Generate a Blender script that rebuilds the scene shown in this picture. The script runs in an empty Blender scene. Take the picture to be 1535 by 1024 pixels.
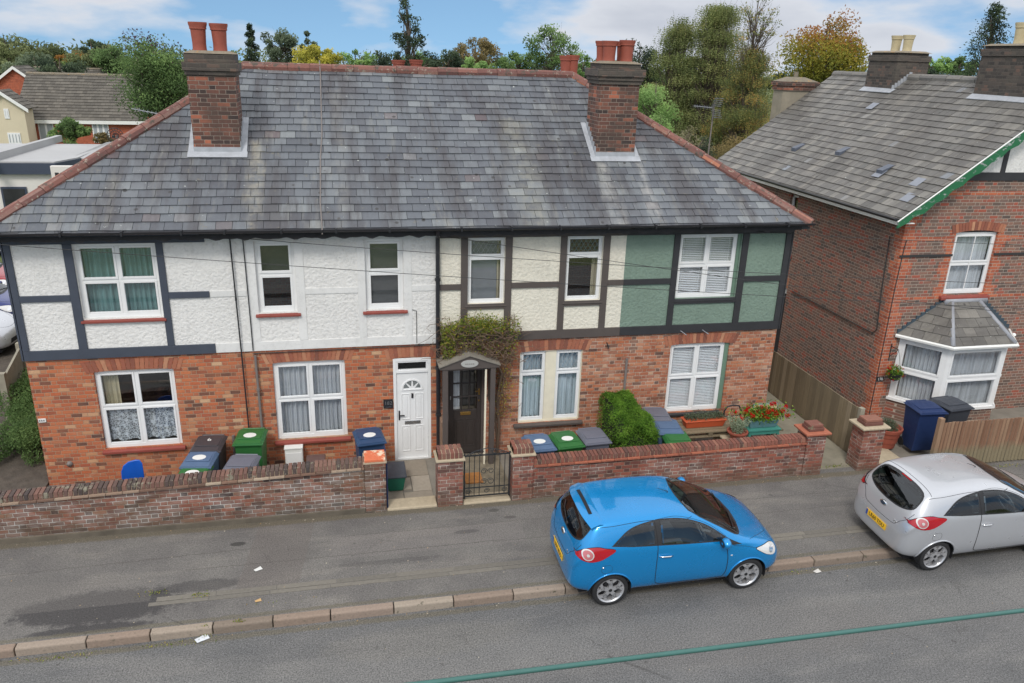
EXPO = 0.42
import bpy, bmesh, math, random
from mathutils import Vector, Matrix, noise as mnoise
from mathutils.bvhtree import BVHTree
random.seed(7)
R = math.radians
sc = bpy.context.scene
col = sc.collection
# ---------------------------------------------------------------- camera
CP = Vector((5.69524, -14.65940, 7.87160)); YAW, PIT, ROL, FPX = .2195, .347195, .032214, 1175.31
def cam_axes():
    f = Vector((math.sin(YAW)*math.cos(PIT), math.cos(YAW)*math.cos(PIT), -math.sin(PIT)))
    r = Vector((math.cos(YAW), -math.sin(YAW), 0)); u = r.cross(f)
    return r*math.cos(ROL)+u*math.sin(ROL), -r*math.sin(ROL)+u*math.cos(ROL), f
CR, CU, CF = cam_axes()
cd = bpy.data.cameras.new('camera'); cam = bpy.data.objects.new('camera', cd); col.objects.link(cam)
cd.sensor_width = 36; cd.lens = FPX*36/1535; cd.clip_start = .1; cd.clip_end = 3000
m = Matrix.Identity(4)
for i in range(3):
    m[i][0], m[i][1], m[i][2], m[i][3] = CR[i], CU[i], -CF[i], CP[i]
cam.matrix_world = m; sc.camera = cam
def at(px, py, ax, v):          # where the sight line of a photo pixel meets the plane ax = v
    d = CF + CR*((px-767.5)/FPX) - CU*((py-512)/FPX)
    i = 'xyz'.index(ax); return CP + d*((v-CP[i])/d[i])
# ---------------------------------------------------------------- node helpers
class NT:
    def __init__(s, name):
        s.mat = bpy.data.materials.new(name); s.mat.use_nodes = True
        s.t = s.mat.node_tree; s.n = s.t.nodes; s.l = s.t.links
        s.bsdf = s.n['Principled BSDF']; s.out = s.n['Material Output']
    def new(s, ty, **kw):
        n = s.n.new(ty)
        for k, v in kw.items(): setattr(n, k, v)
        return n
    def put(s, sock, v):
        if isinstance(v, bpy.types.NodeSocket): s.l.new(v, sock)
        elif v is not None: sock.default_value = v
    def m(s, op, a, b=None, c=None, clamp=False):
        n = s.new('ShaderNodeMath', operation=op, use_clamp=clamp)
        s.put(n.inputs[0], a); s.put(n.inputs[1], b); s.put(n.inputs[2], c)
        return n.outputs[0]
    def mix(s, f, a, b, blend='MIX'):
        n = s.new('ShaderNodeMix', data_type='RGBA', blend_type=blend)
        s.put(n.inputs[0], f)
        for i, v in ((6, a), (7, b)):
            if not isinstance(v, bpy.types.NodeSocket): v = (*v[:3], 1)
            s.put(n.inputs[i], v)
        return n.outputs[2]
    def ramp(s, f, stops, interp='LINEAR'):
        n = s.new('ShaderNodeValToRGB'); n.color_ramp.interpolation = interp
        e = n.color_ramp.elements
        while len(e) < len(stops): e.new(.5)
        for el, (p, c) in zip(e, stops):
            el.position = p; el.color = (*c[:3], 1) if hasattr(c, '__len__') else (c, c, c, 1)
        s.put(n.inputs[0], f); return n.outputs[0]
    def noise(s, vec, scale, detail=4, rough=.6):
        n = s.new('ShaderNodeTexNoise'); s.put(n.inputs['Vector'], vec)
        n.inputs['Scale'].default_value = scale; n.inputs['Detail'].default_value = detail
        n.inputs['Roughness'].default_value = rough; return n.outputs[0]
    def pos(s):
        return s.new('ShaderNodeNewGeometry').outputs['Position']
    def sep(s, v):
        n = s.new('ShaderNodeSeparateXYZ'); s.put(n.inputs[0], v); return n.outputs
    def comb(s, x, y, z):
        n = s.new('ShaderNodeCombineXYZ'); s.put(n.inputs[0], x); s.put(n.inputs[1], y); s.put(n.inputs[2], z)
        return n.outputs[0]
    def scl(s, v, k):
        n = s.new('ShaderNodeVectorMath', operation='MULTIPLY'); s.put(n.inputs[0], v); n.inputs[1].default_value = k
        return n.outputs[0]
    def attr(s):
        return s.new('ShaderNodeAttribute', attribute_name='rnd').outputs['Fac']
    def range(s, v, a, b, c=0., d=1.):
        n = s.new('ShaderNodeMapRange'); s.put(n.inputs[0], v)
        for i, x in enumerate((a, b, c, d)): n.inputs[i+1].default_value = x
        return n.outputs[0]
    def bump(s, h, dist, strength=1.):
        n = s.new('ShaderNodeBump'); n.inputs['Strength'].default_value = strength
        n.inputs['Distance'].default_value = dist; s.put(n.inputs['Height'], h)
        s.l.new(n.outputs[0], s.bsdf.inputs['Normal'])
    def done(s, colr=None, rough=None, metal=None, **kw):
        if colr is not None and not isinstance(colr, bpy.types.NodeSocket): colr = (*colr[:3], 1)
        s.put(s.bsdf.inputs['Base Color'], colr); s.put(s.bsdf.inputs['Roughness'], rough); s.put(s.bsdf.inputs['Metallic'], metal)
        for k, v in kw.items(): s.put(s.bsdf.inputs[k.replace('_', ' ')], v)
        return s.mat
def lin(r, g, b):               # sRGB 0-255 -> linear
    return tuple(((c/255+.055)/1.055)**2.4 if c > 10 else c/255/12.92 for c in (r, g, b))
def plain(name, c, rough=.5, metal=0., var=.12, sc_=6., bump=0., **kw):
    t = NT(name); p = t.new('ShaderNodeTexCoord').outputs['Object']
    n = t.noise(p, sc_, 5)
    cc = t.mix(n, tuple(x*(1-var*1.6) for x in c), tuple(min(1, x*(1+var*1.3)) for x in c))
    if bump: t.bump(n, bump)
    rr = t.range(t.noise(p, sc_*2.3, 3), .3, .7, max(0, rough-.08), min(1, rough+.08))
    return t.done(cc, rr, metal, **kw)
def rnd_mat(name, stops, rough=.85, var=.25, sc_=14., bump=.004, spots=None, moss=None):
    t = NT(name); p = t.pos(); c = t.ramp(t.attr(), stops)
    n = t.noise(p, sc_, 5); c = t.mix(t.m('MULTIPLY', n, 1.), t.mix(1., c, (1-var,)*3, 'MULTIPLY'), t.mix(1., c, (1+var,)*3, 'MULTIPLY'))
    if spots:
        s_ = t.range(t.noise(p, spots[1], 4, .7), spots[2], spots[2]+.08); c = t.mix(s_, c, spots[0])
    if moss:
        s_ = t.range(t.noise(p, moss[1], 4, .7), moss[2], moss[2]+.08); c = t.mix(s_, c, moss[0])
    t.bump(n, bump); return t.done(c, rough)
def brick_mat(name, stops, mortar, L=.2275, joint=.011, patch=None, eff=0., effc=(.62,.6,.57), dirt=None, header=None, quoin=None, band=None):
    t = NT(name); P = t.pos(); x, y, z = t.sep(P)
    H = .075; PP = 1.5*L
    wob = t.m('MULTIPLY', t.m('SUBTRACT', t.noise(P, 9., 2), .5), .012)
    u = t.m('ADD', t.m('ADD', x, y), wob); v = t.m('ADD', t.m('ADD', z, 10.02), wob)
    row = t.m('FLOOR', t.m('DIVIDE', v, H)); fv = t.m('SUBTRACT', v, t.m('MULTIPLY', row, H))
    ur = t.m('ADD', t.m('ADD', u, 50.), t.m('MULTIPLY', t.m('MODULO', row, 2.), PP/2))
    cell = t.m('FLOOR', t.m('DIVIDE', ur, PP)); fu = t.m('SUBTRACT', ur, t.m('MULTIPLY', cell, PP))
    isH = t.m('GREATER_THAN', fu, L); fu2 = t.m('SUBTRACT', fu, t.m('MULTIPLY', isH, L))
    w = t.m('SUBTRACT', L, t.m('MULTIPLY', isH, L/2))
    d = t.m('MINIMUM', t.m('MINIMUM', fu2, t.m('SUBTRACT', w, fu2)), t.m('MINIMUM', fv, t.m('SUBTRACT', H, fv)))
    mort = t.range(d, joint*.3, joint*.62, 1., 0.)
    wn = t.new('ShaderNodeTexWhiteNoise', noise_dimensions='3D')
    t.l.new(t.comb(t.m('ADD', t.m('MULTIPLY', cell, 2.), isH), row, 0.), wn.inputs['Vector'])
    rv = wn.outputs['Value']
    c = t.ramp(rv, stops)
    if header: c = t.mix(t.m('MULTIPLY', isH, header[1]), c, header[0])
    if quoin:   # lighter bricks beside a corner, toothed every few courses
        tooth = t.m('MULTIPLY', t.m('GREATER_THAN', t.m('MODULO', row, 8.), 3.5), .115)
        q = None
        for (ax, v0, wd) in quoin[1]:
            e = t.m('LESS_THAN', t.m('ABSOLUTE', t.m('SUBTRACT', {'x': x, 'y': y}[ax], v0)), t.m('ADD', tooth, wd))
            if ax == 'x': e = t.m('MULTIPLY', e, t.m('LESS_THAN', y, quoin[2]))
            else: e = t.m('MULTIPLY', e, t.m('LESS_THAN', x, quoin[3]))
            q = e if q is None else t.m('MAXIMUM', q, e)
        for (x0, x1, z0, z1) in band or []:
            e = t.m('MULTIPLY', t.m('MULTIPLY', t.m('GREATER_THAN', x, t.m('SUBTRACT', x0, tooth)), t.m('LESS_THAN', x, t.m('ADD', tooth, x1))),
                    t.m('MULTIPLY', t.m('GREATER_THAN', z, z0), t.m('LESS_THAN', z, z1)))
            q = t.m('MAXIMUM', q, e)
        c = t.mix(t.m('MULTIPLY', q, .85), c, t.ramp(rv, quoin[0]))
    n1 = t.noise(P, 26., 5, .7)
    c = t.mix(n1, t.mix(1., c, (.72,)*3, 'MULTIPLY'), t.mix(1., c, (1.28,)*3, 'MULTIPLY'))
    c = t.mix(mort, c, t.mix(n1, tuple(k*.8 for k in mortar), tuple(k*1.15 for k in mortar)))
    if patch:
        c = t.mix(t.m('MULTIPLY', t.range(t.noise(P, patch[1], 4, .65), patch[2], patch[2]+.2), patch[3]), c, patch[0])
    if eff:
        f = t.range(t.noise(t.scl(P, (1.2, 1.2, 3.)), 1.9, 5, .7), .62-eff*.25, .74-eff*.2)
        f = t.m('MULTIPLY', f, t.m('ADD', t.m('MULTIPLY', mort, .75), .16)); c = t.mix(f, c, effc)
    if dirt:    # damp, earth-splashed foot of the wall
        f = t.m('MULTIPLY', t.range(t.m('ADD', z, t.m('MULTIPLY', t.noise(P, 3., 4), .5)), dirt[1], dirt[2], 1., 0.), .8); c = t.mix(f, c, dirt[0])
    t.bump(t.m('ADD', t.m('MULTIPLY', mort, -1.), t.m('MULTIPLY', n1, .5)), .006)
    return t.done(c, .9)
def leaf_mat(name, stops, rough=.55):
    t = NT(name); P = t.pos(); c = t.ramp(t.attr(), stops)
    n = t.noise(P, .9, 3); c = t.mix(t.range(n, .3, .7), t.mix(1., c, (.78,)*3, 'MULTIPLY'), t.mix(1., c, (1.22, 1.22, 1.15), 'MULTIPLY'))
    t.done(c, .85); t.put(t.bsdf.inputs['Specular IOR Level'], .15)
    tr = t.new('ShaderNodeBsdfTranslucent'); t.l.new(c, tr.inputs[0])
    mx = t.new('ShaderNodeMixShader'); mx.inputs[0].default_value = .45
    t.l.new(t.bsdf.outputs[0], mx.inputs[1]); t.l.new(tr.outputs[0], mx.inputs[2]); t.l.new(mx.outputs[0], t.out.inputs[0])
    return t.mat
# ---------------------------------------------------------------- mesh helpers
class MB:
    def __init__(s): s.v = []; s.f = []; s.r = []
    def add(s, vs, fs, r=None):
        o = len(s.v); s.v += [Vector(p) for p in vs]
        for f in fs: s.f.append([o+i for i in f]); s.r.append(random.random() if r is None else r)
        return s
    def quad(s, a, b, c, d, r=None): return s.add((a, b, c, d), ((0, 1, 2, 3),), r)
    def box(s, x0, x1, y0, y1, z0, z1, r=None):
        r = random.random() if r is None else r
        return s.add([(x, y, z) for z in (z0, z1) for y in (y0, y1) for x in (x0, x1)],
              ((0, 2, 3, 1), (4, 5, 7, 6), (0, 1, 5, 4), (1, 3, 7, 5), (3, 2, 6, 7), (2, 0, 4, 6)), r)
    def hexa(s, p, r=None):     # 8 corners, bottom ring then top ring
        r = random.random() if r is None else r
        return s.add(p, ((3, 2, 1, 0), (4, 5, 6, 7), (0, 1, 5, 4), (1, 2, 6, 5), (2, 3, 7, 6), (3, 0, 4, 7)), r)
    def prism(s, poly, axis, a, b, r=None):     # polygon in the plane across axis, from a to b
        r = random.random() if r is None else r
        def P(p, t): return (t, p[0], p[1]) if axis == 'x' else (p[0], t, p[1]) if axis == 'y' else (p[0], p[1], t)
        n = len(poly); ar = sum(poly[i][0]*poly[(i+1) % n][1]-poly[(i+1) % n][0]*poly[i][1] for i in range(n))
        if (ar > 0) == (axis != 'y'): pass
        else: poly = poly[::-1]
        if a > b: a, b = b, a
        return s.add([P(p, a) for p in poly]+[P(p, b) for p in poly],
              [list(range(n))[::-1], list(range(n, 2*n))]+[(i, (i+1) % n, n+(i+1) % n, n+i) for i in range(n)], r)
    def tube(s, pts, rad, n=8, r=None, cap=True):
        r = random.random() if r is None else r
        pts = [Vector(p) for p in pts]; rads = rad if hasattr(rad, '__len__') else [rad]*len(pts)
        vs = []; up = None
        for i, p in enumerate(pts):
            d = (pts[min(i+1, len(pts)-1)]-pts[max(i-1, 0)]).normalized()
            if up is None: up = d.orthogonal().normalized()
            up = (up-d*up.dot(d)); up = up.normalized() if up.length > 1e-6 else d.orthogonal().normalized()
            w = d.cross(up)
            vs += [p+(up*math.cos(2*math.pi*k/n)+w*math.sin(2*math.pi*k/n))*rads[i] for k in range(n)]
        fs = [(i*n+k, i*n+(k+1) % n, (i+1)*n+(k+1) % n, (i+1)*n+k) for i in range(len(pts)-1) for k in range(n)]
        if cap: fs += [list(range(n))[::-1], [(len(pts)-1)*n+k for k in range(n)]]
        return s.add(vs, fs, r)
    def lathe(s, prof, c=(0, 0, 0), axis='z', n=24, r=None, ph=0.):
        r = random.random() if r is None else r
        c = Vector(c); vs = []
        for rad, h in prof:
            for k in range(n):
                a = 2*math.pi*k/n+ph; x, y = rad*math.cos(a), rad*math.sin(a)
                vs.append(c+Vector((x, y, h) if axis == 'z' else (x, h, y) if axis == 'y' else (h, x, y)))
        fs = [(i*n+k, i*n+(k+1) % n, (i+1)*n+(k+1) % n, (i+1)*n+k) for i in range(len(prof)-1) for k in range(n)]
        return s.add(vs, fs, r)
    def cyl(s, c, rad, h0, h1, axis='z', n=20, r=None):
        return s.lathe([(1e-4, h0), (rad, h0), (rad, h1), (1e-4, h1)], c, axis, n, r)
    def merge(s, o): return s.add(o.v, o.f)
    def build(s, name, mat, parent=None, smooth=False, bevel=0., local=False, label=None):
        me = bpy.data.meshes.new(name); off = Vector((0, 0, 0))
        if parent is not None and not local:
            q = parent
            while q.parent is not None: q = q.parent
            off = q.location
        me.from_pydata([v-off for v in s.v], [], s.f)
        if name in ('spoiler', 'wing_mirror', 'arch_lip'):
            b_ = bmesh.new(); b_.from_mesh(me); bmesh.ops.recalc_face_normals(b_, faces=b_.faces); b_.to_mesh(me); b_.free()
        a = me.attributes.new('rnd', 'FLOAT', 'FACE'); a.data.foreach_set('value', s.r)
        me.materials.append(mat)
        if smooth: me.polygons.foreach_set('use_smooth', [True]*len(me.polygons))
        me.update()
        o = bpy.data.objects.new(name, me); col.objects.link(o)
        if parent is not None: o.parent = parent
        if smooth == 'auto':
            for e, k in zip(me.edges, [0]*len(me.edges)): pass
            me.set_sharp_from_angle(angle=R(38))
        if bevel:
            b = o.modifiers.new('bevel', 'BEVEL'); b.width = bevel; b.segments = 2; b.limit_method = 'ANGLE'; b.angle_limit = R(40)
        if label: o['label'] = label
        return o
def tag(o, label=None, cat=None, group=None, kind=None):
    if label: o['label'] = label
    if cat: o['category'] = cat
    if group: o['group'] = group
    if kind: o['kind'] = kind
    return o
def thing(name, label, cat, loc=(0, 0, 0), rz=0, group=None):
    o = bpy.data.objects.new(name, None); col.objects.link(o); o.empty_display_size = .3
    o.location = loc; o.rotation_euler = (0, 0, rz); return tag(o, label, cat, group)
def copy_tree(o, parent=None):
    c = o.copy(); col.objects.link(c); c.parent = parent
    for ch in o.children: copy_tree(ch, c)
    return c
def text_mesh(txt, size, mat, name, parent, M, depth=.002, align='CENTER'):
    cu = bpy.data.curves.new(name, 'FONT'); cu.body = txt; cu.size = size; cu.extrude = depth; cu.align_x = align; cu.align_y = 'CENTER'
    t = bpy.data.objects.new(name, cu); me = bpy.data.meshes.new_from_object(t); bpy.data.objects.remove(t); bpy.data.curves.remove(cu)
    me.transform(M); me.materials.clear(); me.materials.append(mat)
    o = bpy.data.objects.new(name, me); col.objects.link(o); o.parent = parent; return o
def clip(poly, rect):           # clip a 2-D polygon by an axis-aligned rectangle
    x0, x1, y0, y1 = rect
    for ax, v, s in ((0, x0, 1), (0, x1, -1), (1, y0, 1), (1, y1, -1)):
        out = []
        for i in range(len(poly)):
            a, b = poly[i-1], poly[i]; da, db = s*(a[ax]-v), s*(b[ax]-v)
            if (da >= 0) != (db >= 0):
                t = da/(da-db); out.append((a[0]+(b[0]-a[0])*t, a[1]+(b[1]-a[1])*t))
            if db >= 0: out.append(b)
        poly = out
        if len(poly) < 3: return []
    return poly
def clip_convex(poly, win):     # clip a polygon by a convex counter-clockwise one
    n = len(win)
    for k in range(n):
        a0, b0 = win[k], win[(k+1) % n]; ex, ey = b0[0]-a0[0], b0[1]-a0[1]
        f = lambda p: ex*(p[1]-a0[1])-ey*(p[0]-a0[0])
        out = []
        for i in range(len(poly)):
            a, b = poly[i-1], poly[i]; da, db = f(a), f(b)
            if (da >= 0) != (db >= 0):
                t = da/(da-db); out.append((a[0]+(b[0]-a[0])*t, a[1]+(b[1]-a[1])*t))
            if db >= 0: out.append(b)
        poly = out
        if len(poly) < 3: return []
    return poly
# ---------------------------------------------------------------- materials
M = {}
M['brick_orange'] = brick_mat('brick_orange', [(0, lin(82, 62, 56)), (.1, lin(112, 76, 62)), (.22, lin(154, 84, 60)), (.45, lin(178, 98, 64)), (.65, lin(188, 112, 74)), (.8, lin(162, 88, 64)), (.93, lin(182, 128, 92)), (1, lin(196, 160, 126))],
    lin(172, 144, 120), L=.19, patch=(lin(172, 108, 76), .9, .45, .4), header=(lin(172, 112, 80), .3), eff=.2, effc=lin(200, 176, 152))
M['brick_pink'] = brick_mat('brick_pink', [(0, lin(92, 66, 58)), (.12, lin(122, 78, 60)), (.3, lin(152, 86, 60)), (.55, lin(170, 100, 68)), (.75, lin(178, 114, 80)), (.9, lin(150, 88, 64)), (1, lin(186, 146, 118))],
    lin(160, 136, 116), L=.2, patch=(lin(190, 148, 122), 1.3, .52, .4), eff=.75, effc=lin(204, 182, 164))
M['brick_garden'] = brick_mat('brick_garden', [(0, lin(66, 52, 50)), (.25, lin(100, 66, 56)), (.5, lin(122, 76, 62)), (.75, lin(138, 86, 68)), (.9, lin(98, 72, 66)), (1, lin(138, 100, 80))],
    lin(140, 126, 110), eff=.72, effc=lin(206, 202, 196), patch=(lin(98, 84, 64), 1.1, .46, .5), dirt=(lin(82, 74, 60), .05, .66))
M['brick_garden_red'] = brick_mat('brick_garden_red', [(0, lin(80, 58, 54)), (.25, lin(108, 66, 58)), (.5, lin(130, 76, 64)), (.75, lin(146, 84, 68)), (.9, lin(110, 72, 66)), (1, lin(158, 102, 82))],
    lin(142, 124, 108), eff=.62, effc=lin(206, 196, 186), patch=(lin(112, 88, 72), 1.1, .52, .4), dirt=(lin(94, 80, 64), .05, .6))
Q = [(0, lin(158, 80, 56)), (.5, lin(182, 96, 66)), (1, lin(196, 114, 78))]
M['brick_brown'] = brick_mat('brick_brown', [(0, lin(92, 80, 74)), (.2, lin(116, 94, 84)), (.5, lin(130, 100, 86)), (.66, lin(140, 92, 78)), (.78, lin(160, 84, 66)), (.88, lin(116, 96, 88)), (1, lin(150, 108, 90))],
    lin(176, 164, 150), quoin=(Q, [('x', 17.9, .30), ('y', .4, .16)], .5, 18.0), band=[(19.12, 19.3, 2.95, 4.5), (20.4, 20.56, 2.95, 4.5), (18.25, 30, 2.88, 2.96), (18.25, 30, 4.28, 4.36), (18.25, 30, 5.3, 5.38)])
M['brick_chimney'] = brick_mat('brick_chimney', [(0, lin(60, 50, 48)), (.3, lin(86, 62, 55)), (.6, lin(108, 72, 62)), (.9, lin(122, 80, 66)), (1, lin(168, 100, 76))], lin(146, 132, 120), patch=(lin(74, 64, 58), 1.8, .45, .6))
M['brick_sooty'] = brick_mat('brick_sooty', [(0, lin(62, 57, 54)), (.4, lin(78, 71, 66)), (.85, lin(90, 80, 73)), (1, lin(110, 86, 75))], lin(96, 90, 83), patch=(lin(96, 90, 80), 2, .5, .5))
M['brick_far'] = brick_mat('brick_far', [(0, lin(150, 76, 56)), (1, lin(180, 94, 66))], lin(170, 120, 96))
M['brick_loose'] = rnd_mat('brick_loose', [(0, lin(84, 62, 56)), (.3, lin(112, 72, 62)), (.6, lin(132, 82, 68)), (.85, lin(104, 76, 68)), (1, lin(150, 102, 84))], moss=(lin(120, 112, 90), 6., .62))
M['brick_loose_grey'] = rnd_mat('brick_loose_grey', [(0, lin(66, 58, 56)), (.35, lin(88, 72, 66)), (.7, lin(112, 80, 70)), (1, lin(124, 94, 82))], moss=(lin(130, 124, 108), 6., .56))
M['brick_soldier'] = rnd_mat('brick_soldier', [(0, lin(124, 78, 64)), (.4, lin(150, 90, 70)), (.8, lin(166, 106, 80)), (1, lin(182, 134, 104))])
M['mortar'] = plain('mortar', lin(176, 158, 134), .9, bump=.004, sc_=30)
M['sandstone'] = plain('sandstone', lin(176, 162, 138), .9, bump=.006, sc_=16, var=.2)
M['terracotta'] = rnd_mat('terracotta', [(0, lin(138, 82, 64)), (1, lin(168, 100, 76))], .8, moss=(lin(120, 110, 96), 5., .62))
M['pot_clay'] = plain('pot_clay', lin(146, 76, 60), .75, var=.15, sc_=9)
M['pot_buff'] = plain('pot_buff', lin(186, 172, 138), .8, var=.2, sc_=7)
M['ridge_clay'] = rnd_mat('ridge_clay', [(0, lin(96, 66, 62)), (.4, lin(114, 76, 68)), (.8, lin(128, 86, 76)), (.95, lin(128, 100, 92)), (1, lin(170, 106, 78))], .85, .3, 18., .006, spots=(lin(150, 140, 126), 11., .58), moss=(lin(82, 74, 66), 6., .56))
def slate_mat(name, stops, streak, light, mossc):
    t = NT(name); P = t.pos(); c = t.ramp(t.attr(), stops)
    f = t.range(t.noise(t.scl(P, (1.1, .2, .2) if name == 'slate' else (.2, 1.1, .2)), 1.7, 6, .66), .45, .62); c = t.mix(t.m('MULTIPLY', f, .72), c, streak)
    f = t.range(t.noise(t.scl(P, (1.3, .25, .25) if name == 'slate' else (.25, 1.3, .25)), 2.1, 5, .7), .56, .72); c = t.mix(t.m('MULTIPLY', f, .5), c, light)
    n = t.noise(P, 16., 6, .75); c = t.mix(n, t.mix(1., c, (.72,)*3, 'MULTIPLY'), t.mix(1., c, (1.3,)*3, 'MULTIPLY'))
    f = t.range(t.noise(P, 13., 3, .6), .7, .76); c = t.mix(f, c, lin(186, 190, 184))
    f = t.m('MULTIPLY', t.range(t.noise(P, 5.2, 5, .75), .63, .7), .7); c = t.mix(f, c, mossc)
    v = t.new('ShaderNodeTexVoronoi'); t.l.new(P, v.inputs['Vector']); v.inputs['Scale'].default_value = 2.4; v.inputs['Randomness'].default_value = 1.
    d = t.m('ADD', v.outputs['Distance'], t.m('MULTIPLY', t.m('SUBTRACT', n, .5), .1)); c = t.mix(t.range(d, .07, .1, .85, 0.), c, lin(52, 50, 48))
    if name == 'slate':      # lime and soot runs below the two stacks
        x, y, z = t.sep(P); brk = t.range(t.noise(P, 4.5, 5, .7), .38, .62, .15, 1.); w = t.m('MULTIPLY', t.m('SUBTRACT', t.noise(t.scl(P, (3, .6, .6)), 1.6, 4), .5), .5)
        for (x0, y1, hw, amt, cc) in ((4.12, 1.6, .10, .5, lin(168, 160, 140)), (10.98, 1.2, .14, .5, lin(172, 170, 164)), (11.78, 1.25, .12, .5, lin(172, 170, 164)), (11.35, 1.1, .16, .5, lin(70, 68, 72)), (3.5, 1.2, .2, .4, lin(76, 74, 80)), (5.7, 2.9, .1, .22, lin(150, 146, 136)), (9.3, 2.2, .3, .35, lin(150, 146, 128)), (12.2, 1.0, .12, .4, lin(74, 72, 76)), (8.4, 3.3, .25, .35, lin(74, 72, 78)), (2.2, .9, .3, .3, lin(76, 74, 80))):
            f = t.m('MULTIPLY', t.range(t.m('ABSOLUTE', t.m('SUBTRACT', t.m('ADD', x, w), x0)), hw*.2, hw*1.6, amt, 0.), t.range(t.m('ADD', y, w), y1-.1, y1, 1., 0.)); c = t.mix(t.m('MULTIPLY', f, brk), c, cc)
    t.bump(n, .004); return t.done(c, t.range(n, .3, .7, .42, .66))
M['slate'] = slate_mat('slate', [(0, lin(80, 83, 89)), (.3, lin(91, 95, 101)), (.6, lin(98, 102, 107)), (.9, lin(106, 110, 114)), (.985, lin(122, 126, 128)), (1, lin(92, 78, 80))], lin(66, 62, 64), lin(136, 134, 126), lin(118, 112, 96))
M['slate_old'] = slate_mat('slate_old', [(0, lin(90, 88, 84)), (.4, lin(103, 100, 96)), (.8, lin(113, 110, 104)), (.985, lin(126, 122, 115)), (1, lin(126, 132, 140))], lin(78, 74, 70), lin(150, 142, 130), lin(112, 108, 88))
M['tile_far'] = rnd_mat('tile_far', [(0, lin(82, 78, 72)), (1, lin(104, 99, 91))], .9); M['tile_worn'] = rnd_mat('tile_worn', [(0, lin(104, 82, 70)), (.5, lin(128, 100, 84)), (1, lin(172, 156, 136))], .9, .3)
M['underlay'] = plain('underlay', (.03, .03, .033), .8)
M['felt'] = plain('felt', (.018, .018, .02), .85)
def render_mat(name, c, rough=.9, stipple=.012, dirty=.1):
    t = NT(name); P = t.pos()
    n = t.noise(P, 17., 4, .6); n2 = t.noise(P, 1.6, 5, .6); n3 = t.noise(t.scl(P, (7, 7, .7)), 1.3, 4, .6)
    cc = t.mix(t.range(n2, .3, .75), c, tuple(k*(1-dirty) for k in c))
    cc = t.mix(t.range(n, .35, .5, .25, 0.), cc, tuple(k*.6 for k in c))
    cc = t.mix(t.range(n3, .56, .72, 0., .4), cc, tuple(k*.72 for k in c))
    if stipple: t.bump(n, stipple*2.2)
    return t.done(cc, rough)
M['rough_white'] = render_mat('rough_white', lin(228, 226, 222)); M['smooth_white'] = render_mat('smooth_white', lin(225, 224, 221), .7, .0, .14)
M['rough_cream'] = render_mat('rough_cream', lin(228, 222, 206)); M['rough_green'] = render_mat('rough_green', lin(126, 146, 132), dirty=.18)
M['slate_paint'] = plain('slate_paint', lin(66, 72, 84), .6, var=.15, sc_=4); M['brown_paint'] = plain('brown_paint', lin(84, 76, 72), .6, var=.15, sc_=4)
M['black_paint'] = plain('black_paint', lin(50, 50, 53), .55, var=.2, sc_=4)
M['upvc'] = plain('upvc', lin(228, 228, 227), .35, var=.05, sc_=3); M['white_paint'] = plain('white_paint', lin(226, 226, 222), .55, var=.08)
M['cream_paint'] = plain('cream_paint', lin(226, 218, 196), .6); M['green_paint'] = plain('green_paint', lin(104, 130, 112), .6)
M['red_sill'] = plain('red_sill', lin(140, 68, 58), .6, var=.2, sc_=8); M['lead'] = plain('lead', lin(150, 152, 158), .5, var=.2, sc_=5)
M['lead_pale'] = plain('lead_pale', lin(164, 167, 172), .55, var=.25, sc_=7); M['black_plastic'] = plain('black_plastic', lin(40, 40, 44), .4)
M['grey_pipe'] = plain('grey_pipe', lin(120, 112, 108), .6); M['steel'] = plain('steel', lin(170, 172, 176), .3, .9)
M['brass'] = plain('brass', lin(186, 152, 90), .3, .9); M['iron'] = plain('iron', lin(46, 50, 54), .5, .3); M['cable'] = plain('cable', lin(52, 52, 52), .7)
def glass_mat(name, tint, refl=.1):
    t = NT(name); t.n.remove(t.bsdf)
    g = t.new('ShaderNodeBsdfGlossy'); g.inputs['Roughness'].default_value = .02; g.inputs['Color'].default_value = (.95, .97, 1, 1)
    tr = t.new('ShaderNodeBsdfTransparent'); tr.inputs[0].default_value = (*tint, 1)
    fr = t.new('ShaderNodeLayerWeight'); fr.inputs[0].default_value = .5; fr5 = t.m('POWER', fr.outputs['Facing'], 4.)
    mx = t.new('ShaderNodeMixShader'); t.l.new(t.m('ADD', t.m('MULTIPLY', fr5, .8), refl, clamp=True), mx.inputs[0])
    t.l.new(tr.outputs[0], mx.inputs[1]); t.l.new(g.outputs[0], mx.inputs[2]); t.l.new(mx.outputs[0], t.out.inputs[0]); return t.mat
M['glass'] = glass_mat('glass', (.97, .98, .98), .085); M['glass_dark'] = glass_mat('glass_dark', (.5, .52, .52), .05)
def cloth(name, c, sc_=30.):
    t = NT(name); P = t.sep(t.pos())
    n = t.noise(t.comb(t.m('MULTIPLY', P[0], sc_), P[1], t.m('MULTIPLY', P[2], .8)), 1., 3)
    return t.done(t.mix(t.range(n, .3, .7), tuple(k*.6 for k in c), c), .9)
M['net'] = cloth('net', lin(212, 216, 222)); M['curtain_teal'] = cloth('curtain_teal', lin(120, 160, 160)); M['curtain_blue'] = cloth('curtain_blue', lin(206, 220, 228))
M['curtain_tan'] = cloth('curtain_tan', lin(200, 190, 160)); M['blind'] = plain('blind', lin(232, 234, 238), .6, var=.04)
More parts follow.
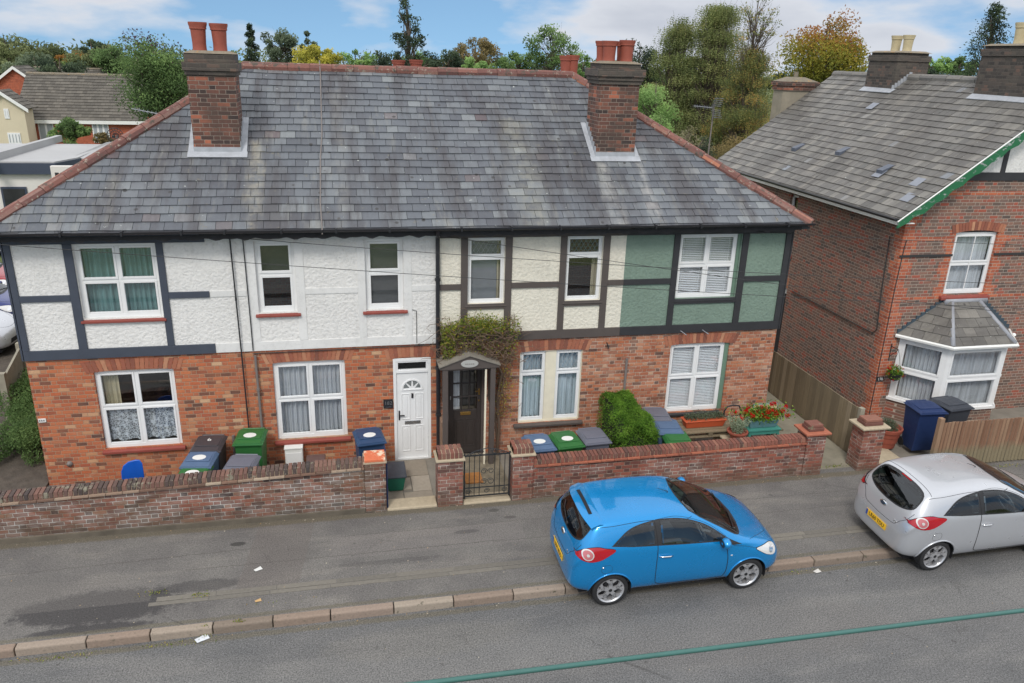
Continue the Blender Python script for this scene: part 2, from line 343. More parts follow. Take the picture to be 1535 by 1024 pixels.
def lace():
    t = NT('lace'); P = t.pos()
    v = t.new('ShaderNodeTexVoronoi', feature='DISTANCE_TO_EDGE'); t.l.new(P, v.inputs['Vector']); v.inputs['Scale'].default_value = 22.
    f = t.m('MAXIMUM', t.range(v.outputs['Distance'], .05, .12, .9, 0.), t.range(t.noise(P, 14., 3), .5, .58, 0., .9))
    t.done(lin(222, 228, 234), .9, Alpha=t.m('MAXIMUM', f, .3)); return t.mat
M['lace'] = lace()
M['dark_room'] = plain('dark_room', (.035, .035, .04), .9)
# ---------------------------------------------------------------- ground, road, pavement
def ground_h(x, y):
    d = max(0, y-12); z = -.14-2.6*min(1, d/30)**1.2
    if y > 60: z += min(2.5, (y-60)*.012)
    return z
def grass_mat():
    t = NT('grass'); P = t.pos(); c = t.ramp(t.noise(P, .4, 6, .7), [(.3, lin(70, 82, 46)), (.5, lin(88, 100, 56)), (.7, lin(112, 112, 72))])
    t.bump(t.noise(P, 12., 4), .03); return t.done(c, .95)
mb = MB(); xs = [-400, -200, -100, -60]+list(range(-40, 61, 5))+[80, 120, 200, 400]; ys = [-300, -100, -40, -20, -12.6, 0, 12]+list(range(15, 66, 5))+[80, 100, 140, 200, 320, 600]
for i in range(len(xs)-1):
    for j in range(len(ys)-1):
        mb.quad(*[(x, y, ground_h(x, y)-.02) for x, y in ((xs[i], ys[j]), (xs[i+1], ys[j]), (xs[i+1], ys[j+1]), (xs[i], ys[j+1]))])
tag(mb.build('ground', grass_mat(), smooth=True), kind='structure')
def asphalt(name, base, dark, light, marks, spk=.5):
    t = NT(name); P = t.pos(); x, y, z = t.sep(P)
    n1 = t.noise(P, 1.1, 6, .65); n2 = t.noise(P, 46., 4, .8); n3 = t.noise(t.scl(P, (.35, 1.6, 1)), 1.4, 4)
    c = t.mix(t.range(n1, .35, .65), dark, base); c = t.mix(t.m('MULTIPLY', t.range(n3, .52, .68), .55), c, light)
    nw = t.noise(P, 5., 7, .8); wx = t.m('MULTIPLY', t.m('SUBTRACT', nw, .5), .62); n4 = t.noise(P, 22., 3, .7); c = t.mix(t.range(n4, .35, .65), t.mix(1., c, (.9,)*3, 'MULTIPLY'), t.mix(1., c, (1.1,)*3, 'MULTIPLY'))
    for (kind, a, colr, amt) in marks:
        if kind == 'ell':
            cx, cy, rx, ry = a
            dx = t.m('DIVIDE', t.m('SUBTRACT', x, cx), rx); dy = t.m('DIVIDE', t.m('SUBTRACT', y, cy), ry)
            d = t.m('ADD', t.m('SQRT', t.m('ADD', t.m('MULTIPLY', dx, dx), t.m('MULTIPLY', dy, dy))), t.m('MULTIPLY', wx, 2.2 if rx > .3 else .8))
            f = t.range(d, .8, 1.05, amt, 0.)
        elif kind == 'box':
            x0, x1, y0, y1, sk = a
            xx = t.m('ADD', t.m('ADD', x, t.m('MULTIPLY', y, sk)), t.m('MULTIPLY', wx, .12)); yy = t.m('ADD', y, t.m('MULTIPLY', wx, .12))
            f = t.m('MULTIPLY', t.m('MULTIPLY', t.m('GREATER_THAN', xx, x0), t.m('LESS_THAN', xx, x1)), t.m('MULTIPLY', t.m('GREATER_THAN', yy, y0), t.m('LESS_THAN', yy, y1)))
            f = t.m('MULTIPLY', f, amt)
        else:       # thin crack line y = y0 + k x, wobbling
            y0, k, w, x0, x1 = a
            dy = t.m('ABSOLUTE', t.m('SUBTRACT', t.m('ADD', y, t.m('MULTIPLY', wx, .22)), t.m('ADD', t.m('MULTIPLY', x, k), y0)))
            f = t.m('MULTIPLY', t.range(dy, w*.5, w, amt, 0.), t.m('MULTIPLY', t.m('GREATER_THAN', x, x0), t.m('LESS_THAN', x, x1)))
        c = t.mix(f, c, colr)
    vo = t.new('ShaderNodeTexVoronoi', feature='DISTANCE_TO_EDGE'); vo.inputs['Scale'].default_value = .55; dv_ = t.new('ShaderNodeVectorMath', operation='ADD'); t.l.new(P, dv_.inputs[0]); t.l.new(t.comb(wx, t.m('MULTIPLY', wx, -.8), 0.), dv_.inputs[1]); t.l.new(dv_.outputs[0], vo.inputs['Vector'])
    c = t.mix(t.m('MULTIPLY', t.range(vo.outputs['Distance'], .002, .007, .5, 0.), t.range(t.noise(P, .6, 2), .56, .62)), c, lin(62, 60, 58))
    c = t.mix(t.m('MULTIPLY', t.range(t.noise(P, 6.5, 3, .5), .70, .72), .55), c, lin(70, 68, 66))
    s1 = t.range(n2, .36, .64); c = t.mix(s1, t.mix(1., c, (1-spk,)*3, 'MULTIPLY'), t.mix(1., c, (1+spk,)*3, 'MULTIPLY'))
    f = t.range(t.noise(P, 24., 2), .72, .76); c = t.mix(t.m('MULTIPLY', f, .6), c, lin(170, 166, 158))
    t.bump(n2, .005); return t.done(c, .92)
DK = lin(62, 60, 60)
road_m = asphalt('asphalt_road', lin(104, 103, 102), lin(92, 92, 92), lin(116, 114, 111),
    [('line', (-6.35, 0., .28, -50, 60), lin(100, 98, 96), .25), ('line', (-5.9, .0, .5, -50, 60), lin(128, 126, 122), .25), ('ell', (11.5, -6.1, 2.4, .7), lin(104, 101, 98), .4), ('ell', (4.0, -6.4, 1.8, .5), lin(106, 103, 100), .4), ('line', (-4.86, 0., .07, -50, 60), lin(96, 90, 76), .7), ('ell', (6.6, -5.4, 1.6, .35), lin(118, 114, 106), .22),
     ('line', (-8.0, .01, .02, -50, 60), lin(88, 86, 84), .4)], .6)
pave_m = asphalt('asphalt_pavement', lin(110, 107, 103), lin(95, 92, 90), lin(128, 123, 116),
    [('ell', (1.9, -4.02, 1.3, .42), DK, .9), ('ell', (4.6, -3.2, .5, .3), lin(92, 89, 86), .5), ('ell', (11.5, -2.8, 1.6, .3), lin(94, 92, 90), .5), ('ell', (.4, -3.45, 1.1, .4), lin(98, 95, 92), .7), ('ell', (3.3, -3.75, .7, .16), DK, .6), ('ell', (1.9, -4.5, .9, .1), DK, .9),
     ('ell', (3.735, -2.69, .14, .065), lin(66, 64, 62), 1.), ('ell', (8.2, -2.35, .1, .06), lin(76, 74, 70), .8), ('ell', (8.45, -2.62, .12, .05), lin(80, 76, 74), .8),
     ('box', (4.3, 5.25, -3.95, -2.0, -.12), lin(100, 94, 90), .55), ('box', (5.25, 8.6, -3.4, -2.75, 0.), lin(116, 111, 108), .4),
     ('box', (-3, 2.6, -4.0, -3.3, .0), lin(108, 104, 100), .35), ('ell', (7.6, -2.95, .25, .06), DK, .5), ('ell', (6.2, -3.6, .9, .07), DK, .35), ('ell', (4.9, -4.02, .35, .06), DK, .7),
     ('line', (-2.98, .03, .012, -10, 4.2), lin(80, 76, 72), .7), ('line', (-3.3, .0, .012, 3.0, 8.2), lin(80, 76, 72), .7), ('line', (-2.75, .0, .01, 5.5, 30.2), lin(84, 80, 76), .7),
     ('line', (-3.45, .015, .012, 8, 30), lin(84, 80, 76), .6), ('line', (-2.14, 0., .11, -30, 30), lin(96, 88, 72), .8), ('line', (-4.58, 0., .05, -30, 40), lin(96, 90, 74), .6)], .42)
tag(MB().box(-60, 90, -12.2, -4.74, -.4, -.13).build('road', road_m), kind='structure')
tag(MB().box(-60, 90, -4.637, -1.9, -.4, 0).build('pavement', pave_m), kind='structure')
yard = plain('yard_concrete', lin(128, 122, 112), .95, var=.3, sc_=3., bump=.01)
soil = plain('soil', lin(82, 74, 66), .95, var=.45, sc_=5., bump=.04)
tag(MB().box(-60, 90, -1.899, 12, -.5, -.09).build('front_yard_ground', yard), kind='structure')
tag(MB().box(-8, -.02, -1.8, 11.9, -.3, -.03).build('side_plot_soil', soil), kind='structure')
tag(MB().box(15.0, 16.22, -2.06, 11.9, -.3, -.004).build('side_passage_path', plain('passage', lin(134, 128, 112), .95, var=.3, sc_=3, bump=.01)), kind='structure')
# opposite pavement behind the camera
tag(MB().box(-60, 90, -15, -12.2, -.4, 0).build('far_pavement', pave_m), kind='structure')
k = MB(); x = -30.
while x < 45:
    w = random.uniform(.82, .95); k.prism([(-4.76, -.3), (-4.635, -.3), (-4.635, .004), (-4.738, .004), (-4.757, -.018)], 'x', x+.008, x+w-.008); x += w
tag(k.build('kerb', rnd_mat('kerb_granite', [(0, lin(122, 110, 98)), (.5, lin(140, 122, 108)), (.8, lin(136, 116, 104)), (1, lin(150, 138, 124))], .9, .3, 30., .006, moss=(lin(96, 90, 76), 9., .6)), bevel=.012), kind='structure')
k = MB(); x = 2.6
while x < 40:
    w = random.uniform(.85, .95); k.box(x+.005, x+w-.005, -4.14+.004*(x % 3), -4.05, -.1, .006); k.box(x+.1, x+w+.09, -4.035, -3.93, -.1, .005); x += w
tag(k.build('edging_strip', rnd_mat('edging', [(0, lin(104, 100, 93)), (1, lin(120, 115, 106))], .95, .3, 20.)), kind='structure')
k = MB(); k.box(6.27, 7.19, -2.07, -1.72, -.1, .045)
tag(k.build('doorway_threshold', M['sandstone'], bevel=.02), kind='structure')
k = MB()
for (a, b, c, d) in ((6.3, 6.62, -1.7, -1.25), (6.63, 7.18, -1.7, -1.35), (6.3, 6.8, -1.24, -.8), (6.81, 7.18, -1.34, -.75), (6.3, 7.18, -.74, -.1), ): k.box(a, b-.01, c, d-.01, -.1, -.06)
tag(k.build('paving_slabs', rnd_mat('paving', [(0, lin(132, 122, 108)), (1, lin(158, 148, 134))], .9, .2)), kind='structure')
tag(MB().box(7.68, 8.58, -2.08, -1.75, -.1, .035).build('gateway_threshold', M['sandstone'], bevel=.02), kind='structure')
tag(MB().box(7.5, 8.7, -1.74, -.02, -.1, -.055).build('front_path', plain('crazy_path', lin(128, 118, 100), .9, var=.5, sc_=9, bump=.03)), kind='structure')
tag(MB().box(16.5, 17.3, -1.9, -.1, -.1, -.03).build('neighbour_path', M['sandstone']), kind='structure')
k = MB()
for i in range(9): k.box(16.55+i*.11, 16.65+i*.11, -2.1, -1.9, -.1, .02)
tag(k.build('brick_threshold', M['brick_loose']), kind='structure')
# ---------------------------------------------------------------- building helpers
def wall_y(mb, x0, x1, z0, z1, y, opens, depth=.1):
    opens = [o for o in opens if o[0] < x1-.01 and o[1] > x0+.01 and o[2] < z1-.01 and o[3] > z0+.01]
    X = sorted({x0, x1, *[min(max(v, x0), x1) for o in opens for v in o[:2]]}); Z = sorted({z0, z1, *[min(max(v, z0), z1) for o in opens for v in o[2:4]]})
    for i in range(len(X)-1):
        for j in range(len(Z)-1):
            cx, cz = (X[i]+X[i+1])/2, (Z[j]+Z[j+1])/2
            if any(o[0] < cx < o[1] and o[2] < cz < o[3] for o in opens): continue
            mb.quad((X[i], y, Z[j]), (X[i+1], y, Z[j]), (X[i+1], y, Z[j+1]), (X[i], y, Z[j+1]))
    for a, b, c, d in [o[:4] for o in opens]:
        a, b, c, d = max(a, x0), min(b, x1), max(c, z0), min(d, z1); e = y+depth
        mb.quad((a, y, c), (a, y, d), (a, e, d), (a, e, c)); mb.quad((b, y, c), (b, e, c), (b, e, d), (b, y, d))
        mb.quad((a, y, d), (b, y, d), (b, e, d), (a, e, d)); mb.quad((a, y, c), (a, e, c), (b, e, c), (b, y, c))
def arch(mb, x0, x1, zt, h=.225, y=-.008, over=.12, rise=.05, back=.09):      # fan of bricks on end over an opening
    n = max(6, round((x1-x0+2*over)/.078)); cx = (x0+x1)/2; W = (x1-x0)/2+over
    for i in range(n):
        t0, t1 = -1+2*i/n+.006, -1+2*(i+1)/n-.006
        def P(t, up): return (cx+W*t*(1+.1*up), zt-rise*t*t+h*up*(1-.05*t*t)-.0)
        mb.prism([P(t0, 0), P(t1, 0), P(t1, 1), P(t0, 1)], 'y', y, y+back)
def lattice(mb, x0, x1, z0, z1, y, s=.1, r=.004):
    for sg in (1, -1):
        k = -40
        while k < 60:
            pts = []; x = x0+k*s
            a, b = (x, z0), (x+sg*(z1-z0)*.62, z1)
            # clip the slanting line to the pane
            def cl(p, q):
                t0, t1 = 0., 1.; dx, dz = q[0]-p[0], q[1]-p[1]
                for (pp, qq) in ((-dx, p[0]-x0), (dx, x1-p[0])):
                    if abs(pp) < 1e-9:
                        if qq < 0: return None
                    else:
                        t = qq/pp
                        if pp < 0: t0 = max(t0, t)
                        else: t1 = min(t1, t)
                return None if t0 >= t1 else ((p[0]+dx*t0, p[1]+dz*t0), (p[0]+dx*t1, p[1]+dz*t1))
            g = cl(a, b)
            if g: mb.tube([(g[0][0], y, g[0][1]), (g[1][0], y, g[1][1])], r, 4)
            k += 1
def curtain(mb, x0, x1, z0, z1, y, amp=.025, wl=.09, scallop=0.):
    n = max(4, int((x1-x0)/.012)); ph = random.random()*6; wl *= random.uniform(.75, 1.6); amp *= random.uniform(.6, 1.3)
    p = [(x0+(x1-x0)*i/n, y+amp*math.sin(ph+2*math.pi*i*(x1-x0)/n/wl+1.3*math.sin(ph+i*.07))+amp*.5*math.sin(ph*2+i*.11)) for i in range(n+1)]
    for i in range(n):
        s0, s1 = [scallop*abs(math.sin(q[0]*9)) for q in p[i:i+2]]
        mb.quad((*p[i], z0+s0), (*p[i+1], z0+s1), (*p[i+1], z1), (*p[i], z1))
def window(par, x0, x1, zb, zt, cols=(1,), rows=(1,), mat='upvc', y=.055, fw=.05, sash=.038, dress=None, sill=None, leaded=False, lab=None, glass='glass'):
    """frame with glazed lights; rows listed from the top"""
    mb = MB(); d = .06; pn = MB(); ld = MB()
    mb.box(x0, x0+fw, y, y+d, zb, zt); mb.box(x1-fw, x1, y, y+d, zb, zt); mb.box(x0+fw, x1-fw, y, y+d, zt-fw, zt); mb.box(x0+fw, x1-fw, y-.012, y+d, zb, zb+fw*1.1)
    ix0, ix1, iz0, iz1 = x0+fw, x1-fw, zb+fw*1.1, zt-fw
    cx = [ix0]; tc = sum(cols)
    for c in cols: cx.append(cx[-1]+(ix1-ix0)*c/tc)
    rz = [iz1]; tr = sum(rows)
    for r_ in rows: rz.append(rz[-1]-(iz1-iz0)*r_/tr)
    g = .02
    for c in cx[1:-1]: mb.box(c-g, c+g, y+.002, y+d-.004, iz0, iz1)
    for r_ in rz[1:-1]:
        for i in range(len(cols)): mb.box(cx[i]+(g if i else 0), cx[i+1]-(g if i < len(cols)-1 else 0), y+.004, y+d-.002, r_-g, r_+g)
    for i in range(len(cols)):
        for j in range(len(rows)):
            a, b = cx[i]+(g if i else 0), cx[i+1]-(g if i < len(cols)-1 else 0); t_, bt = rz[j]-(g if j else 0), rz[j+1]+(g if j < len(rows)-1 else 0)
            q = -.012 if (i+j) % 2 == 0 else -.006
            mb.box(a, a+sash, y+q, y+.035, bt, t_); mb.box(b-sash, b, y+q, y+.035, bt, t_); mb.box(a+sash, b-sash, y+q+.001, y+.034, t_-sash, t_); mb.box(a+sash, b-sash, y+q+.001, y+.034, bt, bt+sash)
            pn.box(a+sash*.8, b-sash*.8, y+.014, y+.02, bt+sash*.8, t_-sash*.8)
            if leaded and j == 0: lattice(ld, a+sash, b-sash, bt+sash, t_-sash, y+.008, .095, .0035)
    w = mb.build('window', M[mat], par, bevel=.004, label=lab)
    pn.build('pane', M[glass], w)
    if ld.v: ld.build('lead_lattice', M['lead'], w)
    for dr in dress or []:
        c = MB(); kind, (a, b), (lo, hi), mt = dr
        A, B = ix0+(ix1-ix0)*a, ix0+(ix1-ix0)*b; Z0, Z1 = iz0+(iz1-iz0)*lo, iz0+(iz1-iz0)*hi
        if kind == 'curtain': curtain(c, A, B, Z0, Z1, y+.12)
        elif kind == 'lace': curtain(c, A, B, Z0, Z1, y+.1, .012, .16, .06)
        elif kind == 'blind':
            z = Z1
            while z > Z0:
                c.add([(A, y+.06, z-.02), (B, y+.06, z-.02), (B, y+.085, z), (A, y+.085, z), (A, y+.064, z-.022), (B, y+.064, z-.022), (B, y+.089, z-.002), (A, y+.089, z-.002)], ((0, 1, 2, 3), (7, 6, 5, 4), (0, 4, 5, 1), (3, 2, 6, 7))); z -= .038
            for s in (.16, .84): c.tube([(A+(B-A)*s, y+.057, Z0), (A+(B-A)*s, y+.057, Z1)], .006, 5)
        elif kind == 'board': c.box(A, B, y+.09, y+.1, Z0, Z1)
        c.build({'blind': 'blind', 'board': 'backing_board', 'lace': 'lace_curtain'}.get(kind, 'curtain'), M[mt], w, smooth=(kind in ('curtain', 'lace')))
    if sill:
        s_ = MB(); over, proj, th, mt = sill
        s_.prism([(-proj, zb-th), (y+.03, zb-th), (y+.03, zb-.003), (y, zb-.003), (-proj, zb-.035)], 'x', x0-over, x1+over)
        s_.build('sill', M[mt], w, bevel=.006)
    return w
def slates(mb, O, U, V, poly, gauge, wid, seed=0, lift=.018):
    O, U, V = Vector(O), Vector(U).normalized(), Vector(V).normalized(); N = U.cross(V)
    us = [p[0] for p in poly]; vs = [p[1] for p in poly]; lap = .03
    hsh = lambda a, b: (math.sin(a*12.9898+b*78.233+seed)*43758.5453) % 1
    for r_ in range(int(math.floor(min(vs)/gauge)), int(math.ceil(max(vs)/gauge))):
        for c in range(int(math.floor(min(us)/wid))-1, int(math.ceil(max(us)/wid))+1):
            jl = (hsh(c, r_)-.5)*.26*wid; jr = (hsh(c+1, r_)-.5)*.26*wid; sh = (r_ % 2)*wid/2
            v0 = r_*gauge+(hsh(c+3, r_+7)-.5)*.012; v1 = (r_+1)*gauge+lap
            rect = (c*wid+sh+jl+.003, (c+1)*wid+sh+jr-.004, v0, v1)
            pg = clip_convex([(rect[0], rect[2]), (rect[1], rect[2]), (rect[1], rect[3]), (rect[0], rect[3])], poly)
            if len(pg) < 3: continue
            tl = (hsh(c+11, r_+5)-.5)*.008; L = lift+hsh(c, r_+31)*.006
            vs_ = []
            for (u, v) in pg:
                h = .003+.03*mnoise.noise(Vector((u*.45, v*.7, seed)))+L*(1-(v-v0)/(v1-v0))+tl*(u-(rect[0]+rect[1])/2)/wid; vs_.append(O+U*u+V*v+N*h)
            n = len(pg); rv = hsh(c+.5, r_+.5); lo = [O+U*u+V*v-N*.03 for (u, v) in pg]
            fs = [list(range(n))]+[(n+i, n+(i+1) % n, (i+1) % n, i) for i in range(n) if abs(pg[i][1]-pg[(i+1) % n][1]) < .5*gauge or True]
            mb.add(vs_+lo, fs, rv)
def ridge_run(mb, A, B, seg=.45, rad=.125, drop=.05):
    A, B = Vector(A), Vector(B); L = (B-A).length; n = max(1, round(L/seg)); d = (B-A).normalized()
    s = d.cross(Vector((0, 0, 1))).normalized(); u = s.cross(d)
    for i in range(n):
        a, b = A+(B-A)*(i/n), A+(B-A)*((i+1)/n)-d*.006; rr = rad*random.uniform(.97, 1.04); off = u*random.uniform(-.004, .006)
        ang = [R(q) for q in (-25, 10, 45, 68, 90, 112, 135, 170, 205)]
        ring = lambda c, k: [c+off+s*(math.cos(q)*rr*k)+u*(math.sin(q)*rr*k*.85-drop) for q in ang]
        r1, r2 = ring(a, 1.03), ring(b, .97); m_ = len(ang)
        mb.add(r1+r2, [(j, j+1, m_+j+1, m_+j) for j in range(m_-1)]+[list(range(m_))[::-1], [m_+j for j in range(m_)]])
def pot(mb, c, h, r0=.125, r1=.165, octo=16):
    mb.lathe([(r0*.6, 0), (r0*1.12, 0), (r0, .03), (r0*.97, h*.3), (r0*1.08, h*.76), (r0*1.22, h*.78), (r0*1.18, h*.83), (r1, h*.93), (r1, h), (r1*.85, h), (r0*.8, h*.8), (1e-4, h*.6)], c, 'z', octo)
def chimney(par, x0, x1, y0, y1, zb, zt, pots, mats, corb=((.0, .03, .075), (.075, .055, .15), (.225, .02, .08)), cap=.05, potmat='pot_clay', lab=None, poth=.5, flaunch='mortar_moss'):
    mb = MB(); mb.box(x0, x1, y0, y1, zb, zt)
    z = zt
    mb2 = MB()
    for (dz, out, h) in corb: mb2.box(x0-out, x1+out, y0-out, y1+out, zt+dz+.001, zt+dz+h)
    ch = mb.build('chimney', M[mats[0]], par, label=lab); mb2.build('corbel', M[mats[1]], ch, bevel=.008)
    top = zt+sum(c[2] for c in corb)
    fl = MB(); a = .03; fl.hexa([(x0-a, y0-a, top), (x1+a, y0-a, top), (x1+a, y1+a, top), (x0-a, y1+a, top), (x0+.1, y0+.1, top+cap), (x1-.1, y0+.1, top+cap), (x1-.1, y1-.1, top+cap), (x0+.1, y1-.1, top+cap)])
    fl.build('flaunching', M['flaunch'], ch)
    for (px, py) in pots:
        p = MB(); pot(p, (px, py, top+.01), poth*random.uniform(.97, 1.03)); p.build('chimney_pot', M[potmat], ch, smooth='auto')
    return ch
M['flaunch'] = rnd_mat('flaunch', [(0, lin(120, 112, 98)), (1, lin(130, 120, 104))], .95, .4, 12., .03, spots=(lin(176, 130, 60), 7., .6))
# ---------------------------------------------------------------- the terrace of four houses
S35 = math.tan(R(35)); C35 = math.cos(R(35)); EZ = 4.88; VR = 3.8/C35; RZ = EZ+S35*3.8
def make_house(i, label, x0, x1, wallm, rendm, tim, timm, opens_b, opens_r, roof_extra):
    h = thing('terraced_house', label, 'house', ((x0+x1)/2, 3.4, 0), 0, 'terraced houses in one row')
    b = MB(); wall_y(b, x0, x1, -.3, 2.475, 0, opens_b, .11)
    if i == 0: b.quad((0, 6.9, -.3), (0, 0, -.3), (0, 0, 2.475), (0, 6.9, 2.475))
    if i == 3: b.quad((x1, 0, -.3), (x1, 6.9, -.3), (x1, 6.9, 2.475), (x1, 0, 2.475))
    b.quad((x1, 6.9, -.3), (x0, 6.9, -.3), (x0, 6.9, 4.78), (x1, 6.9, 4.78))
    b.build('brick_wall', M[wallm], h)
    b = MB(); wall_y(b, x0, x1, 2.475, 4.78, -.012, opens_r, .12)
    b.quad((x0, -.012, 2.475), (x0, .02, 2.475), (x1, .02, 2.475), (x1, -.012, 2.475))
    if i == 0: b.quad((-.012, 6.9, 2.475), (-.012, -.012, 2.475), (-.012, -.012, 4.78), (-.012, 6.9, 4.78))
    if i == 3: b.quad((x1+.012, -.012, 2.475), (x1+.012, 6.9, 2.475), (x1+.012, 6.9, 4.78), (x1+.012, -.012, 4.78))
    b.build('render_wall', M[rendm], h)
    b = MB(); pr = .014 if i == 1 else .034
    for k, (a, c, z0, z1) in enumerate(tim): b.box(a, c, -.012-pr+(k % 3)*.0015, .0, z0, z1)
    if i == 0: b.box(-.045, -.013, -.04, .12, 2.475, 4.78)
    if i == 3: b.box(x1+.013, x1+.045, -.04, .12, 2.475, 4.78)
    b.build('timber_frame', M[timm], h, bevel=.004)
    # roof
    full = [(-.25, -.04), (15.07, -.04), (10.95, VR), (3.8, VR)]
    lo, hi = (x0 if i else -1), (x1 if i < 3 else 16)
    ov = MB(); sl = MB()
    pl = clip(full, (lo, hi, -1, 9)); O = Vector((0, -.35, EZ)); U = Vector((1, 0, 0)); V = Vector((0, C35, math.sin(R(35))))
    slates(sl, O, U, V, pl, .2, .27, 3); N = U.cross(V)
    ov.add([O+U*u+V*v-N*.045 for u, v in pl], [list(range(len(pl)))])
    bk = clip([(-15.07, -.04), (.25, -.04), (-3.8, VR), (-10.95, VR)], (-hi, -lo, -1, 9)); O2 = Vector((0, 7.25, EZ)); U2 = Vector((-1, 0, 0)); V2 = Vector((0, -C35, math.sin(R(35)))); N2 = U2.cross(V2)
    if bk:
        slates(sl, O2, U2, V2, bk, .2, .27, 9); ov.add([O2+U2*u+V2*v-N2*.045 for u, v in bk], [list(range(len(bk)))])
    if i == 0:
        V3 = Vector((4.05, 0, RZ-EZ)); L3 = V3.length; O3 = Vector((-.25, 7.25, EZ)); U3 = Vector((0, -1, 0)); V3n = V3.normalized(); N3 = U3.cross(V3n)
        slates(sl, O3, U3, V3n, [(0, -.04), (7.6, -.04), (3.8, L3)], .2, .27, 5); ov.add([O3+U3*u+V3n*v-N3*.045 for u, v in ((0, -.04), (7.6, -.04), (3.8, L3))], [[0, 1, 2]])
    if i == 3:
        V3 = Vector((-4.12, 0, RZ-EZ)); L3 = V3.length; O3 = Vector((15.07, -.35, EZ)); U3 = Vector((0, 1, 0)); V3n = V3.normalized(); N3 = U3.cross(V3n)
        slates(sl, O3, U3, V3n, [(0, -.04), (7.6, -.04), (3.8, L3)], .2, .27, 5); ov.add([O3+U3*u+V3n*v-N3*.045 for u, v in ((0, -.04), (7.6, -.04), (3.8, L3))], [[0, 1, 2]])
    rf = sl.build('roof', M['slate'], h); ov.build('underlay', M['underlay'], rf)
    rt = MB(); a, c = max(3.8, x0), min(10.95, x1)
    if c > a: ridge_run(rt, (a, 3.45, RZ+.03), (c, 3.45, RZ+.03))
    if i == 0:
        ridge_run(rt, (-.28, -.38, EZ+.02), (3.8, 3.45, RZ+.02)); ridge_run(rt, (-.28, 7.28, EZ+.02), (3.8, 3.45, RZ+.02))
    if i == 3:
        ridge_run(rt, (15.1, -.38, EZ+.02), (10.95, 3.45, RZ+.02)); ridge_run(rt, (15.1, 7.28, EZ+.02), (10.95, 3.45, RZ+.02))
    rt.build('ridge_tiles', M['ridge_clay'], rf)
    gx0, gx1 = (x0 if i else -.3), (x1 if i < 3 else 15.12)
    g = MB(); pts = [(.055*math.cos(R(q)), .055*math.sin(R(q))) for q in range(180, 361, 30)]; inn = [(p[0]*.82, p[1]*.82) for p in pts[::-1]]
    g.prism([(-.425+p[0], 4.885+p[1]) for p in pts+inn], 'x', gx0, gx1); x = gx0+.4
    while x < gx1: g.box(x, x+.03, -.485, -.365, 4.82, 4.9); x += .95
    g.build('gutter', M['black_plastic'], h)
    f = MB(); f.box(gx0+.04, gx1-.04, -.34, -.318, 4.74, 4.87); f.box(gx0+.04, gx1-.04, -.317, -.005, 4.781, 4.8)
    f.build('fascia', M[timm if i != 1 else 'black_paint'], h)
    f = MB(); n = int((x1-x0)/.06)
    for k in range(n):
        a, c = x0+(x1-x0)*k/n, x0+(x1-x0)*(k+1)/n; za, zc = [4.69+.035*abs(math.sin(q*7.1))+.01*math.sin(q*23) for q in (a, c)]
        f.quad((a, -.345, za), (c, -.345, zc), (c, -.345, 4.8), (a, -.345, 4.8))
    f.build('roofing_felt', M['felt'], h)
    for o in opens_b:
        if o[3] < 2.3 and (len(o) < 5): a = MB(); arch(a, o[0], o[1], o[3]+.02); a.build('window_arch', M['brick_soldier'], h)
    return h
W1 = (1.075, 2.426, 3.225, 4.6); G1 = (1.083, 2.47, .604, 2.2); W2 = (4.095, 4.79, 3.23, 4.6); W3 = (6.075, 6.79, 3.215, 4.6); G2 = (4.253, 5.616, .559, 2.215); D2 = (6.553, 7.309, -.12, 2.19)
W4 = (8.04, 8.77, 3.27, 4.6); W5 = (10.02, 10.77, 3.27, 4.6); G3 = (9.144, 10.488, .577, 2.2); D3 = (7.62, 8.42, -.1, 2.05, 1); W6 = (12.41, 13.77, 3.233, 4.62); G4 = (12.452, 13.819, .602, 2.205)
def frames(x0, x1, posts, rails, low=2.66, zr=(3.57, 3.685), top=4.602):
    t = [(x0, x1, top, 4.78), (x0, x1, 2.475, low)]
    for a, b in posts: t.append((a, b, low+.001, top-.001))
    for a, b in rails: t.append((a+.001, b-.001, *zr))
    return t
h1 = make_house(0, 'end terraced house with white roughcast upper floor in slate blue timber framing over orange brick', 0, 3.26, 'brick_orange', 'rough_white',
    frames(0, 3.26, [(0, .105), (.925, 1.07), (2.43, 2.55)], [(.105, .925), (2.55, 3.25)]), 'slate_paint', [G1], [W1], None)
h2 = make_house(1, 'terraced house with all white upper floor, red window sills and white front door', 3.26, 7.43, 'brick_orange', 'rough_white',
    frames(3.26, 7.43, [(3.9, 4.09), (4.795, 4.95), (5.925, 6.07), (6.795, 6.95)], [(3.26, 3.9), (4.95, 5.925), (6.95, 7.43)]), 'smooth_white', [G2, D2], [W2, W3], None)
h3 = make_house(2, 'terraced house with cream upper floor in brown timbers, leaded lights and dark porch door', 7.43, 11.25, 'brick_pink', 'rough_cream',
    frames(7.43, 11.25, [(7.9, 8.035), (8.775, 8.91), (9.885, 10.015), (10.775, 10.91)], [(7.43, 7.9), (8.91, 9.885), (10.91, 11.25)])+[(8.035, 8.775, 3.16, 3.268), (10.015, 10.775, 3.16, 3.268)], 'brown_paint', [G3, D3], [W4, W5], None)
h4 = make_house(3, 'end terraced house with sage green upper floor in black timbers and white blinds', 11.25, 14.9, 'brick_pink', 'rough_green',
    frames(11.25, 14.9, [(12.275, 12.405), (13.79, 13.93), (14.775, 14.9)], [(11.25, 12.275), (13.93, 14.775)])+[(12.405, 13.79, 3.12, 3.23)], 'black_paint', [G4], [W6], None)
M['reflection_grey'] = plain('reflection_grey', lin(120, 124, 128), .8); M['dim_board'] = plain('dim_board', lin(76, 78, 80), .8)  # the paler grey paints light reflected in one upstairs pane
full_cur = lambda mt: [('curtain', (0, 1), (0, 1), mt)]
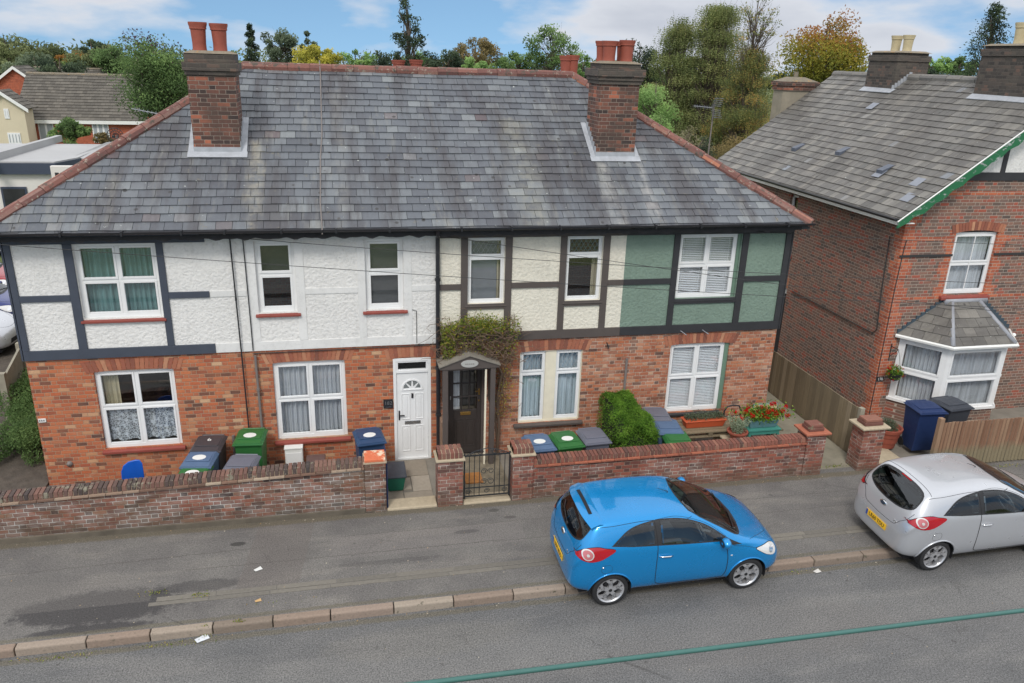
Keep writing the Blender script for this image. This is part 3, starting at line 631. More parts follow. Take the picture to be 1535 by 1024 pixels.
window(h1, *W1[:2], 3.225, 4.598, (1, 1), (1, 1), dress=[('curtain', (0, .46), (0, 1), 'curtain_teal'), ('curtain', (.5, 1), (0, 1), 'curtain_teal')], sill=(.04, .07, .075, 'red_sill'), lab='upstairs window with teal curtains', fw=.06)
window(h1, *G1[:2], .604, 2.198, (1, 1), (.47, .53), dress=[('lace', (0, 1), (.0, .53), 'lace'), ('curtain', (0, .24), (.5, 1), 'curtain_tan')], sill=(.05, .07, .085, 'red_sill'), lab='ground floor window with lace half curtains', fw=.06)
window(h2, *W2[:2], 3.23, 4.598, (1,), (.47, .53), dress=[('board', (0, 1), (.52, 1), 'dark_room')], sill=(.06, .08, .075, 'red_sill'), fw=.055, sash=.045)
window(h2, *W3[:2], 3.215, 4.598, (1,), (.47, .53), dress=[('board', (0, 1), (0, 1), 'dim_board')], sill=(.07, .08, .075, 'red_sill'), fw=.055, sash=.045)
window(h2, *G2[:2], .559, 2.2, (1, 1), (.48, .52), dress=full_cur('net'), sill=(.06, .08, .085, 'red_sill'), fw=.065, lab='wide window with grey net curtains')
window(h3, *W4[:2], 3.27, 4.598, (1,), (.29, .71), sill=(.05, .06, .06, 'brown_paint'), fw=.035, leaded=True, dress=[('curtain', (.86, 1), (0, 1), 'curtain_tan'), ('board', (0, .85), (0, 1), 'reflection_grey')])  # grey board added behind the glass, its colour imitating a reflection
window(h3, *W5[:2], 3.27, 4.598, (1,), (.29, .71), sill=(.05, .06, .06, 'brown_paint'), fw=.035, leaded=True, dress=[('curtain', (.84, 1), (0, .7), 'curtain_tan')])
for (a, b) in ((9.16, 9.70), (9.93, 10.472)):
    window(h3, a, b, .62, 2.185, (1,), (.3, .7), fw=.03, leaded=True, dress=full_cur('curtain_blue'), lab='narrow leaded window with pale blue curtain')
mu = MB(); mu.box(9.702, 9.928, .03, .11, .6, 2.2); mu.box(9.144, 9.159, .02, .11, .6, 2.2); mu.box(10.473, 10.488, .02, .11, .6, 2.2); mu.box(9.16, 10.47, .021, .11, .578, .618); mu.build('window_mullion', M['cream_paint'], h3)
si = MB(); si.prism([(-.09, .5), (.03, .5), (.03, .578), (-.09, .55)], 'x', 9.05, 10.56); si.build('sill', M['brown_paint'], h3, bevel=.006)
window(h4, W6[0], W6[1]-.06, 3.235, 4.6, (1, 1), (.48, .52), dress=[('blind', (0, .49), (0, 1), 'blind'), ('blind', (.51, 1), (0, 1), 'blind')], sill=(.02, .05, .07, 'black_paint'), lab='upstairs window with white venetian blinds')
window(h4, G4[0], G4[1]-.09, .605, 2.2, (1, 1), (.48, .52), dress=[('blind', (0, .49), (0, 1), 'blind'), ('blind', (.51, 1), (0, 1), 'blind')], sill=(.04, .05, .09, 'black_paint'), lab='ground floor window with white venetian blinds')
k = MB(); k.box(13.73, 13.818, .03, .11, .605, 2.203); k.box(13.712, 13.768, .025, .11, 3.236, 4.615); k.build('reveal_lining', M['green_paint'], h4)
# house 2 front door
d = MB(); x0, x1, zb, zt = 6.553, 7.309, -.1, 2.18
d.box(x0, x0+.06, .0, .09, zb, zt); d.box(x1-.06, x1, .0, .09, zb, zt); d.box(x0+.06, x1-.06, .001, .09, zt-.07, zt); d.box(x0+.06, x1-.06, .002, .09, 1.86, 1.915); d.box(x0+.06, x1-.06, -.01, .09, zb, zb+.05)
fr = d.build('door_frame', M['upvc'], h2, bevel=.004)
MB().box(x0+.1, x1-.1, .03, .036, 1.94, 2.08).build('fanlight_pane', M['glass_dark'], fr); MB().box(x0+.062, x0+.098, .012, .08, 1.917, 2.108).box(x1-.098, x1-.062, .012, .08, 1.917, 2.108).box(x0+.1, x1-.1, .012, .08, 2.082, 2.108).box(x0+.1, x1-.1, .012, .08, 1.916, 1.938).build('fanlight_surround', M['upvc'], fr)
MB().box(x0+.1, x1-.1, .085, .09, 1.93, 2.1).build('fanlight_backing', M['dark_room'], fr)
d = MB(); a, b = x0+.063, x1-.063; d.box(a, b, .03, .07, -.048, 1.857)
def panel(mb, a, b, c, e, y=.03):
    t = .014; mb.box(a, b, y-.012, y, c, c+t); mb.box(a, b, y-.012, y, e-t, e); mb.box(a, a+t, y-.012, y, c+t, e-t); mb.box(b-t, b, y-.012, y, c+t, e-t); mb.box(a+.05, b-.05, y-.008, y, c+.05, e-.05)
for (p, q) in ((.09, .265), (.365, .54)):
    panel(d, a+p, a+q, .1, .68); panel(d, a+p, a+q, .83, 1.4)
for k_ in range(12):
    q0, q1 = math.pi*k_/12, math.pi*(k_+1)/12
    d.prism([(.5*(a+b)+.215*math.cos(q0), 1.5+.215*math.sin(q0)), (.5*(a+b)+.215*math.cos(q1), 1.5+.215*math.sin(q1)), (.5*(a+b)+.185*math.cos(q1), 1.5+.185*math.sin(q1)), (.5*(a+b)+.185*math.cos(q0), 1.5+.185*math.sin(q0))], 'y', .015, .03)
d.box(.5*(a+b)-.22, .5*(a+b)+.22, .014, .03, 1.47, 1.495)
dr = d.build('front_door', M['upvc'], h2, bevel=.003)
g = MB(); cx = .5*(a+b)
for k_ in range(4):
    q0, q1 = math.pi*(k_+.09)/4, math.pi*(k_+.91)/4; g.prism([(cx+.06*math.cos((q0+q1)/2), 1.505+.05*math.sin((q0+q1)/2)), (cx+.17*math.cos(q0), 1.505+.17*math.sin(q0)), (cx+.175*math.cos((q0+q1)/2), 1.505+.175*math.sin((q0+q1)/2)), (cx+.17*math.cos(q1), 1.505+.17*math.sin(q1))], 'y', .026, .033)
g.build('door_glazing', M['glass_dark'], dr)
g = MB(); g.box(cx-.16, cx+.16, .012, .03, .72, .79); g.build('letterbox', M['steel'], dr, bevel=.004)
g = MB(); g.box(cx-.02, cx+.02, .012, .03, 1.3, 1.4); g.build('knocker', M['black_plastic'], dr)
g = MB(); g.box(a+.03, a+.06, .015, .03, .82, 1.03); g.box(a+.035, a+.15, -.015, .0, .915, .94); g.tube([(a+.045, .02, .93), (a+.045, -.01, .93)], .011, 6); g.build('door_handle', M['black_plastic'], dr, bevel=.003)
g = MB(); g.box(6.345, 6.535, -.03, -.004, 1.12, 1.315); pl = g.build('number_plaque', M['black_plastic'], h2, bevel=.003)
text_mesh('182', .105, M['steel'], 'number', pl, Matrix.Translation(Vector((6.44, -.033, 1.235))-h2.location) @ Matrix.Rotation(R(90), 4, 'X'))
MB().box(6.385, 6.495, -.033, -.03, 1.148, 1.154).build('number_underline', M['steel'], pl)
# house 1 small plaque and vents
g = MB(); g.box(.03, .155, -.02, -.002, 1.25, 1.32); g.build('name_plaque', M['white_paint'], h1); g = MB()
for q in range(3): g.box(.045+q*.035, .062+q*.035, -.024, -.02, 1.27, 1.3)
g.build('plaque_lettering', M['black_paint'], h1)
g = MB(); g.lathe([(.001, -.05), (.05, -.04), (.055, 0)], (.42, 0, .35), 'y', 12); g.build('vent_cowl', M['grey_pipe'], h1, smooth=True)
# downpipes and cables
def pipe(par, pts, rad, mt, name='downpipe', brk=True):
    g = MB(); g.tube(pts, rad, 8); z = pts[-1][2]+.5
    if brk:
        for i in range(1, len(pts)):
            a, b = Vector(pts[i-1]), Vector(pts[i]); n_ = int((b-a).length/1.2)
            for q in range(1, n_+1): c = a+(b-a)*(q/(n_+1)); g.lathe([(rad, -.03), (rad*1.35, -.028), (rad*1.35, .028), (rad, .03)], c, 'z', 8)
    return g.build(name, M[mt], par, smooth='auto')
pipe(h1, [(3.25, -.4, 4.8), (3.70, -.07, 4.66), (3.72, -.07, 2.4), (3.73, -.06, .2), (3.73, -.06, -.1)][1:], .014, 'black_plastic', 'service_pipe')
pipe(h2, [(3.92, -.05, 4.7), (3.93, -.05, 3.0), (3.93, -.05, 2.5)], .01, 'cable', 'service_cable', False)
pipe(h2, [(3.96, -.06, 2.4), (3.97, -.06, 1.0), (3.99, -.06, -.09)], .024, 'grey_pipe', 'conduit')
pipe(h2, [(7.4, -.4, 4.84), (7.42, -.36, 4.74), (7.44, -.1, 4.62), (7.44, -.09, 3.), (7.45, -.09, -.09)], .042, 'black_plastic')
pipe(h2, [(3.93, -.03, 2.43), (7.3, -.03, 2.45)], .009, 'cable', 'wall_cable', False); pipe(h2, [(6.95, -.03, 3.2), (7.03, -.03, 3.17), (7.03, -.03, 2.5)], .006, 'cable', 'wall_cable', False)
pipe(h4, [(11.47, -.02, 1.2), (11.47, -.02, 1.95)], .028, 'grey_pipe', 'conduit', False)
pipe(h1, [(3.42, -.05, -.09), (3.42, -.05, .75)], .03, 'grey_pipe', 'standpipe', False)
P_ = lambda x, v: (x, -.35+v*C35-.03*math.sin(R(35)), EZ+v*math.sin(R(35))+.03)
pipe(h2, [(5.36, 3.46, RZ+.15), P_(5.37, 4.4), P_(5.37, 2.5), P_(5.33, 1.8), P_(5.31, .6), P_(5.33, .05), (5.33, -.45, 4.8)], .012, 'grey_pipe', 'roof_cable', False)
for x in (12.65, 13.15): pipe(h4, [(x-.04, -.03, 2.53), (x+.06, -.16, 2.47)], .012, 'steel', 'wall_bracket', False)
g = MB(); g.tube([(11.0, 0, 2.32), (11.0, -.07, 2.3), (11.02, -.07, 2.2)], .012, 6); g.tube([(10.96, -.04, 2.26), (11.05, -.05, 2.26)], .012, 6); g.build('wall_hook', M['iron'], h3)
# chimneys of the terrace
chimney(h1, 3.04, 3.87, 1.25, 1.95, 5.7, 7.4, [(3.26, 1.6), (3.62, 1.6)], ('brick_chimney', 'brick_sooty'), corb=((0, .03, .075), (.075, .06, .15), (.225, .015, .15)), lab='brick chimney with two tall red pots', poth=.52)
chimney(h4, 10.88, 11.72, 1.2, 1.95, 5.7, 7.42, [(11.1, 1.42), (11.47, 1.42), (11.06, 1.72), (11.5, 1.72)], ('brick_chimney', 'brick_sooty'), corb=((0, .03, .075), (.075, .055, .075), (.15, .085, .15), (.3, .0, .1)), lab='brick chimney with four red pots and orange lichen', poth=.43)
def flash(par, x0, x1, y0, y1):
    g = MB(); zr = lambda y: EZ+.025+S35*(y+.35)
    g.hexa([(x0-.12, y0-.13, zr(y0-.13)+.018), (x1+.12, y0-.13, zr(y0-.13)+.018), (x1+.12, y0, zr(y0)+.018), (x0-.12, y0, zr(y0)+.018), (x0-.12, y0-.13, zr(y0-.13)+.024), (x1+.12, y0-.13, zr(y0-.13)+.024), (x1+.1, y0, zr(y0)+.024), (x0-.1, y0, zr(y0)+.024)])
    g.box(x0-.012, x1+.012, y0-.014, y0-.002, zr(y0)-.02, zr(y0)+.1)
    for xa, sg in ((x1, 1), (x0, -1)):
        n = 6
        for k_ in range(n):
            ya, yb = y0+(y1-y0)*k_/n, y0+(y1-y0)*(k_+1)/n; g.box(min(xa+sg*.002, xa+sg*.012), max(xa+sg*.002, xa+sg*.012), ya, yb+.02, zr(ya)-.02, zr(yb)+.12)
        xs_ = sorted((xa+sg*.0, xa+sg*.11)); g.hexa([(xs_[0], y0-.02, zr(y0-.02)+.019), (xs_[1], y0-.02, zr(y0-.02)+.019), (xs_[1], y1+.1, zr(y1+.1)+.019), (xs_[0], y1+.1, zr(y1+.1)+.019), (xs_[0], y0-.02, zr(y0-.02)+.028), (xs_[1], y0-.02, zr(y0-.02)+.028), (xs_[1], y1+.1, zr(y1+.1)+.028), (xs_[0], y1+.1, zr(y1+.1)+.028)])
    g.build('flashing', M['lead_pale'], par)
flash(h1, 3.04, 3.87, 1.25, 1.95); flash(h4, 10.88, 11.72, 1.2, 1.95)
# rear stacks whose pots show above the ridge
chimney(h2, 6.85, 7.8, 4.6, 5.05, 6., 7.28, [(7.12, 4.8), (7.53, 4.8)], ('brick_chimney', 'brick_chimney'), corb=((0, .03, .1),), lab='rear chimney with two squat red pots', poth=.36)
chimney(h3, 10.95, 11.45, 4.5, 5.0, 6., 7.35, [(11.13, 4.72), (11.3, 4.72)], ('brick_chimney', 'brick_chimney'), corb=((0, .03, .1),), lab='rear chimney with two close red pots', poth=.5)
# ---- porch and dark door of house 3
g = MB(); g.box(7.62, 7.68, .03, .1, -.09, 2.05); g.box(8.36, 8.42, .03, .1, -.09, 2.05); g.box(7.68, 8.36, .031, .1, 1.99, 2.05)
fr = g.build('door_frame', M['brown_paint'], h3)
dk = plain('door_brown', lin(58, 52, 50), .45, var=.1)
g = MB(); X0, X1 = 7.685, 8.355; cs = [7.775+.165*i for i in range(4)]; rs = [1.85-.3*i for i in range(4)]
g.box(X0, 7.775, .045, .09, -.06, 1.985); g.box(8.27, X1, .045, .09, -.06, 1.985); g.box(7.776, 8.269, .046, .09, 1.85, 1.985); g.box(7.776, 8.269, .046, .09, -.06, .95)
for c in cs[1:3]: g.box(c-.012, c+.012, .04, .085, .95, 1.85)
for r_ in rs[1:3]: g.box(7.776, 8.269, .042, .086, r_-.012, r_+.012)
panel(g, 7.8, 8.0, .12, .75, .046); panel(g, 8.04, 8.24, .12, .75, .046)
dr = g.build('front_door', dk, h3, bevel=.003)
MB().box(7.776, 8.269, .06, .066, .95, 1.85).build('door_glazing', M['glass'], dr)
c = MB(); curtain(c, 7.78, 7.91, .96, 1.84, .08, .01); c.build('door_curtain', M['net'], dr)
MB().box(7.92, 8.14, .028, .045, .84, .91).build('letterbox', M['brass'], dr, bevel=.004)
g = MB(); g.box(8.295, 8.325, .03, .046, 1.28, 1.42); g.box(8.23, 8.32, .01, .022, 1.36, 1.378); g.lathe([(.001, -.02), (.018, -.018), (.018, 0)], (8.31, .046, 1.15), 'y', 8); g.build('door_handle', M['brass'], dr)
MB().box(7.705, 7.725, .03, .045, 1.2, 1.28).build('lock', M['steel'], dr)
p = MB()
for (a, b) in ((7.49, 7.59), (8.44, 8.54)):
    p.box(a, b, -.52, -.42, -.09, 2.12); p.box(a+.04, a+.07, -.419, -.01, 1.2, 2.1)
p.prism([(7.42, 2.1), (8.61, 2.1), (8.61, 2.16), (8.015, 2.36), (7.42, 2.16)], 'y', -.54, -.5)
p.box(7.47, 8.56, -.5, -.0, 2.06, 2.1)
po = p.build('porch', M['brown_paint'], h3, bevel=.005)
p = MB()
for sg in (-1, 1):
    p.hexa([(8.015, -.57, 2.375), (8.015+sg*.61, -.57, 2.15), (8.015+sg*.61, .0, 2.15), (8.015, .0, 2.375), (8.015, -.57, 2.40), (8.015+sg*.61, -.57, 2.175), (8.015+sg*.61, .0, 2.175), (8.015, .0, 2.405)][::1])
p.build('porch_roof', plain('porch_felt', lin(128, 122, 112), .9, var=.3, bump=.01), po)
p = MB(); p.lathe([(1e-4, -.562), (.17, -.56), (.175, -.545), (1e-4, -.54)], (8.01, 0, 0), 'y', 24)
for v in p.v: v.z = v.z*.45+2.215
pq = p.build('name_oval', plain('oval', lin(170, 170, 166), .5), po)
g = MB()
for q in range(5): g.box(7.92+q*.038, 7.945+q*.038, -.5645, -.562, 2.205, 2.222)
g.build('oval_lettering', M['grey_pipe'], pq)
MB().box(8.33, 8.365, -.5, -.46, -.09, 2.06).build('cream_post', M['cream_paint'], po)
MB().box(7.47, 7.6, -.4, -.01, -.09, .9).build('porch_cheek', plain('weathered_board', lin(140, 112, 92), .9, var=.3, sc_=12), po)
tag(MB().box(7.85, 8.2, -1.25, -.85, -.052, -.03).build('doormat', plain('coir', lin(176, 120, 66), .95, var=.3, sc_=20, bump=.01)), 'orange coir doormat on the path inside the iron gate', 'doormat')
# ---------------------------------------------------------------- the neighbouring house
nb = thing('detached_house', 'tall brown brick house with slate gable roof, orange quoins and canted bay window', 'house', (21.4, 4.8, 0))
NY = .4; NR = 21.45; SN = .733; nz = lambda x: 4.85+SN*(x-17.55) if x < NR else 4.85+SN*(2*NR-17.55-x)
UPW = (19.29, 20.42, 2.98, 4.48)
b = MB(); wall_y(b, 17.93, 24.97, -.3, 4.95, NY, [UPW], .11)
b.add([(17.93, NY, 4.95), (24.97, NY, 4.95), (NR, NY, nz(NR)-.12)], ((0, 1, 2),))
sx = 17.93
def wall_x(mb, x, y0, y1, z0, z1, opens, depth):
    t = MB(); wall_y(t, y0, y1, z0, z1, 0, opens, depth)
    mb.add([(x+v.y, v.x, v.z) for v in t.v], [f[::-1] for f in t.f])
wall_x(b, sx, NY, 9.1, -.3, 5.0, [(4.62, 5.2, -.1, 2.0), (4.68, 5.12, 2.9, 3.66), (4.75, 5.15, 4.08, 4.55)], .12)
b.quad((24.97, NY, -.3), (24.97, 9.1, -.3), (24.97, 9.1, 5.), (24.97, NY, 5.)); b.add([(24.97, 9.1, -.3), (17.93, 9.1, -.3), (17.93, 9.1, 5.), (NR, 9.1, nz(NR)-.12), (24.97, 9.1, 5.)], ((0, 1, 2, 3, 4),))
b.build('brick_wall', M['brick_brown'], nb)
sl = MB(); cs = math.sqrt(1+SN*SN); VL = (NR-17.55)/(1/cs)
for sd in (0, 1):
    if sd == 0: O, U, V = Vector((17.55, 9.35, 4.85)), Vector((0, -1, 0)), Vector((1, 0, SN))
    else: O, U, V = Vector((2*NR-17.55, .1, 4.85)), Vector((0, 1, 0)), Vector((-1, 0, SN))
    slates(sl, O, U, V, [(0, -.03), (9.25, -.03), (9.25, VL), (0, VL)], .225, .21, 21+sd)
M['slate_vent'] = plain('slate_vent', lin(86, 92, 104), .5)
rf = sl.build('roof', M['slate_old'], nb)
u = MB(); u.quad((17.56, .11, 4.80), (NR, .11, nz(NR)-.05), (NR, 9.34, nz(NR)-.05), (17.56, 9.34, 4.80)); u.quad((NR, .11, nz(NR)-.05), (25.34, .11, 4.80), (25.34, 9.34, 4.80), (NR, 9.34, nz(NR)-.05)); u.build('underlay', M['underlay'], rf)
rt = MB(); ridge_run(rt, (NR, .1, nz(NR)+.02), (NR, 9.35, nz(NR)+.02), .5, .13); rt.build('ridge_tiles', rnd_mat('ridge_grey', [(0, lin(104, 102, 100)), (1, lin(126, 122, 116))]), rf)
for (x, y) in ((18.6, 6.3), (18.75, 4.4), (18.5, 2.25)):
    z = nz(x); tl = MB().hexa([(x-.1, y-.11, z-.04), (x-.1, y+.11, z-.04), (x+.2, y+.11, z+.17), (x+.2, y-.11, z+.17), (x-.1, y-.11, z+.05), (x-.1, y+.11, z+.05), (x+.2, y+.11, z+.18), (x+.2, y-.11, z+.18)]); tl.build('tile_vent', M['slate_vent'], rf)
for (x, y) in ((18.3, 2.25), (18.3, .9), (17.9, .6), (20.2, 5.6)):
    z = nz(x)+.034; tl = MB().hexa([(x, y-.14, z), (x, y+.14, z), (x+.22, y+.14, z+.22*SN), (x+.22, y-.14, z+.22*SN), (x, y-.14, z+.008), (x, y+.14, z+.008), (x+.22, y+.14, z+.22*SN+.006), (x+.22, y-.14, z+.22*SN+.006)]); tl.build('replacement_slate', plain('new_slate', lin(130, 134, 143), .5), rf)
g = MB(); g.prism([(-.06+17.5+.06*math.cos(R(q)), 4.84+.06*math.sin(R(q))) for q in range(180, 361, 30)], 'y', .12, 9.3); g.build('gutter', M['black_plastic'], nb)
g = MB(); g.box(17.56, 17.6, .1, 9.3, 4.68, 4.82); g.box(17.6, 17.92, .12, 9.3, 4.72, 4.74); g.build('eaves_board', M['white_paint'], nb)
vb = MB(); n = 34                   # carved bargeboard, green paint flaking off white
for sd in (-1, 1):
    for k_ in range(n):
        a, c = (17.45+(NR-17.45)*k_/n), (17.45+(NR-17.45)*(k_+1)/n)
        za, zc = nz(a)-.02, nz(c)-.02; w0, w1 = [.2+.03*math.cos(q*16)+(.0 if q > 17.9 else -.06) for q in (a, c)]
        if sd > 0: a, c = 2*NR-a, 2*NR-c
        vb.prism([(a, za-w0), (c, zc-w1), (c, zc), (a, za)], 'y', .04, .08)
t = NT('flaking_green'); Pn = t.pos(); f = t.range(t.noise(t.scl(Pn, (1, 1, 2.2)), 4.2, 5, .7), .56, .6)
vb.build('bargeboard', t.done(t.mix(f, lin(34, 104, 66), t.mix(t.noise(Pn, 20., 3), lin(50, 80, 66), lin(206, 208, 208))), .7), nb)
g = MB(); g.tube([(17.42, .035, nz(17.45)+.01), (NR, .035, nz(NR)+.03)], .015, 6); g.build('verge_strip', M['white_paint'], nb)
g = MB(); g.box(19.2, 25., NY-.03, NY, 5.62, 5.8); g.box(20.05, 20.17, NY-.032, NY, 5.8, 6.7); g.build('gable_timber', M['black_paint'], nb)
g = MB(); g.add([(19.35, NY-.012, 5.8), (23.55, NY-.012, 5.8), (NR, NY-.012, 7.4)], ((0, 1, 2),)); g.build('gable_render', M['rough_white'], nb)
window(nb, UPW[0], UPW[1], 2.99, 4.44, (1,), (.5, .5), y=NY+.06, fw=.06, dress=[('curtain', (0, 1), (0, 1), 'net')], lab='sash window with net curtain above the bay')
g = MB(); g.box(19.86, 19.88, NY+.045, NY+.06, 3.05, 4.38); g.build('glazing_bar', M['upvc'], nb)
g = MB(); g.prism([(NY-.1, 2.87), (NY+.08, 2.87), (NY+.08, 2.98), (NY-.1, 2.95)], 'x', 19.2, 20.52); g.build('sill', M['red_sill'], nb, bevel=.02)
a = MB(); arch(a, UPW[0], UPW[1], 4.5, .2, NY-.012, .1, .08); a.build('window_arch', M['brick_soldier'], nb)
for (y0, y1, z0, z1) in ((4.68, 5.12, 2.9, 3.66), (4.75, 5.15, 4.08, 4.55)):
    g = MB(); g.box(18.0, 18.05, y0, y1, z1-.07, z1); g.box(18.0, 18.05, y0, y1, z0, z0+.07); g.box(18.0, 18.05, y0, y0+.06, z0, z1); g.box(18.0, 18.05, y1-.06, y1, z0, z1)
    w = g.build('window', M['upvc'], nb); MB().box(18.03, 18.035, y0+.06, y1-.06, z0+.07, z1-.07).build('pane', M['glass'], w); MB().box(17.88, 18.0, y0-.04, y1+.04, z0-.08, z0).build('sill', M['red_sill'], w)
g = MB(); g.box(17.99, 18.03, 4.62, 5.2, -.1, 1.78); g.build('side_door', M['black_paint'], nb); MB().box(17.96, 18.03, 4.62, 5.2, 1.79, 1.95).build('side_door_lintel', M['white_paint'], nb)
for (y, z, h) in ((4.95, 4.72, .2), (4.9, 2.12, .3)):
    a = MB()
    for q in range(8): a.box(17.915, 17.93, y-.3+q*.075, y-.235+q*.075, z-h/2, z+h/2)
    a.build('window_arch', M['brick_soldier'], nb)
# bay
BP = [(18.4, .4), (19.05, -.45), (20.6, -.45), (21.22, .4)]
g = MB(); g.prism([BP[3], BP[2], BP[1], BP[0]][::-1], 'z', -.3, .42); bw = g.build('bay_base', M['brick_brown'], nb)
bay = MB(); pn = MB(); cu = MB()
for i in range(3):
    a, b = Vector((*BP[i], 0)), Vector((*BP[i+1], 0)); d = (b-a).normalized(); nrm = Vector((d.y, -d.x, 0)); L = (b-a).length
    def bx(u0, u1, d0, d1, z0, z1, mb=bay):
        p = [a+d*u0+nrm*d0, a+d*u1+nrm*d0, a+d*u1+nrm*d1, a+d*u0+nrm*d1]
        mb.hexa([(q.x, q.y, z0) for q in p][::-1]+[(q.x, q.y, z1) for q in p][::-1])
    z0, z1, zm = .42, 1.98, 1.2
    bx(0, .1, -.08, 0, z0, z1); bx(L-.1, L, -.08, 0.001, z0, z1); bx(.1, L-.1, -.08, 0, z1-.09, z1); bx(-.03, L+.03, -.06, .05, z0-.02, z0+.05); bx(.1, L-.1, -.08, 0, zm-.03, zm+.03)
    for (c, e) in ((z0+.05, zm-.03), (zm+.03, z1-.09)):
        bx(.1, .145, -.07, .012, c, e); bx(L-.145, L-.1, -.07, .012, c, e); bx(.145, L-.145, -.07, .011, c, c+.045); bx(.145, L-.145, -.07, .011, e-.045, e); bx(.14, L-.14, -.03, -.024, c+.04, e-.04, pn)
    n = int(L/.015)
    for k_ in range(n):
        p, q = [a+d*(.1+(L-.2)*(k_+s)/n)-nrm*(.15+.03*math.sin((k_+s)*.9)) for s in (0, 1)]
        cu.quad((p.x, p.y, z0), (q.x, q.y, z0), (q.x, q.y, z1), (p.x, p.y, z1))
bo = bay.build('bay_window', M['upvc'], nb, bevel=.005); pn.build('pane', M['glass'], bo); cu.build('curtain', M['net'], bo, smooth=True)
br = MB(); E = [(18.27, .4), (19.0, -.56), (20.66, -.56), (21.34, .4)]; T = [(19.35, .4), (19.5, .3), (20.25, .3), (20.38, .4)]; zt, ze = 2.8, 2.03
sl = MB()
for i in range(3):
    a, b, c, dd = Vector((*E[i], ze)), Vector((*E[i+1], ze)), Vector((*T[i+1], zt)), Vector((*T[i], zt))
    br.quad(a, b, c, dd); U = (b-a).normalized(); N = U.cross(dd-a).normalized(); V = N.cross(U); U2 = U
    pl = [((p-a).dot(U), (p-a).dot(V)) for p in (a, b, c, dd)]; slates(sl, a+N*.03, U, V, pl, .24, .3, 50+i)
br.quad((*E[3], ze), (*E[2], ze), (*E[1], ze), (*E[0], ze))
bro = sl.build('bay_roof', M['slate_old'], nb); br.build('underlay', M['underlay'], bro)
g = MB()
for i in (1, 2): g.tube([(*E[i], ze+.03), (*T[i], zt+.03)], [.06, .05], 6)
g.box(19.32, 20.45, .28, .4, zt-.03, zt+.1)
g.build('lead_hips', M['lead'], bro, smooth=True)
g = MB()
for i in (0, 2):
    p, q = (E[0], T[0]) if i == 0 else (E[3], T[3])
    for k_ in range(10):
        t0 = k_/10; x = p[0]+(q[0]-p[0])*t0; z = ze+(zt-ze)*t0; x2 = p[0]+(q[0]-p[0])*(t0+.1); g.box(min(x, x2), max(x, x2), .37, .399, z-.02, z+.16)
g.build('stepped_flashing', plain('dark_lead', lin(62, 76, 86), .6), bro)
g = MB(); pts = [(E[0][0]-.02, E[0][1]-.02, ze), (E[1][0]-.02, E[1][1]-.05, ze), (E[2][0]+.02, E[2][1]-.05, ze), (E[3][0]+.03, E[3][1]-.02, ze)]; g.tube(pts, .045, 6); g.build('bay_gutter', M['white_paint'], bro)
pipe(nb, [(21.32, .15, 2.0), (21.36, .33, 1.85), (21.36, .33, -.09)], .045, 'white_paint')
pipe(nb, [(17.9, .8, 4.3), (17.9, .72, 3.0), (17.9, .62, 2.1), (17.9, .75, 1.98), (17.9, 4.3, 1.98)], .012, 'cable', 'wall_cable', False)
pipe(nb, [(18.02, NY-.02, 4.3), (18.0, NY-.02, 4.15), (17.97, NY-.02, 3.2), (17.97, NY-.02, .0)], .01, 'cable', 'wall_cable', False)
g = MB(); g.box(17.93, 19.3, NY-.03, NY-.001, 3.905, 3.955); g.box(20.42, 24.9, NY-.03, NY-.001, 3.905, 3.955); g.build('cable_band', M['cable'], nb)
g = MB(); g.box(17.98, 18.17, NY-.02, NY-.002, .87, .99); pl = g.build('number_plaque', M['black_plastic'], nb)
text_mesh('176', .1, M['white_paint'], 'number', pl, Matrix.Translation(Vector((18.075, NY-.024, .93))-nb.location) @ Matrix.Rotation(R(90), 4, 'X'))
chimney(nb, 20.95, 21.95, 5.72, 7.0, 6.5, 8.1, [(21.45, 6.1), (21.45, 6.6)], ('brick_sooty', 'brick_sooty'), corb=((0, .03, .16), (.16, -.03, .07)), potmat='pot_buff', lab='sooty chimney with two buff pots, rear of the ridge', poth=.46)
chimney(nb, 20.95, 21.95, 1.0, 2.7, 6.5, 8.25, [(21.45, 2.2), (21.45, 1.6)], ('brick_sooty', 'brick_sooty'), corb=((0, .03, .16), (.16, -.03, .07)), potmat='pot_buff', lab='sooty chimney with buff pots nearest the street', poth=.5)
for (a, b) in ((5.72, 7.0), (1.0, 2.7)):
    g = MB(); n = 7
    for k_ in range(n):
        x = 20.9+k_*.08; g.box(x, x+.09, a-.012, a-.002, nz(x)-.02, nz(x)+.17)
    g.hexa([(20.8, a-.1, nz(20.8)+.03), (20.8, b+.04, nz(20.8)+.03), (20.95, b+.04, nz(20.95)+.02), (20.95, a-.12, nz(20.95)+.02), (20.8, a-.1, nz(20.8)+.045), (20.8, b+.04, nz(20.8)+.045), (20.95, b+.04, nz(20.95)+.045), (20.95, a-.12, nz(20.95)+.03)]); g.build('flashing', M['lead_pale'], nb)
# rear outrigger with rendered stack
g = MB(); g.box(19.7, 20.85, 9.36, 9.95, 4, 7.15); st = g.build('rendered_stack', plain('grey_render', lin(142, 134, 118), .9, var=.25, sc_=3, bump=.01), nb)
g = MB(); g.box(19.66, 20.89, 9.32, 9.99, 7.151, 7.3); g.box(19.62, 20.93, 9.28, 10.03, 7.301, 7.42); g.build('corbel', M['brick_chimney'], st)
g = MB(); g.hexa([(19.65, 9.3, 7.42), (20.9, 9.3, 7.42), (20.9, 10, 7.42), (19.65, 10, 7.42), (20., 9.5, 7.56), (20.5, 9.5, 7.56), (20.5, 9.8, 7.56), (20., 9.8, 7.56)]); g.cyl((20.25, 9.65, 0), .07, 7.5, 7.72); g.build('flaunching', M['flaunch'], st)
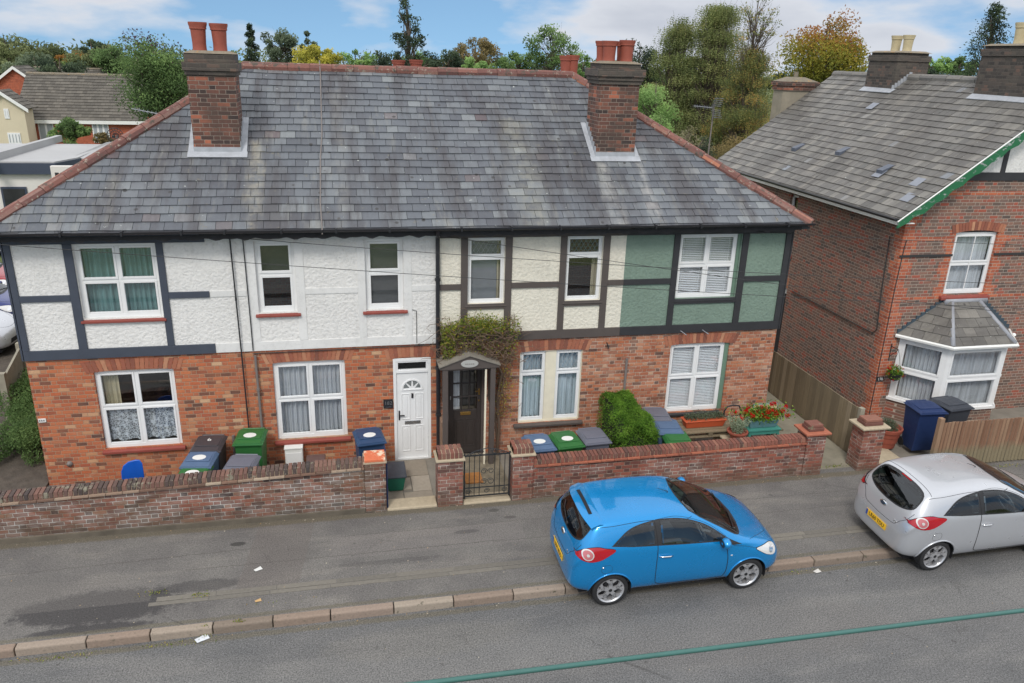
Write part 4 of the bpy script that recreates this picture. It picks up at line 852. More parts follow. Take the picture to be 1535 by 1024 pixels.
# ---------------------------------------------------------------- garden walls, gates, fences
M['plinth'] = plain('plinth', lin(98, 90, 78), .95, var=.4, sc_=3, bump=.02)
def garden_wall(label, xa, xb, za, zb_, mat, loose, name='garden_wall', white=False):
    w = thing(name, label, 'garden wall', ((xa+xb)/2, -1.94, 0))
    H = lambda x: za+(zb_-za)*(x-xa)/(xb-xa)
    g = MB(); n = 8
    for k_ in range(n):
        a, b = xa+(xb-xa)*k_/n, xa+(xb-xa)*(k_+1)/n
        g.quad((a, -2.05, -.3), (b, -2.05, -.3), (b, -2.05, H(b)-.15), (a, -2.05, H(a)-.15)); g.quad((b, -1.83, -.3), (a, -1.83, -.3), (a, -1.83, H(a)-.15), (b, -1.83, H(b)-.15))
        g.quad((a, -2.05, H(a)-.15), (b, -2.05, H(b)-.15), (b, -1.83, H(b)-.15), (a, -1.83, H(a)-.15))
    g.build('wall', M[mat], w)
    g = MB(); x = xa
    while x < xb-.02:
        e = min(x+.073, xb); j = random.uniform(-.005, .005); z0, z1 = H(x)-.115, H(x)+j
        g.hexa([(x+.004, -2.06+j, z0), (e-.004, -2.06+j, z0), (e-.004, -1.83, z0), (x+.004, -1.83, z0), (x+.004, -2.05+j, z1-.012), (e-.004, -2.05+j, z1-.012), (e-.004, -1.84, z1), (x+.004, -1.84, z1)]); x += .075
    g.build('coping', M[loose], w, bevel=.008)
    g = MB(); x = xa
    while x < xb-.02:
        e = min(x+.26, xb); g.hexa([(x+.003, -2.1, H(x)-.149), (e-.003, -2.1, H(e)-.149), (e-.003, -1.8, H(e)-.149), (x+.003, -1.8, H(x)-.149), (x+.003, -2.1, H(x)-.118), (e-.003, -2.1, H(e)-.118), (e-.003, -1.8, H(e)-.118), (x+.003, -1.8, H(x)-.118)]); x += .263
    g.build('tile_course', M['tile_worn' if mat == 'brick_garden' else 'terracotta'], w)
    if mat == 'brick_garden': MB().box(xa, xb, -2.075, -2.051, -.1, .1).build('plinth', M['plinth'], w, bevel=.01)
    g = MB(); g.hexa([(xa, -2.045, H(xa)-.117), (xb, -2.045, H(xb)-.117), (xb, -1.84, H(xb)-.117), (xa, -1.84, H(xa)-.117), (xa, -2.035, H(xa)-.04), (xb, -2.035, H(xb)-.04), (xb, -1.85, H(xb)-.04), (xa, -1.85, H(xa)-.04)]); g.build('coping_mortar', M['mortar'], w)
    return w
def pier(label, x0, x1, zt, mat, style, par=None):
    w = thing('brick_pier', label, 'brick pier', ((x0+x1)/2, -1.9, 0), 0, 'brick piers along the pavement')
    MB().box(x0, x1, -2.075, -1.7, -.3, zt).build('pier_shaft', M[mat], w)
    if style == 'slab':         # cracked terracotta slab
        MB().box(x0-.02, x1+.02, -2.09, -1.69, zt+.001, zt+.03).build('pier_slab', M['mortar'], w); MB().box(x0+.0, x1, -2.08, -1.71, zt+.031, zt+.085).build('pier_cap', rnd_mat('cap_orange', [(0, lin(206, 110, 74)), (1, lin(206, 110, 74))], .8, .2, spots=(lin(222, 202, 176), 5., .52)), w, bevel=.01)
    elif style == 'bricks':     # pale stone slab with bricks on edge
        MB().box(x0-.04, x1+.04, -2.11, -1.67, zt+.001, zt+.04).build('pier_slab', M['sandstone'], w, bevel=.008)
        g = MB(); n = int((x1-x0)/.075)
        for k_ in range(n):
            a = x0+k_*(x1-x0)/n; g.box(a+.005, a+(x1-x0)/n-.005, -2.06, -1.9, zt+.041, zt+.16); g.box(a+.005, a+(x1-x0)/n-.005, -1.89, -1.72, zt+.041, zt+.17)
        c = g.build('pier_cap', M['brick_loose'], w, bevel=.008); MB().box(x0+.005, x1-.005, -2.052, -1.73, zt+.041, zt+.152).build('cap_mortar', M['mortar'], c)
    else:
        MB().box(x0-.07, x1+.07, -2.14, -1.63, zt+.001, zt+.045).build('pier_slab', M['terracotta'] if style == 'tile' else M['sandstone'], w, bevel=.01)
        g = MB(); g.box(x0+.04, x1-.04, -2.03, -1.74, zt+.046, zt+.115); g.box(x0+.06, x1-.06, -2.01, -1.76, zt+.118, zt+.18); g.build('pier_cap', M['brick_loose'], w, bevel=.01)
    return w
garden_wall('long dark brick garden wall in front of the white houses, dark coping', -6., 5.885, .72, 1.05, 'brick_garden', 'brick_loose_grey')
garden_wall('red brick garden wall behind the blue car, topped with bricks on edge', 9.0, 14.66, .83, .87, 'brick_garden_red', 'brick_loose')
pier('brick pier with orange slab on top beside the white front door path', 5.89, 6.26, 1.0, 'brick_garden', 'slab')
pier('brick pier with stone slab to the left of the iron gate', 7.2, 7.66, .93, 'brick_garden_red', 'bricks')
pier('brick pier with stone slab to the right of the iron gate', 8.6, 8.99, .93, 'brick_garden_red', 'bricks')
pier('brick pier with terracotta slab at the side passage, end of the red wall', 14.665, 15.08, .92, 'brick_garden_red', 'tile')
pier('brick pier beside the terracotta pot at the neighbour entrance', 15.93, 16.43, .95, 'brick_garden_red', 'stone')
gt = thing('iron_gate', 'black wrought iron gate with scrolls between two brick piers', 'gate', (8.13, -1.97, 0))
g = MB(); g.box(7.69, 7.715, -1.985, -1.96, .07, 1.0); g.box(8.545, 8.57, -1.985, -1.96, .07, 1.0); g.box(7.716, 8.544, -1.984, -1.961, .1, .12); g.box(7.716, 8.544, -1.984, -1.961, .95, .97); g.box(7.716, 8.544, -1.984, -1.961, .28, .292)
g.build('gate_frame', M['iron'], gt)
g = MB()
for k_ in range(1, 9):
    if k_ in (4, 5): continue
    x = 7.7+.86*k_/9; g.tube([(x, -1.972, .1), (x, -1.972, .96)], .007, 6)
g.build('gate_bars', M['iron'], gt)
g = MB()
def scroll(cx, cz, r0, sg, turns=1.4, a0=0.): return [(cx+sg*(r0*(1-.6*q/20))*math.cos(a0+q/20*turns*2*math.pi), -1.972, cz+(r0*(1-.6*q/20))*math.sin(a0+q/20*turns*2*math.pi)) for q in range(21)]
for (cx, cz, r0, sg) in ((8.07, .4, .07, 1), (8.2, .4, .07, -1), (8.07, .62, .06, 1), (8.2, .62, .06, -1), (8.0, 1.02, .06, 1), (8.25, 1.02, .06, -1), (7.86, .98, .05, -1), (8.4, .98, .05, 1), (7.78, .2, .055, 1), (8.13, .2, .055, 1), (8.47, .2, .055, 1)): g.tube(scroll(cx, cz, r0, sg), .006, 5)
g.tube([(7.73, -1.972, .97), (7.9, -1.972, 1.05), (8.13, -1.972, 1.1), (8.36, -1.972, 1.05), (8.54, -1.972, .97)], .008, 5)
g.build('gate_scrolls', M['iron'], gt)
tag(MB().box(6.27, 6.295, -2.02, -1.3, .03, .95).build('open_gate', plain('navy_paint', lin(34, 48, 84), .5), bevel=.004), 'narrow navy blue gate folded open against the brick pier', 'gate')
def board_fence(name, label, p0, p1, h0, h1, bw, mat, posts, z0=-.1, rail=True, cat='fence', round_=False, top=None):
    f = thing(name, label, cat, (*p0, 0)); g = MB(); a, b = Vector((*p0, 0)), Vector((*p1, 0)); L = (b-a).length; d = (b-a)/L; n = Vector((-d.y, d.x, 0)); k_ = 0; x = 0
    while x < L-.02:
        e = min(x+bw, L); h = h0+(h1-h0)*x/L+random.uniform(-.008, .008); j = random.uniform(-.004, .004); t = .02
        p = [a+d*(x+.004)+n*(j-t), a+d*(e-.004)+n*(j-t), a+d*(e-.004)+n*(j), a+d*(x+.004)+n*(j)]
        if round_: c = (p[0]+p[1])/2; p[0] = p[0]+n*.012; p[1] = p[1]+n*.012; q = c-n*.012; g.add([(*v[:2], z) for z in (z0, h) for v in (p[0], q, p[1], p[2], p[3])], ((0, 1, 6, 5), (1, 2, 7, 6), (2, 3, 8, 7), (3, 4, 9, 8), (4, 0, 5, 9), (5, 6, 7, 8, 9)))
        else: g.hexa([(v.x, v.y, z0) for v in p]+[(v.x, v.y, h) for v in p])
        x += bw
    g.build('boards', mat, f)
    g = MB()
    for zf in (.25, .8):
        p = [a+n*.001, b+n*.001, b+n*.04, a+n*.04]; g.hexa([(v.x, v.y, z0+zf*(h0-z0)) for v in p]+[(v.x, v.y, z0+zf*(h0-z0)+.07) for v in p])
    g.build('rails', mat, f)
    for s in posts:
        g = MB(); c = a+d*s[0]; g.hexa([(c.x-.05, c.y-.05, -.3), (c.x+.05, c.y-.05, -.3), (c.x+.05, c.y+.05, -.3), (c.x-.05, c.y+.05, -.3), (c.x-.05, c.y-.05, s[1]), (c.x+.05, c.y-.05, s[1]), (c.x+.05, c.y+.05, s[1]), (c.x-.05, c.y+.05, s[1])]); g.build('fence_post', s[2], f, bevel=.008)
    return f
def wood(name, stops, low=None):
    t = NT(name); P = t.pos(); c = t.ramp(t.attr(), stops); n = t.noise(t.scl(P, (9, 9, .8)), 3., 4, .7)
    c = t.mix(n, t.mix(1., c, (.62,)*3, 'MULTIPLY'), t.mix(1., c, (1.3,)*3, 'MULTIPLY'))
    if low: c = t.mix(t.range(t.m('ADD', t.sep(P)[2], t.m('MULTIPLY', t.noise(P, 5., 4), .35)), low[1], low[1]+.18, .85, 0.), c, low[0])
    t.bump(n, .006); return t.done(c, .9)
M['wood_grey'] = wood('wood_grey', [(0, lin(112, 100, 80)), (.5, lin(132, 118, 94)), (1, lin(146, 132, 110))]); M['wood_red'] = wood('wood_red', [(0, lin(120, 88, 68)), (.5, lin(136, 104, 82)), (1, lin(150, 122, 98))], (lin(128, 120, 96), .5))
M['concrete'] = plain('concrete', lin(150, 144, 128), .95, var=.25, sc_=4, bump=.01); M['timber'] = wood('timber', [(0, lin(150, 134, 108)), (1, lin(172, 158, 130))])
board_fence('side_fence', 'weathered grey brown board fence along the side passage', (16.27, 9), (16.27, -1.45), 1.05, 1.1, .145, M['wood_grey'], [(10.45, 1.14, M['concrete']), (4., 1.1, M['concrete'])], cat='fence')
board_fence('paling_fence', 'reddish half-round paling fence behind the silver car', (17.6, -2.2), (31, -2.2), 1.05, .98, .09, M['wood_red'], [(.0, 1.16, M['wood_red']), (4, 1.0, M['wood_red']), (8, 1.0, M['wood_red'])], z0=.03, round_=True)
# concrete panel fence left of the terrace
f = thing('concrete_fence', 'grey concrete panel fence beside the parked cars', 'fence', (-2.4, 5, 0)); g = MB()
for k_ in range(3): g.hexa([(-1.75-.33*k_, 3.2+2*k_, -.3), (-1.70-.33*k_, 3.2+2*k_, -.3), (-2.03-.33*k_, 5.1+2*k_, -.3), (-2.08-.33*k_, 5.1+2*k_, -.3), (-1.75-.33*k_, 3.2+2*k_, .95), (-1.70-.33*k_, 3.2+2*k_, .95), (-2.03-.33*k_, 5.1+2*k_, .95), (-2.08-.33*k_, 5.1+2*k_, .95)])
g.build('panels', M['concrete'], f)
for k_ in range(4): MB().box(-1.79-.33*k_, -1.66-.33*k_, 3.05+2*k_, 3.19+2*k_, -.3, 1.06).build('fence_post', M['concrete'], f)
# ---------------------------------------------------------------- small three-door hatchbacks
def paint(name, c, metal=.35, rough=.3):
    t = NT(name); t.done(c, rough, metal); t.put(t.bsdf.inputs['Coat Weight'], 1.); t.put(t.bsdf.inputs['Coat Roughness'], .05); t.bsdf.inputs['Coat IOR'].default_value = 1.45
    n = t.noise(t.new('ShaderNodeTexCoord').outputs['Object'], 3., 3); t.put(t.bsdf.inputs['Roughness'], t.range(n, .3, .7, rough-.04, rough+.06))
    bf = t.new('ShaderNodeNewGeometry').outputs['Backfacing']; t.put(t.bsdf.inputs['Base Color'], t.mix(bf, c, (.02, .02, .022))); t.put(t.bsdf.inputs['Metallic'], t.m('MULTIPLY', t.m('SUBTRACT', 1., bf), metal)); return t.mat
M['glass_car'] = plain('glass_car', (.03, .034, .036), .04, 0, .3, 4.); M['glass_car'].node_tree.nodes['Principled BSDF'].inputs['Roughness'].default_value = .04
for l in list(M['glass_car'].node_tree.links):
    if l.to_socket.name == 'Roughness': M['glass_car'].node_tree.links.remove(l)
M['car_window'] = glass_mat('car_window', (.42, .46, .46), .07)
M['rubber'] = plain('rubber', (.018, .018, .019), .8); M['trim'] = plain('trim', (.02, .02, .022), .5); M['gap'] = plain('gap', (.008, .008, .01), .8)
M['alloy'] = plain('alloy', lin(196, 196, 198), .32, .6, var=.05); M['lamp_red'] = plain('lamp_red', (.4, .004, .012), .12, 0, .1, Coat_Weight=1.); M['lamp_clear'] = plain('lamp_clear', (.75, .74, .72), .1, .3, .1)
M['lamp_pink'] = plain('lamp_pink', (.5, .16, .17), .15); M['plate_yellow'] = plain('plate_yellow', lin(236, 186, 40), .5, var=.04); M['chrome'] = plain('chrome', (.8, .8, .8), .12, 1., 0)
M['seat'] = plain('seat', (.07, .07, .075), .8); M['seat_grey'] = plain('seat_grey', (.24, .25, .26), .85)
STN = [  # x, zb, half width, waist z, waist y, rail y, rail z, top z
 (-.635, .36, .40, .62, .38, .26, .66, .68), (-.625, .31, .58, .66, .55, .4, .71, .73), (-.59, .27, .65, .74, .66, .52, .85, .88), (-.54, .25, .715, .86, .705, .56, .99, 1.02),
 (-.47, .24, .755, .95, .73, .57, 1.13, 1.16), (-.38, .23, .785, 1.02, .745, .565, 1.27, 1.31), (-.29, .22, .80, 1.05, .75, .56, 1.37, 1.41), (-.2, .21, .81, 1.055, .755, .56, 1.415, 1.455), (-.05, .2, .818, 1.05, .765, .565, 1.44, 1.485),
 (.2, .2, .825, 1.03, .775, .575, 1.455, 1.505), (.5, .2, .829, 1.02, .785, .585, 1.46, 1.515), (.9, .2, .829, 1.0, .79, .59, 1.455, 1.515), (1.2, .2, .829, .98, .79, .59, 1.43, 1.49), (1.42, .2, .829, .965, .79, .585, 1.375, 1.435),
 (1.62, .2, .829, .955, .79, .60, 1.285, 1.345), (1.82, .2, .828, .945, .785, .63, 1.17, 1.23), (2.02, .2, .826, .93, .78, .665, 1.055, 1.105), (2.2, .21, .824, .91, .765, .66, .965, 1.005), (2.34, .22, .82, .88, .745, .63, .93, .955),
 (2.5, .23, .812, .84, .715, .58, .885, .91), (2.66, .23, .79, .79, .67, .52, .83, .855), (2.8, .24, .745, .735, .6, .44, .765, .785), (2.9, .26, .66, .66, .52, .36, .685, .70), (2.955, .29, .54, .58, .42, .28, .60, .61), (2.975, .34, .40, .50, .32, .2, .52, .53)]
WR = .30
STN = [(a, b, c, d, e, f, g_-(.02 if g_ > 1.2 else 0), h_-(.032 if h_ > 1.25 else 0)) for (a, b, c, d, e, f, g_, h_) in STN]
def body_mesh():
    vs, fs = [], []
    for (x, zb, w, zw, wy, ry, rz, zt) in STN:
        h = [(0, zb), (w*.78, zb), (w*.955, zb+.07), (w, zb+(zw-zb)*.34), (w*.998, zb+(zw-zb)*.62), (w*.975, zw-(zw-zb)*.16), (wy, zw), ((wy+ry)/2+.012, (zw+rz)/2+.01), (ry, rz), (ry*.72, rz+(zt-rz)*.62), (ry*.38, rz+(zt-rz)*.93), (0, zt)]
        vs += [(x, -y, z) for y, z in h]+[(x, y, z) for y, z in h[1:-1][::-1]]
    n = 22
    for i in range(len(STN)-1):
        for k in range(n): fs.append((i*n+k, i*n+(k+1) % n, (i+1)*n+(k+1) % n, (i+1)*n+k)[::-1])
    e = (len(STN)-1)*n; fs.append([k for k in range(n)][::1]); fs.append([e+k for k in range(n)][::-1])
    me = bpy.data.meshes.new('cage'); me.from_pydata(vs, [], fs); me.update()
    o = bpy.data.objects.new('cage', me); col.objects.link(o); m_ = o.modifiers.new('s', 'SUBSURF'); m_.levels = 3; m_.render_levels = 3; m_.subdivision_type = 'CATMULL_CLARK'
    bm_cr = me.attributes.new('crease_edge', 'FLOAT', 'EDGE')
    for ed, d in zip(me.edges, bm_cr.data):
        a, b = ed.vertices
        if abs(a-b) >= n and a//n+1 == b//n or b//n+1 == a//n:
            k = a % n
            if k in (6, 16): d.value = .35
            if k in (8, 14): d.value = .25
    dg = bpy.context.evaluated_depsgraph_get(); dg.update(); out = bpy.data.meshes.new_from_object(o.evaluated_get(dg)); bpy.data.objects.remove(o); return out
BASE = body_mesh()
import bmesh
bm = bmesh.new(); bm.from_mesh(BASE); bmesh.ops.recalc_face_normals(bm, faces=bm.faces); bm.to_mesh(BASE)
CT = BVHTree.FromBMesh(bm)
def hit(o, d):
    p, n, i, dist = CT.ray_cast(Vector(o), Vector(d), 10)
    return (p, n) if p is not None else (None, None)
def side(x, z, s=-1): return hit((x, s*3, z), (0, -s, 0))
def top(x, y): return hit((x, y, 3), (0, 0, -1))
def rear(y, z): return hit((-3, y, z), (1, 0, 0))
def front(y, z): return hit((6, y, z), (-1, 0, 0))
def patch(mb, poly, cast, off, cell=.03, flip=False, r=.5):
    a0, a1 = min(p[0] for p in poly), max(p[0] for p in poly); b0, b1 = min(p[1] for p in poly), max(p[1] for p in poly); seen = {}; o = len(mb.v)
    def vid(p):
        k = (round(p[0], 4), round(p[1], 4))
        if k not in seen:
            h, n = cast(*k)
            if h is None: seen[k] = None
            else:
                mb.v.append(h+n*off); seen[k] = len(mb.v)-1
        return seen[k]
    i = a0
    while i < a1:
        j = b0
        while j < b1:
            q = clip(poly, (i, i+cell, j, j+cell))
            if len(q) >= 3:
                ids = [vid(p) for p in q]; ids = [t for k, t in enumerate(ids) if t != ids[k-1]]
                if None not in ids and len(ids) >= 3: mb.f.append(ids if not flip else ids[::-1]); mb.r.append(r)
            j += cell
        i += cell
def smooth_poly(pts, n=6, closed=True):     # Catmull-Rom through the given outline
    out = []; m_ = len(pts)
    for i in range(m_ if closed else m_-1):
        p0, p1, p2, p3 = [Vector(pts[(i+k) % m_]) if closed else Vector(pts[min(max(i+k, 0), m_-1)]) for k in (-1, 0, 1, 2)]
        for j in range(n):
            t = j/n; q = .5*((2*p1)+(-p0+p2)*t+(2*p0-5*p1+4*p2-p3)*t*t+(-p0+3*p1-3*p2+p3)*t**3); out.append(tuple(q))
    if not closed: out.append(tuple(pts[-1]))
    return out
def line(mb, pts, cast, rad=.006, off=.0, step=8):
    P = [cast(*p) for p in smooth_poly(pts, step, False)]; P = [h+n*off for h, n in P if h is not None]
    if len(P) > 1: mb.tube(P, rad, 5)
def inpoly(p, poly):
    c = False; j = len(poly)-1
    for i in range(len(poly)):
        a, b = poly[i], poly[j]
        if (a[1] > p[1]) != (b[1] > p[1]) and p[0] < (b[0]-a[0])*(p[1]-a[1])/(b[1]-a[1])+a[0]: c = not c
        j = i
    return c
def ringpatch(mb, outer, inners, cast, off, cell=.014, flip=False):
    t = MB(); a0, a1 = min(p[0] for p in outer), max(p[0] for p in outer); b0, b1 = min(p[1] for p in outer), max(p[1] for p in outer); cache = {}
    def vid(p):
        k = (round(p[0], 4), round(p[1], 4))
        if k not in cache:
            h, n = cast(*k); cache[k] = None
            if h is not None: mb.v.append(h+n*off); cache[k] = len(mb.v)-1
        return cache[k]
    i = a0
    while i < a1:
        j = b0
        while j < b1:
            if not any(all(inpoly(q, w) for q in ((i, j), (i+cell, j), (i, j+cell), (i+cell, j+cell))) for w in inners):
                q = clip(outer, (i, i+cell, j, j+cell))
                if len(q) >= 3:
                    ids = [vid(p) for p in q]; ids = [t_ for k, t_ in enumerate(ids) if t_ != ids[k-1]]
                    if None not in ids and len(ids) >= 3: mb.f.append(ids[::-1] if flip else ids); mb.r.append(.5)
            j += cell
        i += cell
QW = smooth_poly([(.0, 1.105), (.10, 1.19), (.24, 1.285), (.42, 1.35), (.64, 1.385)], 5, False)+[(.655, 1.08), (.34, 1.085), (.12, 1.09)]
DW = smooth_poly([(.755, 1.392), (.98, 1.387), (1.22, 1.347), (1.46, 1.262), (1.66, 1.155), (1.78, 1.075)], 4, False)+[(1.79, 1.01), (1.3, 1.035), (.765, 1.065)]
OUT = smooth_poly([(-.04, 1.098), (.085, 1.2), (.23, 1.302), (.42, 1.368), (.7, 1.405), (.98, 1.402), (1.22, 1.363), (1.47, 1.275), (1.67, 1.168), (1.90, 1.02), (2.13, .912)], 4, False)+[(1.98, .915), (1.8, .992), (1.3, 1.018), (.7, 1.05), (.3, 1.068)]
WS = smooth_poly([(1.30, -.44), (1.245, -.2), (1.235, 0), (1.245, .2), (1.30, .44)], 3, False)+smooth_poly([(1.45, .535), (1.75, .60), (2.03, .655), (2.12, .62)], 3, False)+smooth_poly([(2.19, .4), (2.225, 0), (2.19, -.4)], 3, False)+smooth_poly([(2.12, -.62), (2.03, -.655), (1.75, -.60), (1.45, -.535)], 3, False)
RWIN = smooth_poly([(-.50, 1.12), (-.30, 1.05), (0, 1.03), (.30, 1.05), (.50, 1.12), (.535, 1.2), (.49, 1.33), (.3, 1.375), (0, 1.385), (-.3, 1.375), (-.49, 1.33), (-.535, 1.2)], 3)
def offset_out(poly, d):
    c = [sum(p[i] for p in poly)/len(poly) for i in (0, 1)]; out = []
    for i, p in enumerate(poly):
        a, b = poly[i-1], poly[(i+1) % len(poly)]; t = Vector((b[0]-a[0], b[1]-a[1])); t = t.normalized() if t.length else Vector((1, 0)); n = Vector((t.y, -t.x))
        if n.dot(Vector((p[0]-c[0], p[1]-c[1]))) < 0: n = -n
        out.append((p[0]+n.x*d, p[1]+n.y*d))
    return out
def build_car(name, label, loc, rz, rx, pm, spoiler, plate, detail=True, group=None):
    root = thing(name, label, 'car', loc, rz, group); root.rotation_euler = (rx, 0, rz)
    QWo, DWo, WSo, RWo = [offset_out(q, .012) for q in (QW, DW, WS, RWIN)]
    b = bmesh.new(); b.from_mesh(BASE); RA = .335
    dele = []
    for f in b.faces:
        c = f.calc_center_median()
        for wx in (0, 2.3):
            if abs(c.y) > .42 and math.hypot(c.x-wx, c.z-WR) < RA and c.z < .75: dele.append(f); break
    def winf(q, n_):
        if q.z < .9: return False
        if q.x > 1.15 and n_.z > .3 and inpoly((q.x, q.y), WSo): return True
        if q.x < -.1 and n_.x < -.2 and inpoly((q.y, q.z), RWo): return True
        return abs(q.y) > .45 and abs(n_.y) > .3 and (inpoly((q.x, q.z), QWo) or inpoly((q.x, q.z), DWo))
    rim = []
    for f in b.faces:
        ins = [winf(v.co, f.normal) for v in f.verts]
        if all(ins): dele.append(f)
        elif any(ins): f.material_index = 1
    bmesh.ops.delete(b, geom=list(set(dele)), context='FACES')
    for v in b.verts:
        if v.is_boundary and abs(v.co.y) > .4 and v.co.z < .8:
            for wx in (0, 2.3):
                d = math.hypot(v.co.x-wx, v.co.z-WR)
                if d < RA+.12 and v.co.z > .2:
                    k = (RA+.002)/d; nx_, nz_ = wx+(v.co.x-wx)*k, WR+(v.co.z-WR)*k; v.co.x, v.co.z = nx_, nz_
    me = bpy.data.meshes.new('body'); b.to_mesh(me); b.free(); me.materials.clear(); me.materials.append(pm); me.materials.append(M['gap']); me.polygons.foreach_set('use_smooth', [True]*len(me.polygons))
    body = bpy.data.objects.new('body', me); col.objects.link(body); body.parent = root
    g = MB()
    for wx in (0, 2.3):
        for s in (-1, 1):
            n = 20; p = [(wx+(RA+.0)*math.cos(q), WR+(RA+.0)*math.sin(q)) for q in [R(-14)+R(208)*k/n for k in range(n+1)]]
            ya, yb = s*.45, s*.80
            for i in range(n): g.quad((p[i][0], ya, p[i][1]), (p[i+1][0], ya, p[i+1][1]), (p[i+1][0], yb, p[i+1][1]), (p[i][0], yb, p[i][1]))
            g.add([(q[0], ya, q[1]) for q in p], [list(range(n+1))])
    g.box(-.45, 2.8, -.6, .6, .17, .3)
    g.build('wheel_arch_liner', M['gap'], root, local=True)
    g = MB()                # rounded lips round the arches
    for wx in (0, 2.3):
        for s in (-1, 1):
            pts = []
            for k in range(25):
                q = R(-2)+R(184)*k/24; h, n = side(wx+(RA+.012)*math.cos(q), WR+(RA+.012)*math.sin(q), s)
                if h is not None: pts.append(h+n*.002)
            if len(pts) > 2: g.tube(pts, .013, 6)
    g.build('arch_lip', pm, body, smooth=True, local=True)
    for wx in (0, 2.3):
        for s in (-1, 1):
            yo = s*.80
            w = MB(); w.lathe([(.215, -.17), (.262, -.185), (.288, -.17), (.3, -.14), (.3, -.045), (.288, -.012), (.262, -.0), (.232, -.004), (.215, -.02), (.212, -.1)], (0, 0, 0), 'y', 40)
            for v in w.v: v.y = yo+v.y*s; v.x += wx; v.z += WR
            tyre = w.build('wheel', M['rubber'], root, smooth='auto', local=True)
            w = MB(); w.lathe([(.222, 0), (.222, -.014), (.2, -.02), (.198, -.14)], (0, 0, 0), 'y', 40); w.lathe([(.198, -.03), (.21, -.008), (.222, -.0)], (0, 0, 0), 'y', 40)
            w.lathe([(.001, -.012), (.045, -.014), (.05, -.04), (.05, -.1)], (0, 0, 0), 'y', 20)
            for k in range(5):
                A = 2*math.pi*k/5+.31
                def PL(a, r): return (r*math.cos(A+a), r*math.sin(A+a))
                for poly in ([PL(-.7, .05), PL(-.24, .12), PL(.24, .12), PL(.7, .05)], [PL(-.24, .10), PL(-.26, .14), PL(-.47, .205), PL(-.17, .205), PL(-.09, .17), PL(0, .16)], [PL(0, .16), PL(.09, .17), PL(.17, .205), PL(.47, .205), PL(.26, .14), PL(.24, .10)], [PL(-.25, .1), PL(-.25, .15), PL(0, .161), PL(.25, .15), PL(.25, .1)][::-1]):
                    w.prism(poly, 'y', -.045, -.014)
            for v in w.v: v.y = yo+v.y*s; v.x += wx; v.z += WR
            w.build('rim', M['alloy'], tyre, smooth='auto', local=True)
            w = MB(); w.cyl((0, 0, 0), .2, -.13, -.12, 'y', 24); w.cyl((0, 0, 0), .12, -.12, -.07, 'y', 20)
            for v in w.v: v.y = yo+v.y*s; v.x += wx; v.z += WR
            w.build('brake_disc', M['trim'], tyre, local=True)
            w = MB(); w.cyl((0, 0, 0), .028, -.012, -.008, 'y', 16)
            for v in w.v: v.y = yo+v.y*s; v.x += wx; v.z += WR
            w.build('wheel_cap', M['trim'], tyre, local=True)
    # glass
    FT = [(1.80, 1.062), (1.92, .99), (2.08, .925), (2.0, .93), (1.81, 1.0)]
    for s in (-1, 1):
        c = lambda x, z, s=s: side(x, z, s)
        g = MB(); ringpatch(g, OUT, [QW, DW], c, .003, .02, s > 0); g.build('window_surround', M['trim'], root, smooth=True, local=True)
        for nm, pl in (('side_window', QW), ('side_window', DW)):
            g = MB(); patch(g, pl, c, .007, .035, s > 0); g.build(nm, M['car_window'], root, smooth=True, local=True)
    g = MB(); ringpatch(g, offset_out(WS, .022), [WS], top, .003, .03); g.build('windscreen_seal', M['trim'], root, smooth=True, local=True)
    g = MB(); patch(g, WS, top, .006, .05); g.build('windscreen', M['car_window'], root, smooth=True, local=True)
    g = MB(); patch(g, [(2.1, -.6), (2.2, -.3), (2.235, 0), (2.2, .3), (2.1, .6), (2.16, .6), (2.25, .3), (2.285, 0), (2.25, -.3), (2.16, -.6)][::-1], top, .004, .04); g.build('scuttle', M['trim'], root, local=True)
    g = MB()
    for (p, q) in (((2.17, -.25), (1.93, .3)), ((2.2, .3), (2.02, .62)),):
        a, b_ = top(2.2, q[1]-.5), top(*p)
    for (x0_, y0_, x1_, y1_) in ((2.21, -.05, 2.06, -.55), (2.19, .48, 2.13, .02)):
        P = [top(x0_+(x1_-x0_)*t, y0_+(y1_-y0_)*t) for t in (0, .25, .5, .75, 1)]; g.tube([h+n*.02 for h, n in P], .008, 5)
    g.build('wiper', M['trim'], root, local=True)
    g = MB(); ringpatch(g, offset_out(RWIN, .022), [RWIN], rear, .003, .02); g.build('rear_window_seal', M['trim'], root, smooth=True, local=True)
    g = MB(); patch(g, RWIN, rear, .007, .04); g.build('rear_window', M['car_window'], root, smooth=True, local=True)
    g = MB(); P = [rear(y, z) for y, z in ((0, 1.075), (.14, 1.1), (.3, 1.14), (.4, 1.2))]; g.tube([h+n*.02 for h, n in P], .008, 5); h, n = rear(0, 1.06); g.lathe([(1e-4, -.03), (.03, -.02), (.03, 0)], h, 'x', 10); g.build('rear_wiper', M['trim'], root, local=True)
    g = MB(); g.box(-.25, 2.1, -.68, .68, .32, .35); g.box(-.25, 2.1, -.71, -.68, .35, .93); g.box(-.25, 2.1, .68, .71, .35, .93); g.box(-.29, -.25, -.6, .6, .35, 1.0); g.box(1.78, 2.16, -.64, .64, .66, .90); g.build('cabin_trim', M['seat'], root, local=True, bevel=.02)
